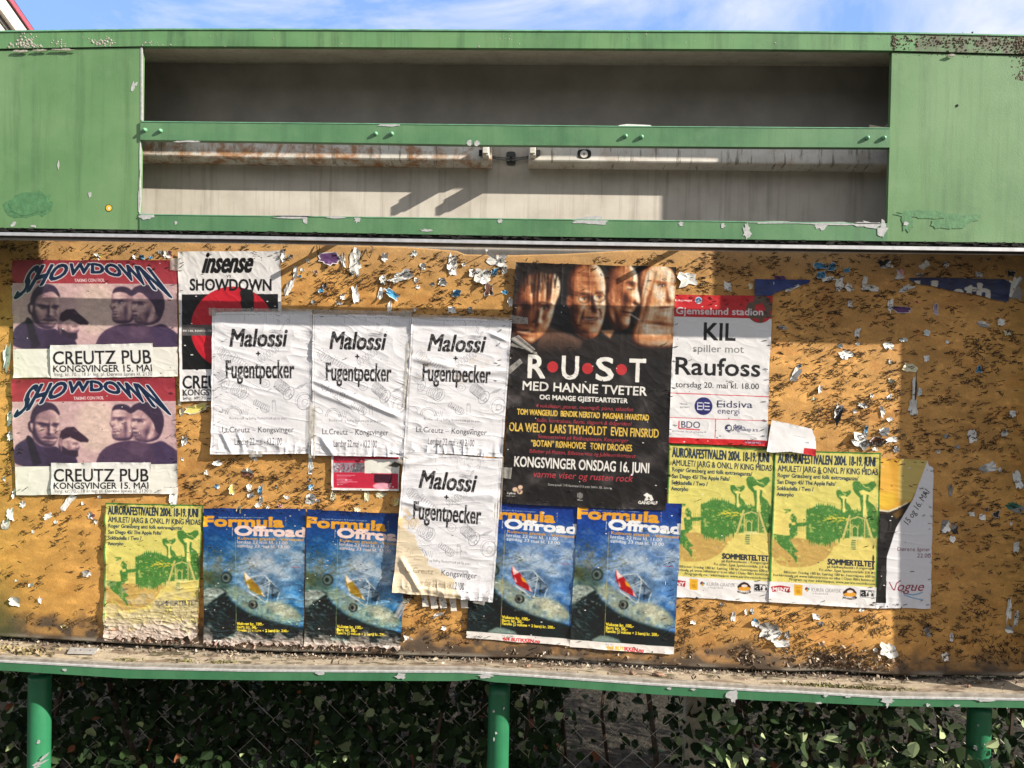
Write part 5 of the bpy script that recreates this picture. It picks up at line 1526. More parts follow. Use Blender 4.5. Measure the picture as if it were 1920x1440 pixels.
    for q_ in range(26):
        S.ell(*c((r.uniform(1390, 1580), r.uniform(670, 850)))[0], r.uniform(1.2, 4.5), r.uniform(.8, 3), r.choice(((24, 28, 32), (44, 52, 60), (88, 96, 104), (150, 156, 160))), .5, r.uniform(-.8, .8), a=.75, n=9)
    body = (160, 34, 44) if not faded else (150, 124, 54)
    S.poly(c((1316, 606), (1345, 640), (1385, 680), (1412, 730), (1450, 780), (1492, 846), (1440, 826), (1350, 772), (1318, 700), (1310, 650)), body, .4)
    S.poly(c((1316, 606), (1345, 640), (1375, 668), (1330, 690), (1320, 650)), (226, 216, 210), .5, .9)
    S.poly(c((1385, 700), (1425, 730), (1440, 765), (1400, 745)), (222, 170, 50) if not faded else (150, 110, 40), .6, .9)
    S.poly(c((1455, 790), (1492, 846), (1462, 830)), (230, 222, 216), .4, .9); S.poly(c((1335, 700), (1360, 760), (1340, 750)), (232, 226, 222), .5, .8)
    for pl in (((1365, 656), (1490, 644), (1616, 795), (1585, 880)), ((1440, 745), (1530, 705), (1500, 890)), ((1490, 644), (1540, 720), (1450, 760)), ((1530, 705), (1616, 795), (1540, 870)), ((1345, 790), (1480, 890), (1500, 880)), ((1560, 740), (1545, 850), (1600, 800)), ((1350, 790), (1440, 850))):
        S.line(c(*pl), 1.5, (206, 208, 204) if pl[0][0] < 1500 else (58, 66, 72), .95)
    for q_ in range(120):
        x, y = r.gauss(1470, 120), r.gauss(880, 60); S.ell(*c((x, y+(x-1470)*.35))[0], r.uniform(.4, 2.0), r.uniform(.4, 1.4), r.choice(((214, 208, 188), (186, 188, 172), (150, 158, 146))), .5, a=.55, n=7)
    S.ell(1120, 1076, 14, 12, (90, 104, 92), 3, a=.35); S.a[:] = np.clip(116+(S.a-124)*1.22, 8, 250)
    S.soften(2, .16, 91, 1.0)
    # way-finding sketch
    tr = (96, 104, 108)
    S.line(c((1668, 500), (1662, 580), (1615, 640)), .7, tr); S.line(c((1662, 580), (1700, 560), (1725, 545), (1800, 520)), .7, tr)
    for (x, y) in ((1650, 490), (1735, 512), (1765, 540), (1640, 578), (1590, 665), (1650, 672)): S.line(c((x, y), (x+50, y+3)), 1.0, (70, 76, 84), .8)
    S.line(c((1725, 584), (1800, 588)), 1.0, (176, 60, 70), .8)
    S.line(c((1258, 290), (1218, 1170)), .9, (190, 170, 96) if not faded else (140, 160, 110), .8)
    # lettering
    ye = (224, 158, 44); wt = (236, 236, 236) if not faded else (236, 206, 196)
    S.text('Nordisk Motorsport & Konsert arrangerer', c((1125, 113))[0], c((1515, 130))[0], 3, (200, 206, 220), .01)
    S.text('Formula', c((1000, 176))[0], c((1670, 217))[0], 18.5, ye, .030, 0, .11)
    S.text('Offroad', c((1256, 270))[0], c((1852, 313))[0], 17.5, wt, .032, 0, .11)
    S.text('Kulmoen grustak - Vormsund', c((1275, 312))[0], c((1838, 354))[0], 5.6, ye, .02, 0, .10)
    S.text('lørdag 22 mai kl. 11.00', c((1270, 345))[0], c((1700, 376))[0], 5.8, wt, .02, 0, .10)
    S.text('søndag 23 mai kl. 13.00', c((1270, 381))[0], c((1715, 413))[0], 5.8, wt, .02, 0, .10)
    yy = (230, 206, 60)
    S.text('Voksne kr. 100,-', c((1230, 1080))[0], c((1460, 1098))[0], 5.2, yy, .04, 0, .1)
    S.text('Barn kr. 50,-', c((1230, 1110))[0], c((1410, 1123))[0], 5.2, yy, .04, 0, .1)
    S.text('Familie (2 voksne + 2 barn) kr. 200,-', c((1230, 1138))[0], c((1672, 1169))[0], 5.0, yy, .03, 0, .1)
    S.poly(c((900, 1198), (1850, 1262), (1850, 1400), (900, 1400)), (230, 224, 218))
    S.text('arr. av', c((1228, 1243))[0], c((1290, 1246))[0], 2.6, (130, 140, 150))
    rdc = (200, 50, 56)
    S.text('4x4 BUTIKKEN.no', c((1230, 1277))[0], c((1545, 1300))[0], 6.2, rdc, .03, .12)
    return S


def paint_bar():
    c = cr(1430, 820, 4.235)
    q = [(1640, 858.5), (1750, 864), (1743.5, 1140.8), (1634, 1139.5)]
    S = Sheet(q, 2.6, (228, 226, 228))
    n = S.noise(30, 40, 5)[..., None]
    S.poly(c((860, 150), (1330, 170), (1190, 500), (1060, 720), (985, 950), (978, 1316), (860, 1312)), (22, 20, 21))
    S.poly(c((860, 150), (1330, 170), (1180, 510), (1130, 540), (1020, 580), (860, 590)), (214, 158, 52))
    S.poly(c((900, 150), (1010, 150), (1040, 420), (960, 560), (880, 560)), (236, 180, 74), 8, .8)
    S.poly(c((1090, 160), (1330, 170), (1180, 510), (1080, 520)), (206, 190, 120), 6, .8)
    S.poly(c((880, 430), (1060, 440), (1040, 560), (880, 585)), (236, 196, 60), 8, .7)
    S.line(c((890, 575), (1000, 590), (1080, 560), (1150, 520)), 3.5, (238, 226, 196), .9, .7); S.line(c((890, 600), (1010, 606), (1100, 570)), 3.0, (60, 44, 30), .9, 1)
    S.poly(c((1030, 610), (1120, 560), (1110, 620), (1060, 650)), (120, 84, 30), 2, .8)
    S.put(S.poly(c((890, 640), (1080, 640), (1000, 1300), (890, 1300)), None, 3, 1, True)*(S.noise(14, 40, 9) > .58), (58, 55, 56), .7)
    S.poly(c((1312, 175), (1400, 170), (1400, 1420), (860, 1420), (860, 1316), (983, 1318), (985, 960), (1065, 725), (1190, 505)), (228, 226, 229))
    bk = (26, 25, 30)
    S.text('15 og 16. MAI', c((1158, 700))[0], c((1326, 440))[0], 11.5, bk, -.002, .12)
    pu = (112, 58, 74)
    S.text('Dørene åpner', c((1070, 903))[0], c((1330, 907))[0], 7.2, pu, -.004); S.text('22.00', c((1226, 955))[0], c((1330, 958))[0], 7.2, pu, -.004)
    t = np.linspace(0, 1, 14)
    S.line([tuple(v) for v in c(*zip(1120+150*t, 1235+20*np.sin(t*3)-10*t))], 2.4, (110, 160, 200), .85); S.line([tuple(v) for v in c(*zip(1120+150*t, 1250+36*np.sin(t*1.6)))], 2.0, (110, 160, 200), .85)
    vg = (150, 44, 70)
    S.line(c((1005, 1150), (1030, 1200), (1045, 1215), (1062, 1160), (1095, 1135)), 2.0, vg)
    S.text('ogue', c((1062, 1220))[0], c((1268, 1219))[0], 17, vg, .004, .35)
    return S


def paint_flyer():
    q = [(622, 846), (751, 848), (747, 921), (621.5, 918.5)]
    c = cr(600, 860, 10.667)
    S = Sheet(q, 2.6, (236, 230, 228))
    rd = (196, 40, 66)
    S.poly(c((272, -200), (1580, -200), (1560, 610), (270, 580)), rd)
    S.poly(c((275, 85), (890, 85), (885, 280), (272, 275)), (150, 140, 150))
    r = random.Random(3)
    for k in range(70):
        S.ell(*c((r.uniform(280, 880), r.uniform(95, 265)))[0], r.uniform(.6, 2.2), r.uniform(.8, 3), r.choice(((190, 60, 80), (60, 56, 64), (226, 220, 222), (120, 40, 60))), .4, a=.8, n=8)
    S.poly(c((655, 90), (885, 90), (885, 270), (655, 270)), (70, 74, 78), 1, .6)
    S.text('HELE KONGSVINGER', c((345, 25))[0], c((760, 28))[0], 2.2, (236, 190, 200), .02)
    for y, x1 in ((332, 700), (352, 620), (392, 540), (420, 640), (442, 650), (464, 750), (484, 560), (515, 460)): S.line(c((335, y), (x1, y+3)), .8, (240, 190, 205), .75)
    S.poly(c((1080, 310), (1450, 320), (1420, 500), (1080, 480)), (62, 24, 40), 1); S.ell(*c((1240, 550))[0], 17, 6, (236, 170, 186), 1.5)
    S.poly(c((895, 15), (1640, 15), (1600, 300), (890, 295)), (232, 229, 220)); S.poly(c((1360, 150), (1500, 60), (1640, 110), (1540, 180)), (60, 54, 46), .6, .9)
    return S
# ------------------------------------------------------------------ paper on the board
def sheet_obj(name, col, quad, off, wr, seed, parent=None, clip=None, mat=None, edge=2.5, shape=None):
    """a printed sheet as a dense wrinkled mesh; off: mm in front of the board, wr(x_mm, y_mm, u, v) -> mm"""
    ny, nx = col.shape[:2]
    u = (np.arange(nx)+.5)/nx; v = (np.arange(ny)+.5)/ny
    u[0], u[-1], v[0], v[-1] = 0, 1, 0, 1
    U, V = np.meshgrid(u, v)
    q = np.array(quad, float)
    rs = random.Random(seed)
    px = (q[0, 0]*(1-U)+q[1, 0]*U)*(1-V)+(q[3, 0]*(1-U)+q[2, 0]*U)*V
    py = (q[0, 1]*(1-U)+q[1, 1]*U)*(1-V)+(q[3, 1]*(1-U)+q[2, 1]*U)*V
    # edges are never ruler straight
    px = px+1.6*(fbm(py/60, py*0+seed, 50, 3)-.5)*(np.abs(U-.5)*2)**6*2
    py = py+1.6*(fbm(px/60, px*0+seed, 51, 3)-.5)*(np.abs(V-.5)*2)**6*2
    Yp = YB-off/1000.0
    W_ = P(px, py, Yp).copy()
    xm, ym = W_[..., 0]*1000, -W_[..., 2]*1000
    h = wr(xm+seed*331, ym+seed*173, U, V)
    w_mm, h_mm = np.ptp(xm), np.ptp(ym)
    dist = np.minimum(np.minimum(U, 1-U)*w_mm, np.minimum(V, 1-V)*h_mm)
    h = h+edge*np.exp(-dist/9.0)*np.clip(fbm(xm/38, ym/38, seed+3, 3)-.38, 0, 1)*3
    W_[..., 1] -= h/1000.0
    idx = np.arange(nx*ny).reshape(ny, nx)
    f = np.stack([idx[:-1, :-1], idx[1:, :-1], idx[1:, 1:], idx[:-1, 1:]], -1).reshape(-1, 4)
    keep = np.ones((ny, nx), bool)
    if clip is not None:
        inside = np.zeros((ny, nx), bool)
        n = len(clip)
        for i in range(n):
            (xa, ya), (xb, yb) = clip[i], clip[(i+1) % n]
            if ya == yb: continue
            inside ^= ((ya > py) != (yb > py)) & (px < (xb-xa)*(py-ya)/(yb-ya)+xa)
        keep &= inside
    if shape is not None:
        keep &= shape(px, py, U, V)
    k = keep.ravel(); f = f[k[f].all(1)]
    used = np.zeros(nx*ny, bool); used[f.ravel()] = True
    remap = np.cumsum(used)-1
    c = np.clip(lin(col).reshape(-1, 3)*0.74, 0.004, 0.86)
    return mesh_obj(name, W_.reshape(-1, 3)[used], remap[f], mat or M['poster'], parent, True, c[used])


def ridge(x, y, seed, p=2.0):
    return (1-np.abs(2*fbm(x, y, seed, 2)-1)*1.6).clip(0, 1)**p


def wr_soft(a=0.8, ang=0.0, s=1.0):
    def f(x, y, U, V):
        X = x*math.cos(ang)+y*math.sin(ang); Y = -x*math.sin(ang)+y*math.cos(ang)
        return a*(1.9*fbm(X/(95*s), Y/(70*s), 1, 3)+0.8*fbm(X/(30*s), Y/(16*s), 2, 2)+0.5*ridge(X/(60*s), Y/(28*s), 3, 3))
    return f


def wr_crease(a=1.0, ang=0.35, folds=(), big=3.0):
    """paper that got wet: many thin slanting creases"""
    def f(x, y, U, V):
        wob = 14*fbm(x/90, y/90, 9, 2)
        X = x*math.cos(ang)+y*math.sin(ang)+wob; Y = -x*math.sin(ang)+y*math.cos(ang)+wob
        h = 1.7*fbm(X/120, Y/60, 1, 3)+1.25*ridge(X/95, Y/24, 4, 2.2)*fbm(x/70, y/70, 5, 2)*1.6+0.5*ridge(X/40, Y/13, 6, 2)*fbm(x/50, y/50, 8, 2)
        h = h+3.5*smooth01(.86, 1, V)*ridge(x/26, y/70, 7, 1.5)
        h = h+big*fbm(x/170, y/150, 15, 2)
        for (u0, v0, u1, v1, hh, w) in folds:      # single long folds: sheet coordinates, height and half width in mm
            L = math.hypot((u1-u0)*297, (v1-v0)*420); du, dv = (u1-u0)*297/L, (v1-v0)*420/L
            X, Y = (U-u0)*297, (V-v0)*420
            al, ac = X*du+Y*dv, -X*dv+Y*du
            h = h+hh*np.exp(-(ac/w)**2)*smooth01(-15, 25, al)*smooth01(L+15, L-25, al)
        return a*h
    return f


def wr_soaked(v0=0.55, a=5.0):
    """crumpled, half dissolved foot"""
    base = wr_soft(0.9, .2)
    def f(x, y, U, V):
        m = smooth01(v0, 1.0, V)
        wob = 20*fbm(x/40, y/40, 9, 2)
        h = a*(ridge((x+wob)/42, (y-wob)/15, 11, 1.4)*.8+.5*ridge((x-wob)/20, (y+wob)/11, 12, 1.5)+.25*fbm(x/6, y/6, 13, 2))*m
        h = h+2.2*ridge(x/160, (y+.15*x)/34, 14, 3)*smooth01(.42, .62, V)*(1-m*.5)
        return base(x, y, U, V)+h
    return f


def soak(col, seed, v0, tint=(222, 208, 190), strength=1.0):
    """faded, delaminated print towards the foot (wear, not shade)"""
    ny, nx = col.shape[:2]
    Y, X = np.mgrid[0:ny, 0:nx]
    v = Y/ny
    n = fbm(X/26, Y/17, seed, 5)
    m = smooth01(.40, .56, n*0.75+.42*(v-v0)/(1-v0))*smooth01(v0-.12, v0+.18, v)*strength
    c = np.array(tint)*(0.80+.3*fbm(X/9, Y/7, seed+3, 3)[..., None])
    return col*(1-m[..., None])+c*m[..., None]


def specks(col, seed, n, shades=((60, 54, 48), (228, 226, 222)), r=1.6):
    """holes, scuffs and flakes of lost ink"""
    rs = random.Random(seed); ny, nx = col.shape[:2]
    out = col.copy()
    for k in range(n):
        x, y = int(rs.uniform(0, nx)), int(rs.uniform(0, ny)); a, b = int(rs.uniform(1, r*2)), int(rs.uniform(1, r))
        out[max(y-b, 0):y+b, max(x-a, 0):x+a] = rs.choice(shades)
    return out


POSTERS = []


def tape(parent, pts, off, name='tape'):
    """strip of clear tape: 4 photo-pixel corners"""
    mb = MB()
    p = P([q[0] for q in pts], [q[1] for q in pts], YB-off/1000.0)
    n = 6; vs, fs = [], []
    for i in range(n+1):
        t = i/n
        a, b = p[0]*(1-t)+p[1]*t, p[3]*(1-t)+p[2]*t
        d = np.array((0, -0.0012*math.sin(t*9+len(POSTERS)), 0))
        vs += [tuple(a+d), tuple(b+d)]
    for i in range(n): fs.append((2*i, 2*i+1, 2*i+3, 2*i+2))
    mb.add(vs, fs)
    return mb.build(name, M['tape'], parent, True)


# Showdown posters
Sb, cb = paint_band(); colb = Sb.done(); strip = paint_strip(Sb, cb).done()
A = sheet_obj('poster', specks(colb, 1, 26), [(24, 488), (331.5, 487.5), (334.5, 705.5), (26, 708.5)], 5, wr_soft(.75, .3), 1)
tag(A, 'violet concert poster with a crimson head strip, upper of the two at the left', 'poster', 'wall posters')
sheet_obj('pasted_strip', strip, [(95, 647.5), (287.5, 643), (288, 706), (96.5, 709)], 8.5, wr_soft(.5), 2, A)
B = sheet_obj('poster', specks(colb, 2, 30), [(22, 711), (329, 706.8), (335, 924.5), (31, 928)], 4, wr_soft(1.0, -.3), 3)
tag(B, 'violet concert poster with a crimson head strip, lower of the two at the left', 'poster', 'wall posters')
sheet_obj('pasted_strip', strip, [(96, 868), (284, 867), (280.5, 925), (97.5, 927.5)], 8, wr_soft(.9), 4, B)
tape(A, [(318, 484), (336, 484), (335, 508), (319, 506)], 9.5)

# black and red poster behind the white ones
col = specks(paint_versus().done(), 3, 60)
V_ = sheet_obj('poster', col, [(335, 472.5), (527, 470.5), (530, 749), (338, 753)], 4, wr_soft(1.1, .9), 5)
tag(V_, 'white poster with a red disc on black, half covered by the white posters', 'poster', 'wall posters')

# four white posters with engine drawing
Se = paint_engine(); cole = Se.done()
quads = [([(399, 584), (586, 583.5), (585, 851), (395.5, 850.5)], 'white engine drawing poster at the left end of the row, overlapping the red disc'),
         ([(587, 588), (772.5, 592), (757, 856.5), (585, 853.5)], 'white engine drawing poster in the middle of the row, above the pink flyer'),
         ([(773, 594.5), (960, 599), (943, 856), (757.5, 846.7)], 'white engine drawing poster at the right end of the row, beside the black concert poster'),
         ([(758.7, 846), (942.8, 860), (924.5, 1128), (736.5, 1110)], 'yellow stained white engine drawing poster hanging lowest, over the race posters')]
eng = []
FOLDS = [((.10, .84, .22, 1.0, 5, 7), (.26, .83, .34, .98, 4, 6), (.02, .10, .9, .16, 3, 16), (.5, .9, .8, .97, 4, 9)),
         ((.0, .47, .95, .72, 4.2, 8), (.02, .55, .5, .66, 4, 9), (.1, .87, .25, 1.0, 6, 9), (.0, .2, .8, .1, 3, 16)),
         ((.0, .30, .45, .36, 4, 9), (.78, .10, .98, .16, 5, 6), (.5, .40, 1.0, .38, 4, 10), (.1, .8, .7, .72, 3, 14)),
         ((.0, .35, .3, .38, 4, 8), (.05, .75, .30, 1.0, 6, 8), (.2, .95, .8, .98, 3, 8), (.0, .1, .35, .02, 3, 9), (.3, .3, 1.0, .26, 3, 14))]
for k, (q, lab) in enumerate(quads):
    c_ = specks(cole, 10+k, 14, ((90, 86, 80), (240, 240, 238)), 1.3)
    ny, nx = c_.shape[:2]; Yg, Xg = np.mgrid[0:ny, 0:nx]
    if k == 3:
        d = (Yg/ny-.50)*1.15-(Xg/nx)*.80+.30*(fbm(Xg/60, Yg/40, 5, 4)-.5)
        m = smooth01(-.02, .03, d)*.75+smooth01(.03, .0, np.abs(d-.02))*.2
        c_ = c_*(1-.8*m[..., None])+np.array((222, 196, 146))*(.8*m[..., None])
        m = (smooth01(.55, .7, fbm(Xg/22, Yg/22, 7, 3))*smooth01(.28, .12, Xg/nx)*smooth01(.1, .0, np.abs(Yg/ny-.46)))[..., None]*.6
        c_ = c_*(1-m)+np.array((214, 170, 96))*m
    if k == 2:
        m = smooth01(.62, .72, fbm(Xg/30, Yg/24, 8, 4))*smooth01(.16, .08, np.abs(Yg/ny-.36)); c_ = c_*(1-.3*m[..., None])+np.array((220, 196, 170))*(.3*m[..., None])
    o = sheet_obj('poster', c_, q, 11+1.6*k+(2 if k == 3 else 0), wr_crease((.8, 1.0, .9, 1.15)[k], (.20, .38, .12, -.10)[k], FOLDS[k], (4, 3, 5, 4)[k]), 20+k, edge=3)
    tag(o, lab, 'poster', 'wall posters'); eng.append(o)
tape(eng[0], [(391, 577), (404, 577), (405, 592), (392, 592)], 15.5); tape(eng[0], [(396, 578), (586, 579), (586, 586), (396, 586)], 15)
tape(eng[0], [(468, 846), (492, 845), (492, 856), (467, 857)], 15.2); tape(eng[0], [(578, 760), (594, 762), (590, 860), (578, 858)], 17)
tape(eng[1], [(588, 580), (770, 584), (771, 593), (588, 590)], 16.5); tape(eng[1], [(752, 581), (774, 582), (772, 596), (750, 594)], 17.8)
tape(eng[1], [(762, 640), (776, 650), (764, 770), (755, 760)], 17.2)
tape(eng[2], [(775, 589), (955, 595), (956, 602), (774, 597)], 18); tape(eng[2], [(955, 636), (972, 628), (1004, 655), (996, 662)], 17.5); tape(eng[2], [(952, 690), (975, 672), (980, 680), (955, 702)], 17.5)
tape(eng[3], [(934, 858), (944, 856), (940, 965), (930, 960)], 21.5); tape(eng[3], [(928, 938), (936, 936), (934, 977), (925, 975)], 22.5); tape(eng[3], [(896, 1112), (915, 1108), (908, 1135), (886, 1130)], 21.5)
tape(eng[3], [(741, 866), (756, 853), (802, 876), (796, 888)], 20.5)

# black concert poster
colr = specks(paint_rust().done(), 30, 46, ((12, 11, 11), (214, 208, 200)), 1.2)
def wr_rust(x, y, U, V):
    top = smooth01(.40, .25, V)
    return wr_soft(.75, .5)(x, y, U, V)+.9*top*ridge(x/26, y/240, 21, 1.6)+.5*ridge((x-.4*y)/46, y/130, 22, 2.5)*(1-top)
R_ = sheet_obj('poster', colr, [(967, 491.5), (1268, 501), (1247.5, 957.5), (941.5, 943.5)], 9, wr_rust, 31, edge=3)
tag(R_, 'large black concert poster with four orange lit faces and red dots between white letters', 'poster', 'wall posters')
tape(R_, [(957, 590), (990, 596), (990, 608), (957, 606)], 14.5); tape(R_, [(943, 876), (960, 877), (958, 898), (942, 896)], 14.5)
tape(R_, [(955, 648), (1006, 660), (1010, 668), (960, 642)], 14.8)

# football poster
T_ = sheet_obj('poster', specks(paint_match().done(), 32, 26), [(1265.6, 552.2), (1448.4, 556.2), (1437.3, 837.3), (1253.3, 830)], 6, wr_soft(.85, .25), 33)
tag(T_, 'white football match poster with a red head band, beside the black concert poster', 'poster', 'wall posters')

# yellow festival posters
Sf = paint_festival(); colf = Sf.done()
F1 = sheet_obj('poster', specks(colf, 34, 20), [(1254.5, 832.6), (1452, 841.5), (1442.5, 1128.5), (1246.5, 1118)], 2.5, wr_soft(.8, .2), 35)
tag(F1, 'yellow and green festival poster overlapped by the brightest blue race poster', 'poster', 'wall posters')
F2 = sheet_obj('poster', specks(colf, 36, 20), [(1453, 843.6), (1651.3, 848.6), (1641.8, 1140.2), (1441, 1128.4)], 4, wr_soft(.75, .2), 37)
tag(F2, 'yellow festival poster under the folded white paper, beside the black and orange bar poster', 'poster', 'wall posters')
c_ = soak(specks(colf, 38, 140, ((90, 74, 50), (200, 186, 160), (120, 104, 76))), 39, .56, (206, 190, 150), .75)
c_ = soak(c_, 45, .80, (204, 186, 172), 1.0)
F0 = sheet_obj('poster', c_, [(197, 941.6), (381.4, 947), (371.6, 1202), (196.5, 1207.5)], 5, wr_soaked(.60, 4.4), 39, edge=4,
               shape=lambda px, py, U, V: (V < .965+.05*(fbm(px/9, py*0, 3, 2)-.4)))
tag(F0, 'crumpled water damaged yellow festival poster at the lower left', 'poster', 'wall posters')

# blue race posters
colg = paint_race(True).done(); coln = paint_race(False).done()
for k, (q, cc_, lab, off) in enumerate((
        ([(382.3, 952.6), (573.5, 954), (569.5, 1214), (383, 1212)], colg, 'faded blue race poster with a crumpled foot, next to the crumpled yellow poster', 4.5),
        ([(576, 954), (766, 963), (750.5, 1222), (571, 1216)], colg, 'faded blue race poster with a crumpled foot, partly under the lowest white one', 4.0))):
    c_ = soak(specks(cc_, 40+k, 60, ((40, 44, 46), (206, 196, 184))), 41+k, .86, (196, 178, 166), 1.0)
    o = sheet_obj('poster', c_, q, off, wr_soaked(.70, 4.2), 41+k, edge=4, shape=lambda px, py, U, V: (V < .975+.05*(fbm(px/8, py*0, 3, 2)-.45)))
    tag(o, lab, 'poster', 'wall posters')
    if k: tape(o, [(754, 1126), (764, 1132), (748, 1160), (737, 1156)], 9)
G3 = sheet_obj('poster', specks(coln, 43, 30), [(890, 936), (1083.5, 948), (1068.5, 1210.5), (874, 1196.5)], 4, wr_soft(.7, .2), 43)
tag(G3, 'blue red buggy race poster half under the white and black posters', 'poster', 'wall posters')
cn2 = coln.copy(); ny, nx = cn2.shape[:2]
sl_ = (slice(int(ny*.955), ny), slice(int(nx*.27), int(nx*.52))); w_ = (cn2[sl_][..., 1:2] < 150)
cn2[sl_] = np.where(w_, np.array((220, 180, 70)), cn2[sl_])           # the print has bleached from red to yellow there
G4 = sheet_obj('poster', specks(cn2, 44, 26), [(1084.5, 936), (1278.8, 944.5), (1263.3, 1226), (1068.5, 1213.5)], 6, wr_soft(.6, .2), 44, edge=3)
tag(G4, 'brightest blue race poster, with a red buggy, overlapping the yellow poster', 'poster', 'wall posters')

# bar poster, pink flyer, folded paper
Bp = sheet_obj('poster', specks(paint_bar().done(), 45, 16), [(1640, 858.5), (1750, 863), (1743.5, 1140.8), (1634, 1139.5)], 2.0, wr_crease(.55, .1), 46,
               clip=[(1600, 840), (1739, 861.5), (1741, 872), (1751, 877), (1748, 1143), (1600, 1146)])
tag(Bp, 'black and orange bar poster with a curved white side, rightmost of all posters', 'poster', 'wall posters')
Fl = sheet_obj('flyer', specks(paint_flyer().done(), 47, 14), [(622, 846), (751, 848), (747, 921), (621.5, 918.5)], 6, wr_soft(.9), 47)
tag(Fl, 'pink flyer with small photos showing below the middle white poster', 'flyer')
S = Sheet([(1447, 787), (1531, 803), (1530, 856), (1437, 849)], 2.6, (238, 236, 236))
S.poly([(1510, 839), (1540, 842), (1540, 862), (1508, 853)], (204, 40, 46)); S.text('AB', (1512, 830), (1518, 830.5), 2.4, (60, 60, 64))
S.line([(1493, 816), (1512, 820)], .6, (170, 170, 176))
Fo = sheet_obj('folded_paper', S.done(), [(1447, 787), (1531, 803), (1530, 856), (1437, 849)], 11, lambda x, y, U, V: 1.2*fbm(x/40, y/40, 3, 3)+5*smooth01(.3, 1, V)*U, 49,
               clip=[(1447, 786), (1523, 804), (1525, 812), (1529, 820), (1530, 836), (1528, 856), (1512, 852), (1480, 847), (1450, 849), (1436, 847)])
tag(Fo, 'blank white folded paper with a red corner stapled over the two yellow posters', 'paper')

# navy banner remnants
def navy(quad, clip, lab, letters=None, seed=60):
    S = Sheet(quad, 2.2, (36, 56, 116) if letters is None else (30, 40, 84))
    S.a *= (0.8+.4*S.noise(12, 9, 4))[..., None]
    if letters: letters(S)
    o = sheet_obj('banner_remnant', S.done(), quad, 3.5, wr_soft(1.2), seed, clip=clip, edge=4)
    return tag(o, lab, 'banner remnant', 'torn navy banner remnants')
def _let(S):
    w = (216, 210, 198)
    S.text('th', (1806, 557), (1852, 562), 27, w, .03, 0, .09); S.text('o', (1786, 556), (1803, 557), 20, w, .03)
    S.text('l', (1746, 541), (1754, 541), 13, w, .05, 0, .2); S.text('i', (1716, 540), (1722, 540), 13, w, .05, 0, .2)
    for k in range(14):
        x = 1704+k*15; y = float(np.interp(x, [1704, 1760, 1820, 1890], [533, 541, 556, 566])); S.line([(x-8, y), (x+9, y+2)], 1.6, w)
n1 = navy([(1410, 520), (1524, 522), (1524, 558), (1410, 556)], [(1414, 523), (1520, 525), (1516, 532), (1480, 541), (1454, 549), (1447, 555), (1414, 554)], 'torn navy blue banner remnant above the football poster')
n2 = navy([(1700, 518), (1895, 522), (1898, 572), (1700, 566)], [(1702, 521), (1740, 520), (1882, 523), (1896, 531), (1890, 567), (1860, 562), (1842, 556), (1822, 551), (1798, 548), (1779, 545), (1749, 537), (1720, 533), (1706, 528)],
          'torn navy blue banner remnant with half cut white letters at the upper right', _let, 61)

# ------------------------------------------------------------------ torn scraps
COLS = {'white': (226, 224, 218), 'cream': (222, 214, 180), 'grey': (140, 138, 134), 'blue': (70, 140, 180), 'purple': (92, 60, 104), 'yellow': (214, 200, 112), 'brown': (110, 74, 54), 'dark': (52, 50, 54),
        'pink': (206, 150, 152), 'red': (190, 70, 60), 'teal': (60, 120, 104), 'lilac': (176, 166, 190), 'pale': (196, 206, 204)}


def scrap(x, y, w, h, rot=0.0, col='white', lift=7, lab=None, seed=0, col2=None, off=0.6, name='paper_scrap', jag=.28):
    r = random.Random(int(x*13+y*7)+seed)
    n, rings = 18, 5
    ox = [1+r.uniform(-jag, jag) for _ in range(n)]
    # torn paper is angular: square off the outline and pull out a corner or two
    for k in range(n):
        a = 2*math.pi*k/n
        ox[k] *= 0.82/max(abs(math.cos(a+.3*r.random())), abs(math.sin(a+.3*r.random())))**.8
    for _ in range(2):
        k = r.randrange(n); ox[k] *= 1.25
    cd, phase = r.uniform(0, 2*math.pi), r.uniform(-.5, .5)
    V, C = [], []
    base = np.array(COLS[col], float)*r.uniform(.88, 1.03); c2 = np.array(COLS[col2], float) if col2 else base
    split = r.uniform(-.2, .3); sd = r.uniform(0, 6.28)
    def at(t, a, k):
        lx, ly = math.cos(a)*w/2*t*ox[k % n], math.sin(a)*h/2*t*ox[k % n]
        X = x+lx*math.cos(rot)-ly*math.sin(rot); Y = y+lx*math.sin(rot)+ly*math.cos(rot)
        s = math.cos(a-cd)*t
        z = off+lift*(0.10*t+max(0, s-phase*.4)**1.6*(.8+.4*math.sin(k*1.7+seed))+.22*max(0, -s-.3)**1.5)+.8*math.sin(5*t+k)*t
        p = P(X, Y, YB-z/1000.0)
        cc = c2 if math.cos(a-sd)*t > split else base
        if t > .86 and col not in ('white', 'cream', 'grey'): cc = np.array((224, 220, 214))
        cc = cc*(0.94+.12*vn(X/3, Y/3, 3))
        return p, lin(cc)*.9
    p, c = at(0, 0, 0); V.append(p); C.append(c)
    for q in range(1, rings+1):
        for k in range(n):
            p, c = at(q/rings, 2*math.pi*k/n, k); V.append(p); C.append(c)
    F = [(0, 1+(k+1) % n, 1+k) for k in range(n)]
    for q in range(rings-1):
        b = 1+q*n
        F += [(b+k, b+(k+1) % n, b+n+(k+1) % n, b+n+k) for k in range(n)]
    o = mesh_obj(name, np.array(V), F, M['paper'], None, False, np.clip(np.array(C), .01, .8))
    big = lab is not None
    if not big:
        word = {'white': 'white', 'cream': 'cream', 'grey': 'grey', 'blue': 'blue', 'pale': 'white', 'lilac': 'white', 'yellow': 'yellow', 'dark': 'dark', 'red': 'red', 'brown': 'brown'}.get(col, 'white')
        lab = 'tiny torn %s paper scrap still stapled to the orange board' % word
        return tag(o, lab, 'paper scrap', 'tiny %s paper scraps' % word)
    return tag(o, lab, 'paper scrap', 'larger torn paper scraps')


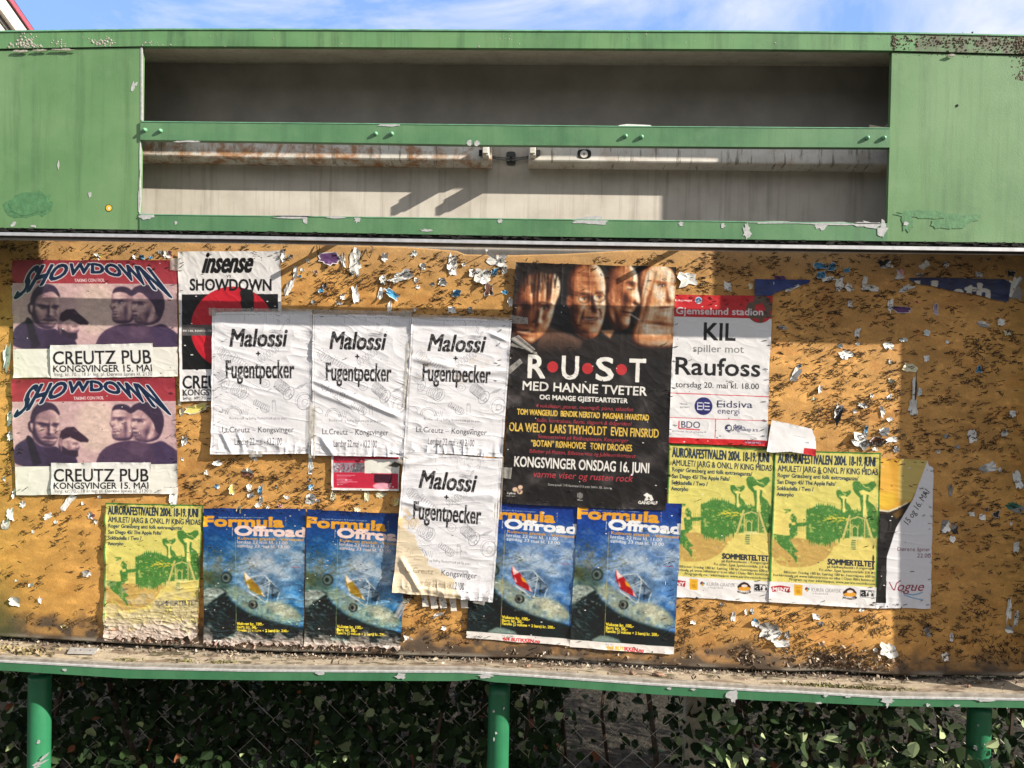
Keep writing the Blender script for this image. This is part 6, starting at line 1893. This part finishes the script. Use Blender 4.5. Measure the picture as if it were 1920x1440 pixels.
SCR = [
 # top strip, left to middle
 (185, 479, 18, 8, .1, 'white', 9, 'white scrap with a yellow edge above the upper violet poster', 'yellow'), (266, 482, 12, 10, 0, 'blue', 6, 'bright blue scrap above the right half of the upper violet poster', None), (283, 483, 9, 7, 0, 'blue', 4), (252, 482, 7, 8, .2, 'white', 4), (302, 473, 12, 9, .3, 'grey', 6), (314, 477, 20, 15, .1, 'white', 7, 'white and pink scrap at the top right corner of the upper violet poster', 'pink'),
 (531, 478, 11, 30, .1, 'white', 8, 'white and navy torn strip at the top right corner of the red disc poster', 'dark'), (545, 481, 10, 9, 0, 'grey', 4), (617, 486, 44, 26, .05, 'purple', 8, 'purple photo scrap left under a loop of wire near the top', None), (643, 487, 11, 28, -.1, 'white', 9, 'crumpled white strip right beside the purple photo scrap', 'grey'),
 (667, 492, 24, 54, 0, 'white', 3, 'tall flat white strip full of staples near the top of the board', None), (722, 482, 14, 21, .1, 'white', 11, 'white curled flap right of the tall stapled strip', None), (777, 475, 11, 13, .3, 'pale', 7), (793, 499, 13, 14, 0, 'white', 6), (752, 518, 46, 20, -.45, 'white', 8, 'long slanting white torn triangle above the second white poster', None),
 (718, 524, 13, 22, 0, 'white', 8, 'narrow white flap just above the blue curled flap', None), (714, 550, 10, 28, .3, 'white', 8), (736, 552, 34, 15, .62, 'blue', 10, 'blue curled flap above the middle white engine poster', None), (830, 529, 20, 15, .2, 'white', 12, 'white curled flap between the blue flap and the square blue curl', None), (856, 549, 17, 15, .1, 'blue', 10, 'square blue curl above the rightmost white engine poster', None),
 (811, 533, 9, 8, 0, 'grey', 4), (781, 525, 10, 10, .4, 'white', 6), (783, 538, 9, 8, 0, 'white', 6), (848, 497, 19, 40, .1, 'white', 6, 'tall white torn strip under the bent top edge of the board', None), (870, 496, 8, 9, 0, 'white', 5), (885, 512, 12, 18, .2, 'white', 8), (932, 488, 46, 26, .12, 'white', 7, 'wide tattered white patch at the top, left of the black concert poster', None), (946, 506, 10, 18, .1, 'white', 6),
 (905, 518, 34, 30, .2, 'white', 10, 'large white folded flap beside the small blue square, left of the black poster', None), (927, 510, 16, 16, .3, 'blue', 8, 'small blue square on the large white folded flap', None), (917, 543, 18, 24, .2, 'brown', 9, 'dark brown flap hanging below the large white folded flap', None), (947, 548, 15, 10, .2, 'blue', 8, 'blue curl just left of the black concert poster', None), (957, 566, 11, 26, 0, 'white', 7, 'upright white strip against the left edge of the black poster', None),
 (667, 553, 14, 36, -.1, 'white', 11, 'upright white curled strip below the tall stapled strip', None), (642, 556, 10, 12, 0, 'white', 8), (636, 569, 13, 7, .1, 'white', 5), (587, 567, 9, 10, 0, 'grey', 5), (730, 576, 10, 22, 0, 'white', 4), (846, 581, 17, 14, .2, 'white', 9, 'white flap tucked above the rightmost white engine poster', None), (881, 581, 11, 16, 0, 'grey', 6), (778, 580, 7, 9, 0, 'white', 6),
 (541, 540, 14, 42, .45, 'white', 8, 'long white torn strip right of the red disc poster', 'grey'), (554, 512, 9, 26, .15, 'white', 9), (562, 518, 7, 6, 0, 'blue', 5), (602, 545, 13, 10, -.3, 'blue', 6), (609, 536, 10, 10, 0, 'dark', 4), (577, 488, 9, 8, 0, 'white', 4), (567, 506, 9, 8, 0, 'white', 5), (592, 510, 10, 8, 0, 'brown', 4),
 # upper right
 (1290, 522, 40, 30, .1, 'white', 7, 'tattered white patch in the corner between the black poster and the football poster', None), (1365, 537, 18, 16, .3, 'white', 8, 'white pointed flap above the football poster', None), (1408, 537, 10, 11, 0, 'cream', 7), (1461, 529, 24, 26, .2, 'white', 8, 'white and purple flap on the torn navy remnant', 'purple'), (1484, 541, 26, 8, -.4, 'white', 7),
 (1537, 498, 26, 13, .05, 'blue', 5, 'leftmost of the bright blue scraps at the top right', None), (1560, 501, 18, 20, .1, 'blue', 8, 'middle one of the bright blue scraps at the top right', None), (1540, 515, 19, 15, .1, 'blue', 6, 'lowest of the bright blue scraps at the top right', None), (1588, 507, 14, 10, .1, 'blue', 6, 'small blue scrap right of the other bright blue scraps', None), (1552, 522, 30, 10, -.1, 'white', 7),
 (1574, 533, 17, 28, .1, 'white', 9, 'white rounded flap below the bright blue scraps', None), (1592, 539, 14, 19, -.4, 'white', 8), (1622, 526, 12, 18, .2, 'white', 8), (1632, 539, 40, 14, .15, 'white', 9, 'wide white torn curl left of the long navy remnant', None), (1661, 495, 27, 17, .05, 'white', 5, 'white scrap with black print near the top right', 'dark'), (1688, 514, 19, 23, .1, 'white', 6, 'white scrap with a pink square above the long navy remnant', 'pink'),
 (1734, 497, 22, 13, -.5, 'white', 6, 'white slanting scrap high above the long navy remnant', None), (1725, 515, 16, 8, 0, 'white', 6), (1774, 497, 11, 11, .6, 'white', 5), (1836, 515, 16, 13, .2, 'white', 7), (1697, 541, 30, 12, -.4, 'white', 9, 'white curl at the left tip of the long navy remnant', None), (1902, 542, 30, 52, .1, 'white', 14, 'crumpled white and olive paper at the far right end of the navy remnant', 'grey'), (1896, 514, 18, 14, .3, 'dark', 8), (1853, 486, 10, 6, 0, 'grey', 5),
 (1594, 569, 10, 14, 0, 'white', 6), (1669, 573, 11, 26, .2, 'white', 8, 'white twisted strip left of the purple curved scrap', None), (1692, 580, 38, 14, .05, 'purple', 8, 'purple curved scrap below the left tip of the long navy remnant', None), (1755, 580, 10, 26, .1, 'lilac', 8, 'lilac pointed curl below the long navy remnant', None), (1719, 566, 7, 6, 0, 'red', 4), (1843, 608, 30, 12, .3, 'white', 8, 'pale grey pointed triangle at the far right', 'grey'), (1878, 604, 15, 14, .3, 'white', 7), (1889, 624, 14, 11, 0, 'cream', 10),
 (1467, 614, 20, 8, .05, 'white', 7, 'small white bar right of the football poster head band', None), (1608, 623, 11, 18, .3, 'white', 9), (1738, 624, 12, 14, .3, 'pale', 7), (1694, 637, 15, 9, 0, 'pale', 6), (1776, 641, 9, 7, 0, 'white', 6), (1665, 648, 24, 12, .1, 'white', 10, 'white curl on the upper right corner of the sunlit area', None), (1608, 645, 8, 6, 0, 'pale', 4), (1576, 649, 11, 9, 0, 'pale', 8), (1585, 665, 28, 17, -.2, 'white', 10, 'white winged flap in the sunlit area right of the football poster', None), (1738, 672, 13, 12, .2, 'white', 6), (1835, 692, 10, 17, .1, 'blue', 8, 'lone small blue curl on the shaded right side', None),
 (1491, 704, 16, 34, .55, 'white', 10, 'white pointed flap with a blue tip right of the football poster', None), (1499, 686, 8, 8, 0, 'blue', 6), (1538, 730, 8, 15, 0, 'white', 6), (1526, 748, 10, 7, .2, 'cream', 6), (1671, 714, 13, 10, .4, 'cream', 8), (1572, 778, 17, 40, .15, 'white', 10, 'white and black curled strip casting a long shadow, centre of the sunlit area', 'dark'), (1617, 760, 19, 9, .3, 'white', 8), (1603, 771, 9, 9, 0, 'white', 6), (1655, 771, 10, 23, -.2, 'white', 9, 'white pointed flap near the right limit of the sunlit area', None), (1669, 786, 12, 9, -.4, 'white', 7), (1668, 744, 13, 10, -.5, 'white', 7), (1635, 742, 8, 9, 0, 'white', 5), (1669, 679, 5, 12, -.2, 'white', 5),
 (1706, 690, 32, 20, .35, 'cream', 6, 'cream torn corner at the head of the long torn strip', None), (1715, 728, 9, 66, .05, 'white', 5, 'long thin torn strip with a dark core hanging on the shaded right side', 'dark'), (1712, 764, 20, 34, .1, 'white', 9, 'white tattered foot of the long torn strip', None), (1725, 735, 9, 16, .2, 'pale', 7),
 (1624, 805, 8, 15, .2, 'blue', 8), (1614, 829, 40, 26, .75, 'grey', 10, 'large grey flap with a pink streak above the bar poster', 'white'), (1646, 827, 24, 20, .3, 'brown', 9, 'brown and white curled flap above the bar poster', None), (1658, 810, 22, 20, .2, 'white', 10, 'white crumpled flap right above the brown curled flap', None), (1672, 824, 26, 12, -.2, 'white', 8, 'white pointed flap right of the brown curled flap', None), (1641, 842, 12, 8, 0, 'white', 6), (1681, 843, 12, 14, .3, 'white', 8), (1622, 815, 14, 8, .1, 'grey', 6),
 # right side in shade
 (1824, 818, 20, 28, .1, 'white', 7, 'white torn rectangle right of and above the bar poster', None), (1884, 813, 15, 11, -.3, 'white', 7), (1775, 818, 13, 9, 0, 'grey', 4), (1760, 847, 8, 9, 0, 'white', 6), (1796, 838, 9, 8, 0, 'grey', 4), (1854, 877, 36, 22, -.3, 'white', 9, 'grey white winged scrap high on the shaded right side', 'grey'), (1875, 881, 8, 10, 0, 'white', 6), (1908, 900, 18, 36, -.35, 'white', 9, 'slanting white strip at the far right edge above the teal one', None), (1782, 920, 9, 28, .1, 'grey', 7, 'grey narrow curl right of the handwritten date', None), (1903, 952, 40, 18, .45, 'grey', 8, 'grey and teal strip at the far right edge', 'teal'),
 (1822, 964, 14, 10, .1, 'white', 6), (1841, 969, 15, 12, .2, 'white', 6), (1868, 965, 14, 14, 0, 'dark', 4), (1850, 955, 10, 9, 0, 'brown', 3), (1773, 986, 18, 26, .1, 'grey', 8, 'grey crumpled curl right of the bar poster', 'white'), (1790, 992, 14, 22, 0, 'grey', 5, 'dark grey square flap right of the bar poster', 'dark'), (1786, 1011, 13, 14, .2, 'white', 6), (1896, 981, 6, 10, 0, 'white', 5), (1906, 1026, 13, 25, .2, 'white', 8, 'white bent strip at the far right edge below the teal one', None), (1892, 1141, 10, 46, .05, 'white', 7, 'long white strip low on the far right', None), (1906, 1160, 10, 30, .15, 'white', 7, 'short white strip beside the long one, low on the far right', None), (1892, 1180, 18, 18, .2, 'white', 7, 'crumpled white scrap below the long strip, low on the far right', 'grey'),
 (1784, 1194, 8, 18, 0, 'white', 6), (1772, 1232, 14, 20, 0, 'white', 8, 'white tag shaped scrap near the sill on the shaded right', None), (1667, 1220, 36, 30, .25, 'white', 11, 'large white flap near the sill below the bar poster', None), (1739, 1185, 12, 20, -.3, 'grey', 6), (1899, 776, 14, 14, 0, 'white', 8), (1798, 1246, 18, 10, -.3, 'grey', 6),
 # below the yellow posters
 (1300, 1167, 13, 8, .2, 'white', 9), (1375, 1157, 10, 20, .1, 'white', 6), (1399, 1147, 6, 12, 0, 'white', 6), (1410, 1146, 8, 14, -.2, 'pale', 6), (1417, 1168, 16, 16, .1, 'white', 9, 'white and blue flap left of the large domed white flap', 'blue'), (1444, 1184, 44, 32, .08, 'white', 12, 'large domed white flap below the yellow posters', 'grey'), (1464, 1207, 36, 18, .05, 'white', 10, 'white half round flap just under the domed flap', None), (1476, 1190, 10, 18, .2, 'grey', 8), (1530, 1157, 15, 12, .2, 'white', 10, 'white crumpled flap below the right yellow poster', None), (1539, 1169, 12, 9, .3, 'grey', 8), (1616, 1143, 10, 9, 0, 'white', 6), (1300, 1233, 18, 12, .3, 'white', 6, 'white scrap near the sill right of the brightest blue race poster', None), (1488, 1231, 6, 8, 0, 'white', 5), (1642, 1219, 9, 9, 0, 'white', 7), (1353, 1134, 7, 7, 0, 'white', 6),
 # below the white posters
 (368, 766, 52, 18, -.2, 'yellow', 8, 'yellow torn paper under the red disc poster', None), (346, 827, 12, 21, .1, 'white', 11, 'white crumpled flap right of the lower violet poster', None), (342, 861, 6, 8, 0, 'white', 5), (407, 868, 19, 11, -.1, 'white', 8, 'white scrap at the lower left corner of the leftmost white poster', None), (387, 887, 10, 10, .2, 'white', 8), (464, 886, 27, 18, .3, 'white', 13, 'shiny curled white flap below the leftmost white poster', 'brown'), (477, 860, 14, 8, .3, 'white', 8), (582, 870, 10, 26, 0, 'pale', 3), (582, 886, 10, 9, 0, 'white', 6), (407, 912, 11, 10, .1, 'white', 7, 'white scrap with blue print above the faded race posters', 'blue'), (435, 918, 13, 20, .2, 'yellow', 8, 'cream yellow pointed flap above the leftmost race poster', None), (467, 915, 12, 14, -.4, 'white', 8), (470, 929, 16, 9, -.2, 'white', 9), (488, 920, 10, 22, .1, 'blue', 9, 'light blue upright curl above the leftmost race poster', None), (490, 937, 8, 14, .1, 'pale', 5), (484, 947, 14, 10, -.4, 'white', 6), (583, 914, 12, 13, .1, 'white', 7, 'white scrap with navy print left of the pink flyer', 'blue'), (582, 937, 20, 22, .1, 'white', 8, 'square white flap below and left of the pink flyer', None), (537, 933, 12, 8, .4, 'white', 8), (526, 948, 10, 8, 0, 'pink', 5), (502, 951, 7, 6, 0, 'white', 4), (518, 912, 6, 7, 0, 'grey', 6), (581, 899, 8, 6, 0, 'dark', 3),
 (445, 968, 17, 40, .08, 'cream', 9, 'cream torn strip stuck over the heading of the leftmost race poster', None), (624, 930, 10, 22, .1, 'cream', 6), (687, 931, 11, 20, .1, 'cream', 5), (714, 928, 18, 15, -.5, 'cream', 5), (743, 941, 9, 16, .2, 'yellow', 7), (670, 955, 14, 10, 0, 'cream', 6), (595, 938, 8, 6, 0, 'white', 6),
 # left side
 (126, 943, 15, 44, .62, 'white', 5, 'long white tongue of paper below the lower violet poster', None), (90, 968, 20, 12, -.5, 'white', 9, 'white crumpled tip at the end of the long white tongue', None), (42, 945, 12, 14, .2, 'white', 9), (19, 964, 15, 24, .1, 'white', 10, 'white upright flap at the far left below the violet posters', None), (11, 984, 18, 20, 0, 'white', 6, 'round white and grey sticker remnant at the far left', 'grey'), (25, 926, 6, 20, .2, 'white', 7), (155, 944, 6, 7, 0, 'white', 6), (104, 979, 8, 8, 0, 'white', 6), (171, 967, 14, 14, .4, 'white', 8, 'white and red curled flap left of the crumpled yellow poster', 'pink'), (179, 978, 8, 10, .3, 'white', 7), (62, 997, 6, 8, 0, 'white', 4), (163, 1075, 18, 14, -.2, 'grey', 9, 'grey flap left of the crumpled yellow poster', 'white'), (58, 1097, 13, 7, -.1, 'white', 6), (31, 1089, 9, 5, 0, 'white', 4), (27, 1128, 27, 17, .3, 'white', 8, 'white and grey torn scrap low at the far left', 'grey'), (75, 1126, 9, 13, .3, 'white', 6), (121, 1178, 13, 14, .1, 'yellow', 7, 'yellowish flap near the sill at the lower left', None), (186, 931, 8, 7, 0, 'white', 5),
 (325, 930, 18, 48, -.05, 'white', 5, 'white vertical strip below the right corner of the lower violet poster', None), (13, 672, 14, 58, .08, 'white', 10, 'tall pale blue and white curl at the far left beside the violet posters', 'pale'), (24, 543, 6, 30, 0, 'pale', 5), (18, 783, 10, 32, .1, 'white', 9, 'white pointed curl at the far left beside the lower violet poster', None), (20, 819, 13, 18, .4, 'white', 8, 'white bent flap at the far left below the pointed curl', None), (8, 898, 7, 11, 0, 'white', 5), (340, 772, 9, 18, 0, 'cream', 5), (337, 755, 7, 16, 0, 'cream', 6),
 # foot of the board
 (765, 1199, 19, 17, .2, 'white', 8, 'white square scrap near the sill right of the faded race posters', None), (832, 1178, 10, 9, 0, 'white', 6), (820, 1153, 22, 8, -.3, 'white', 6), (763, 1120, 22, 26, .5, 'brown', 8, 'brown stained torn piece at the lower left corner of the lowest white poster', 'cream'), (1023, 1226, 12, 9, .2, 'white', 8), (1243, 1240, 16, 8, .4, 'cream', 6), (185, 486, 4, 4, 0, 'white', 3),
]
for it in SCR:
    x, y, w, h, rot, col, lift = it[:7]
    scrap(x, y, w, h, rot, col, lift, it[7] if len(it) > 7 else None, 0, it[8] if len(it) > 8 else None)
# fringe of torn strips under the lowest white poster
mbf, cf = [], []
for k, (x, w, h) in enumerate(((795, 11, 22), (812, 13, 25), (829, 13, 24), (848, 12, 30), (869, 14, 24))):
    mbf.append((x, w, h))
fr_root = empty('torn_fringe', P(832, 1135, YB-.004).tolist(), 'fringe of five torn white strips showing under the lowest white poster', 'paper scrap', 'larger torn paper scraps')
for (x, w, h) in mbf:
    V = []; n = 6
    for i in range(n+1):
        t = i/n
        for s in (-.5, .5):
            V.append(P(x+w*s+RNG.uniform(-.8, .8)+3*t, 1116+h*t+RNG.uniform(-1, 1), YB-.003-.004*t*t))
    F = [(2*i, 2*i+2, 2*i+3, 2*i+1) for i in range(n)]
    mesh_obj('paper_strip', np.array(V), F, M['paper'], fr_root, True, np.tile(lin((206, 200, 188))*.9, (len(V), 1)))

# scraps lying on the middle rail
def rail_bit(pts, Y, mat, lab):
    mb = MB(); mb.prism(pts, Y, Y+0.0012)
    return tag(mb.build('paper_scrap', mat, None), lab, 'paper scrap', 'scraps caught behind the middle rail')
rail_bit([(1153, 238), (1162, 234.5), (1176, 232.5), (1200, 233.5), (1219, 234.5), (1225, 238.5), (1200, 242), (1160, 241)], 0.022, simple('rail_paper', (.66, .65, .63), .7), 'torn white strip standing on the middle green rail')
rail_bit([(1630, 233.5), (1645, 236), (1658, 238), (1663, 233), (1668.5, 231), (1668.5, 242), (1630, 242)], 0.024, simple('rail_card', (.36, .27, .20), .8), 'brown torn card at the right end of the middle green rail')

# ------------------------------------------------------------------ staples, nails, dirt
def staples():
    rs = random.Random(21)
    V, F = [], []
    covered = [([(24, 488), (331, 488), (334, 928), (26, 928)]), ([(335, 472), (527, 470), (530, 752), (338, 753)]), ([(396, 584), (960, 597), (942, 860), (396, 852)]), ([(755, 850), (942, 856), (925, 1128), (737, 1112)]),
               ([(967, 491), (1268, 501), (1247, 957), (941, 943)]), ([(1265, 552), (1448, 556), (1437, 837), (1253, 830)]), ([(1254, 833), (1651, 848), (1642, 1140), (1247, 1120)]), ([(1640, 859), (1750, 863), (1744, 1141), (1634, 1140)]),
               ([(197, 942), (381, 947), (372, 1205), (196, 1207)]), ([(382, 953), (765, 962), (751, 1222), (383, 1212)]), ([(892, 936), (1278, 944), (1263, 1226), (874, 1197)]), ([(622, 846), (751, 848), (747, 921), (622, 918)])]
    def inside(x, y, q):
        s = 0
        for i in range(4):
            (xa, ya), (xb, yb) = q[i], q[(i+1) % 4]
            if (xb-xa)*(y-ya)-(yb-ya)*(x-xa) < 0: return False
        return True
    def one(x, y, ang, L, off, kind):
        c = P(x, y, YB-off); d = np.array((math.cos(ang), 0, math.sin(ang))); nn = np.array((-math.sin(ang), 0, math.cos(ang)))
        o = np.array((0, -1, 0.0)); l = L/2000
        r = rs.uniform(.0007, .0011)
        if kind == 0: pts = [c-d*l, c-d*l+o*.0017, c+d*l+o*.0017, c+d*l]
        elif kind == 1: pts = [c-d*l, c-d*l*.9+o*.0035, c+d*l*.9+o*.005+nn*.003, c+d*l*1.05+o*.002+nn*.004]
        elif kind == 2:
            pts = [c-d*l, c-d*l*.5+o*.005+nn*rs.uniform(-.004, .004), c+o*.004+nn*rs.uniform(-.005, .005), c+d*l*.6+o*.006+nn*rs.uniform(-.006, .006), c+d*l*.9+o*.003+nn*rs.uniform(-.006, .006)]
        else: pts = [c, c+o*.009+d*.002, c+o*.011+d*l*1.3+nn*rs.uniform(-.003, .003)]
        b = len(V); k = 3
        for i, p in enumerate(pts):
            t = pts[min(i+1, len(pts)-1)]-pts[max(i-1, 0)]; t = t/np.linalg.norm(t)
            a = np.cross(t, (0.3, .5, .81)); a /= np.linalg.norm(a); e = np.cross(t, a)
            for j in range(k):
                w = 2*math.pi*j/k; V.append(p+(a*math.cos(w)+e*math.sin(w))*r)
        for i in range(len(pts)-1):
            for j in range(k): F.append((b+i*k+j, b+i*k+(j+1) % k, b+(i+1)*k+(j+1) % k, b+(i+1)*k+j))
    n = 0
    dens = lambda x, y: 0.35+0.9*smooth01(.42, .62, vn(x/55, y/38, 77))*(1.25 if y < 600 or x > 1250 else .9)
    bt = lambda x: float(np.interp(x, [p[0] for p in bd_t], [p[1] for p in bd_t])); bb = lambda x: float(np.interp(x, [p[0] for p in bd_b], [p[1] for p in bd_b]))
    while n < 5600:
        x = rs.uniform(2, 1918); y = rs.uniform(bt(x)+8, bb(x)-22)
        if rs.random()*1.5 > dens(x, y): continue
        if x < 200 and y > 930 and rs.random() < .45: continue
        if any(inside(x, y, q) for q in covered): continue
        m = 1 if rs.random() < .6 else rs.randint(2, 4); a0 = rs.gauss(.06, .26) if y < 1150 else rs.gauss(.2, .9)
        for k in range(m):
            kind = rs.choices((0, 1, 2, 3), (.36, .20, .38, .06))[0] if y < 1090 else rs.choices((0, 1, 2, 3), (.15, .2, .55, .1))[0]
            one(x+rs.uniform(-2, 2)+k*rs.uniform(2, 6), y+rs.uniform(-4, 4), a0+rs.gauss(0, .15), rs.uniform(8, 13), -.0003, kind); n += 1
    # staples that hold the posters
    for q, off in ((covered[0], .008), (covered[1], .008), (covered[2], .018), (covered[4], .0125), (covered[5], .009), (covered[6], .0065), (covered[7], .0045), (covered[8], .009), (covered[9], .0075), (covered[10], .009)):
        q = np.array(q, float)
        for k in range(46):
            u, v = rs.random(), rs.random()
            if rs.random() < .8:
                if rs.random() < .5: u = rs.choice((.03, .97))+rs.gauss(0, .015)
                else: v = rs.choice((.025, .975))+rs.gauss(0, .012)
            p = (q[0]*(1-u)+q[1]*u)*(1-v)+(q[3]*(1-u)+q[2]*u)*v
            one(p[0], p[1], rs.gauss(.05, .3), rs.uniform(7, 11), off-.0012, rs.choice((0, 0, 0, 1)))
    m = simple('rusty_staple_wire', (0.030, 0.020, 0.015), 0.6, 0.4, 0, .6, 300)
    o = mesh_obj('staples', np.array(V), np.array(F), m)
    tag(o, kind='stuff')
staples()


def flakes(name, n, spot, size, colr, label=None):
    """small curled chips of paint, paper pulp and dead leaf: nobody could count them"""
    rs = np.random.RandomState(hash(name) % 1000 if False else len(name)*7)
    V, F, C = [], [], []
    for k in range(n):
        p, s = spot(rs), size*rs.uniform(.4, 1.5)
        a = rs.normal(0, 1, 3); a /= np.linalg.norm(a); b = np.cross(a, rs.normal(0, 1, 3)); b /= np.linalg.norm(b); c = np.cross(a, b)
        el = rs.uniform(.35, 1.0)
        i = len(V)
        V += [p-a*s-b*s*el*.6, p+a*s*.9-b*s*el*.5, p+a*s+b*s*el*.6+c*s*.5, p-a*s*.8+b*s*el*.7+c*s*.3, p+c*s*.35*rs.uniform(-1, 1.4)]
        F += [(i, i+1, i+4), (i+1, i+2, i+4), (i+2, i+3, i+4), (i+3, i, i+4)]
        cc = colr(rs); C += [cc]*5
    o = mesh_obj(name, np.array(V), np.array(F), M['decal'], None, False, np.clip(np.array(C), .01, .8))
    return tag(o, kind='stuff')


sill_z = lambda px: (P(px, np.interp(px, *zip(*sg_t))-9.2, 0.012), P(px, np.interp(px, *zip(*bd_b))+1.5, YB+.03))
def sill_pt(px, t, dz=0.0):
    A, B = sill_z(px); p = A*(1-t)+B*t; p[2] += dz-0.004*t+0.006*max(0, t-.55)
    return p
def crumb_spot(rs):
    x = rs.uniform(-20, 1930)
    if x > 1720 and rs.rand() < .5: x = rs.uniform(900, 1700)
    t = min(max(1-abs(rs.normal(0, .16))-.17, .05), .86) if rs.rand() < .82 else rs.uniform(.06, .8)
    return sill_pt(x, t, rs.uniform(.001, .006))
_pal = ((.30, .25, .19), (.16, .115, .08), (.07, .055, .04), (.42, .38, .31), (.22, .17, .12), (.55, .52, .47))
flakes('sill_litter', 1400, crumb_spot, 0.0042, lambda rs: np.array(_pal[rs.choice(6, p=(.26, .30, .24, .05, .14, .01))])*rs.uniform(.7, 1.2))
def left_pile(rs):
    return sill_pt(rs.normal(40, 30), min(max(rs.normal(.30, .10), .12), .6), rs.uniform(0, .007))
flakes('leaf_litter_pile', 170, left_pile, 0.007, lambda rs: np.array(((.20, .16, .07), (.11, .085, .045), (.34, .27, .17))[rs.randint(3)])*rs.uniform(.7, 1.2))
def moss_spot(rs):
    c_ = [(1560, 75), (1660, 40), (350, 22), (240, 30), (420, 25)][rs.choice(5, p=(.5, .2, .1, .1, .1))]
    return sill_pt(rs.normal(c_[0], c_[1]*.6), min(max(rs.normal(.17, .05), .04), .4), rs.uniform(0, .003))
flakes('moss_tufts', 700, moss_spot, 0.0034, lambda rs: np.array((.13, .12, .045))*rs.uniform(.5, 1.5))
def pulp_spot(rs):
    w = rs.rand()
    if w < .62:
        x = rs.normal(1575, 55); y = np.interp(x, *zip(*bd_b))-abs(rs.normal(0, 20))-6
    elif w < .75: x = rs.normal(1400, 12); y = 1236+rs.normal(0, 9)
    else: x = rs.uniform(380, 1700); y = np.interp(x, *zip(*bd_b))-abs(rs.normal(0, 9))-3
    return P(x, y, YB-.002-.005*rs.rand())
flakes('paper_pulp', 800, pulp_spot, 0.0050, lambda rs: np.array(((.30, .22, .15), (.17, .115, .075), (.09, .062, .04), (.40, .33, .25))[rs.choice(4, p=(.3, .35, .27, .08))])*rs.uniform(.7, 1.15))
def pulp2(rs):
    x = rs.choice((rs.uniform(200, 372), rs.uniform(384, 750))); y = np.interp(x, *zip(*bd_b))-abs(rs.normal(0, 7))-3
    return P(x, y, YB-.006-.005*rs.rand())
flakes('soaked_paper_crumbs', 300, pulp2, 0.0042, lambda rs: np.array(((.40, .32, .26), (.26, .18, .13), (.12, .08, .055), (.34, .22, .18))[rs.randint(4)])*rs.uniform(.7, 1.15))


def lump(name, px, t, L, H, mat, lab, cat):
    p = sill_pt(px, t, H*.4); rs = np.random.RandomState(px)
    V, F = [], []; n, m_ = 9, 6
    for i in range(m_+1):
        a = math.pi*i/m_
        for k in range(n):
            w = 2*math.pi*k/n; q = rs.uniform(.7, 1.2)
            V.append((p[0]-L*math.cos(a)*.5, p[1]+L*.32*math.sin(a)*math.cos(w)*q, p[2]+H*.6*math.sin(a)*math.sin(w)*q+.002*rs.randn()*math.sin(a)))
    for i in range(m_):
        for k in range(n): F.append((i*n+k, i*n+(k+1) % n, (i+1)*n+(k+1) % n, (i+1)*n+k))
    o = mesh_obj(name, np.array(V), F, mat); tag(o, lab, cat, 'dry leaves on the sill'); return o
M['dryleaf'] = simple('dry_brown_leaf', (.20, .125, .085), .85, .2, 0, .5, 90, .6, .003)
lump('dry_leaf', 1234, .30, .036, .012, M['dryleaf'], 'largest crumpled brown dry leaf on the sill, below the brightest race poster', 'dry leaf')
lump('dry_leaf', 1186, .30, .022, .009, M['dryleaf'], 'smaller crumpled brown dry leaf on the sill, left of the largest one', 'dry leaf')
lump('dry_leaf', 988, .35, .026, .007, M['dryleaf'], 'thin curled dry leaf on the sill below the blue race poster in the middle', 'dry leaf')
lump('dry_leaf', 1815, .40, .020, .005, M['dryleaf'], 'reddish curled dry leaf on the shaded right end of the sill', 'dry leaf')
# loose metal plate
mb = MB(); a, b, c_, d_ = sill_pt(126, .26, .004), sill_pt(176, .30, .004), sill_pt(184, .60, .004), sill_pt(132, .56, .004)
mb.add([tuple(v) for v in (a, b, c_, d_)]+[tuple(v+np.array((0, 0, .003))) for v in (a, b, c_, d_)], [(3, 2, 1, 0), (4, 5, 6, 7), (0, 1, 5, 4), (1, 2, 6, 5), (2, 3, 7, 6), (3, 0, 4, 7)])
pl = mb.build('metal_plate', M['alu'], None); tag(pl, 'small flat metal plate with two holes lying on the left of the sill', 'metal plate')
for t_ in (.25, .78):
    q = a*(1-t_)*.5+b*t_*.5+d_*(1-t_)*.5+c_*t_*.5
    mb = MB(); mb.tube([q+np.array((0, 0, .0031)), q+np.array((0, 0, .0036))], .0022, 10); mb.build('hole', M['black'], pl)
# brackets, nail and wire loops at the head of the board
for (x, y) in ((634, 453), (1277, 463)):
    p = P(x, y, YB)
    mb = MB(); mb.box((p[0]-.0025, .080, p[2]-.008), (p[0]+.0025, YB+.004, p[2]+.008)); mb.build('bracket', M['grime'], BOARD)
p = P(911, 476, YB)
mb = MB(); mb.tube([p+np.array((.0, .004, 0)), p+np.array((.004, -.026, .006))], .0014, 8); mb.tube([p+np.array((.004, -.026, .006)), p+np.array((.0042, -.0275, .0063))], .0036, 10)
tag(mb.build('nail', M['alu'], None), 'single nail sticking out of the top of the board', 'nail')
for (x, y, w, lab) in ((597, 466, 5, 'bent wire loop above the purple photo scrap'), (693, 472, 11, 'wide bent wire loop right of the tall stapled strip')):
    pts = [P(x-w*.6, y-6, YB-.004), P(x-w*.4, y+6, YB-.012), P(x-w*.05, y+12, YB-.012), P(x+w*.3, y+3, YB-.015), P(x+w*.55, y-9, YB-.010), P(x+w*.2, y-10, YB-.006)]
    mb = MB(); mb.tube(pts, .0013, 6); tag(mb.build('wire_loop', M['twig'], None, True), lab, 'wire', 'wire loops at the top of the board')

bpy.data.objects.remove(_to)
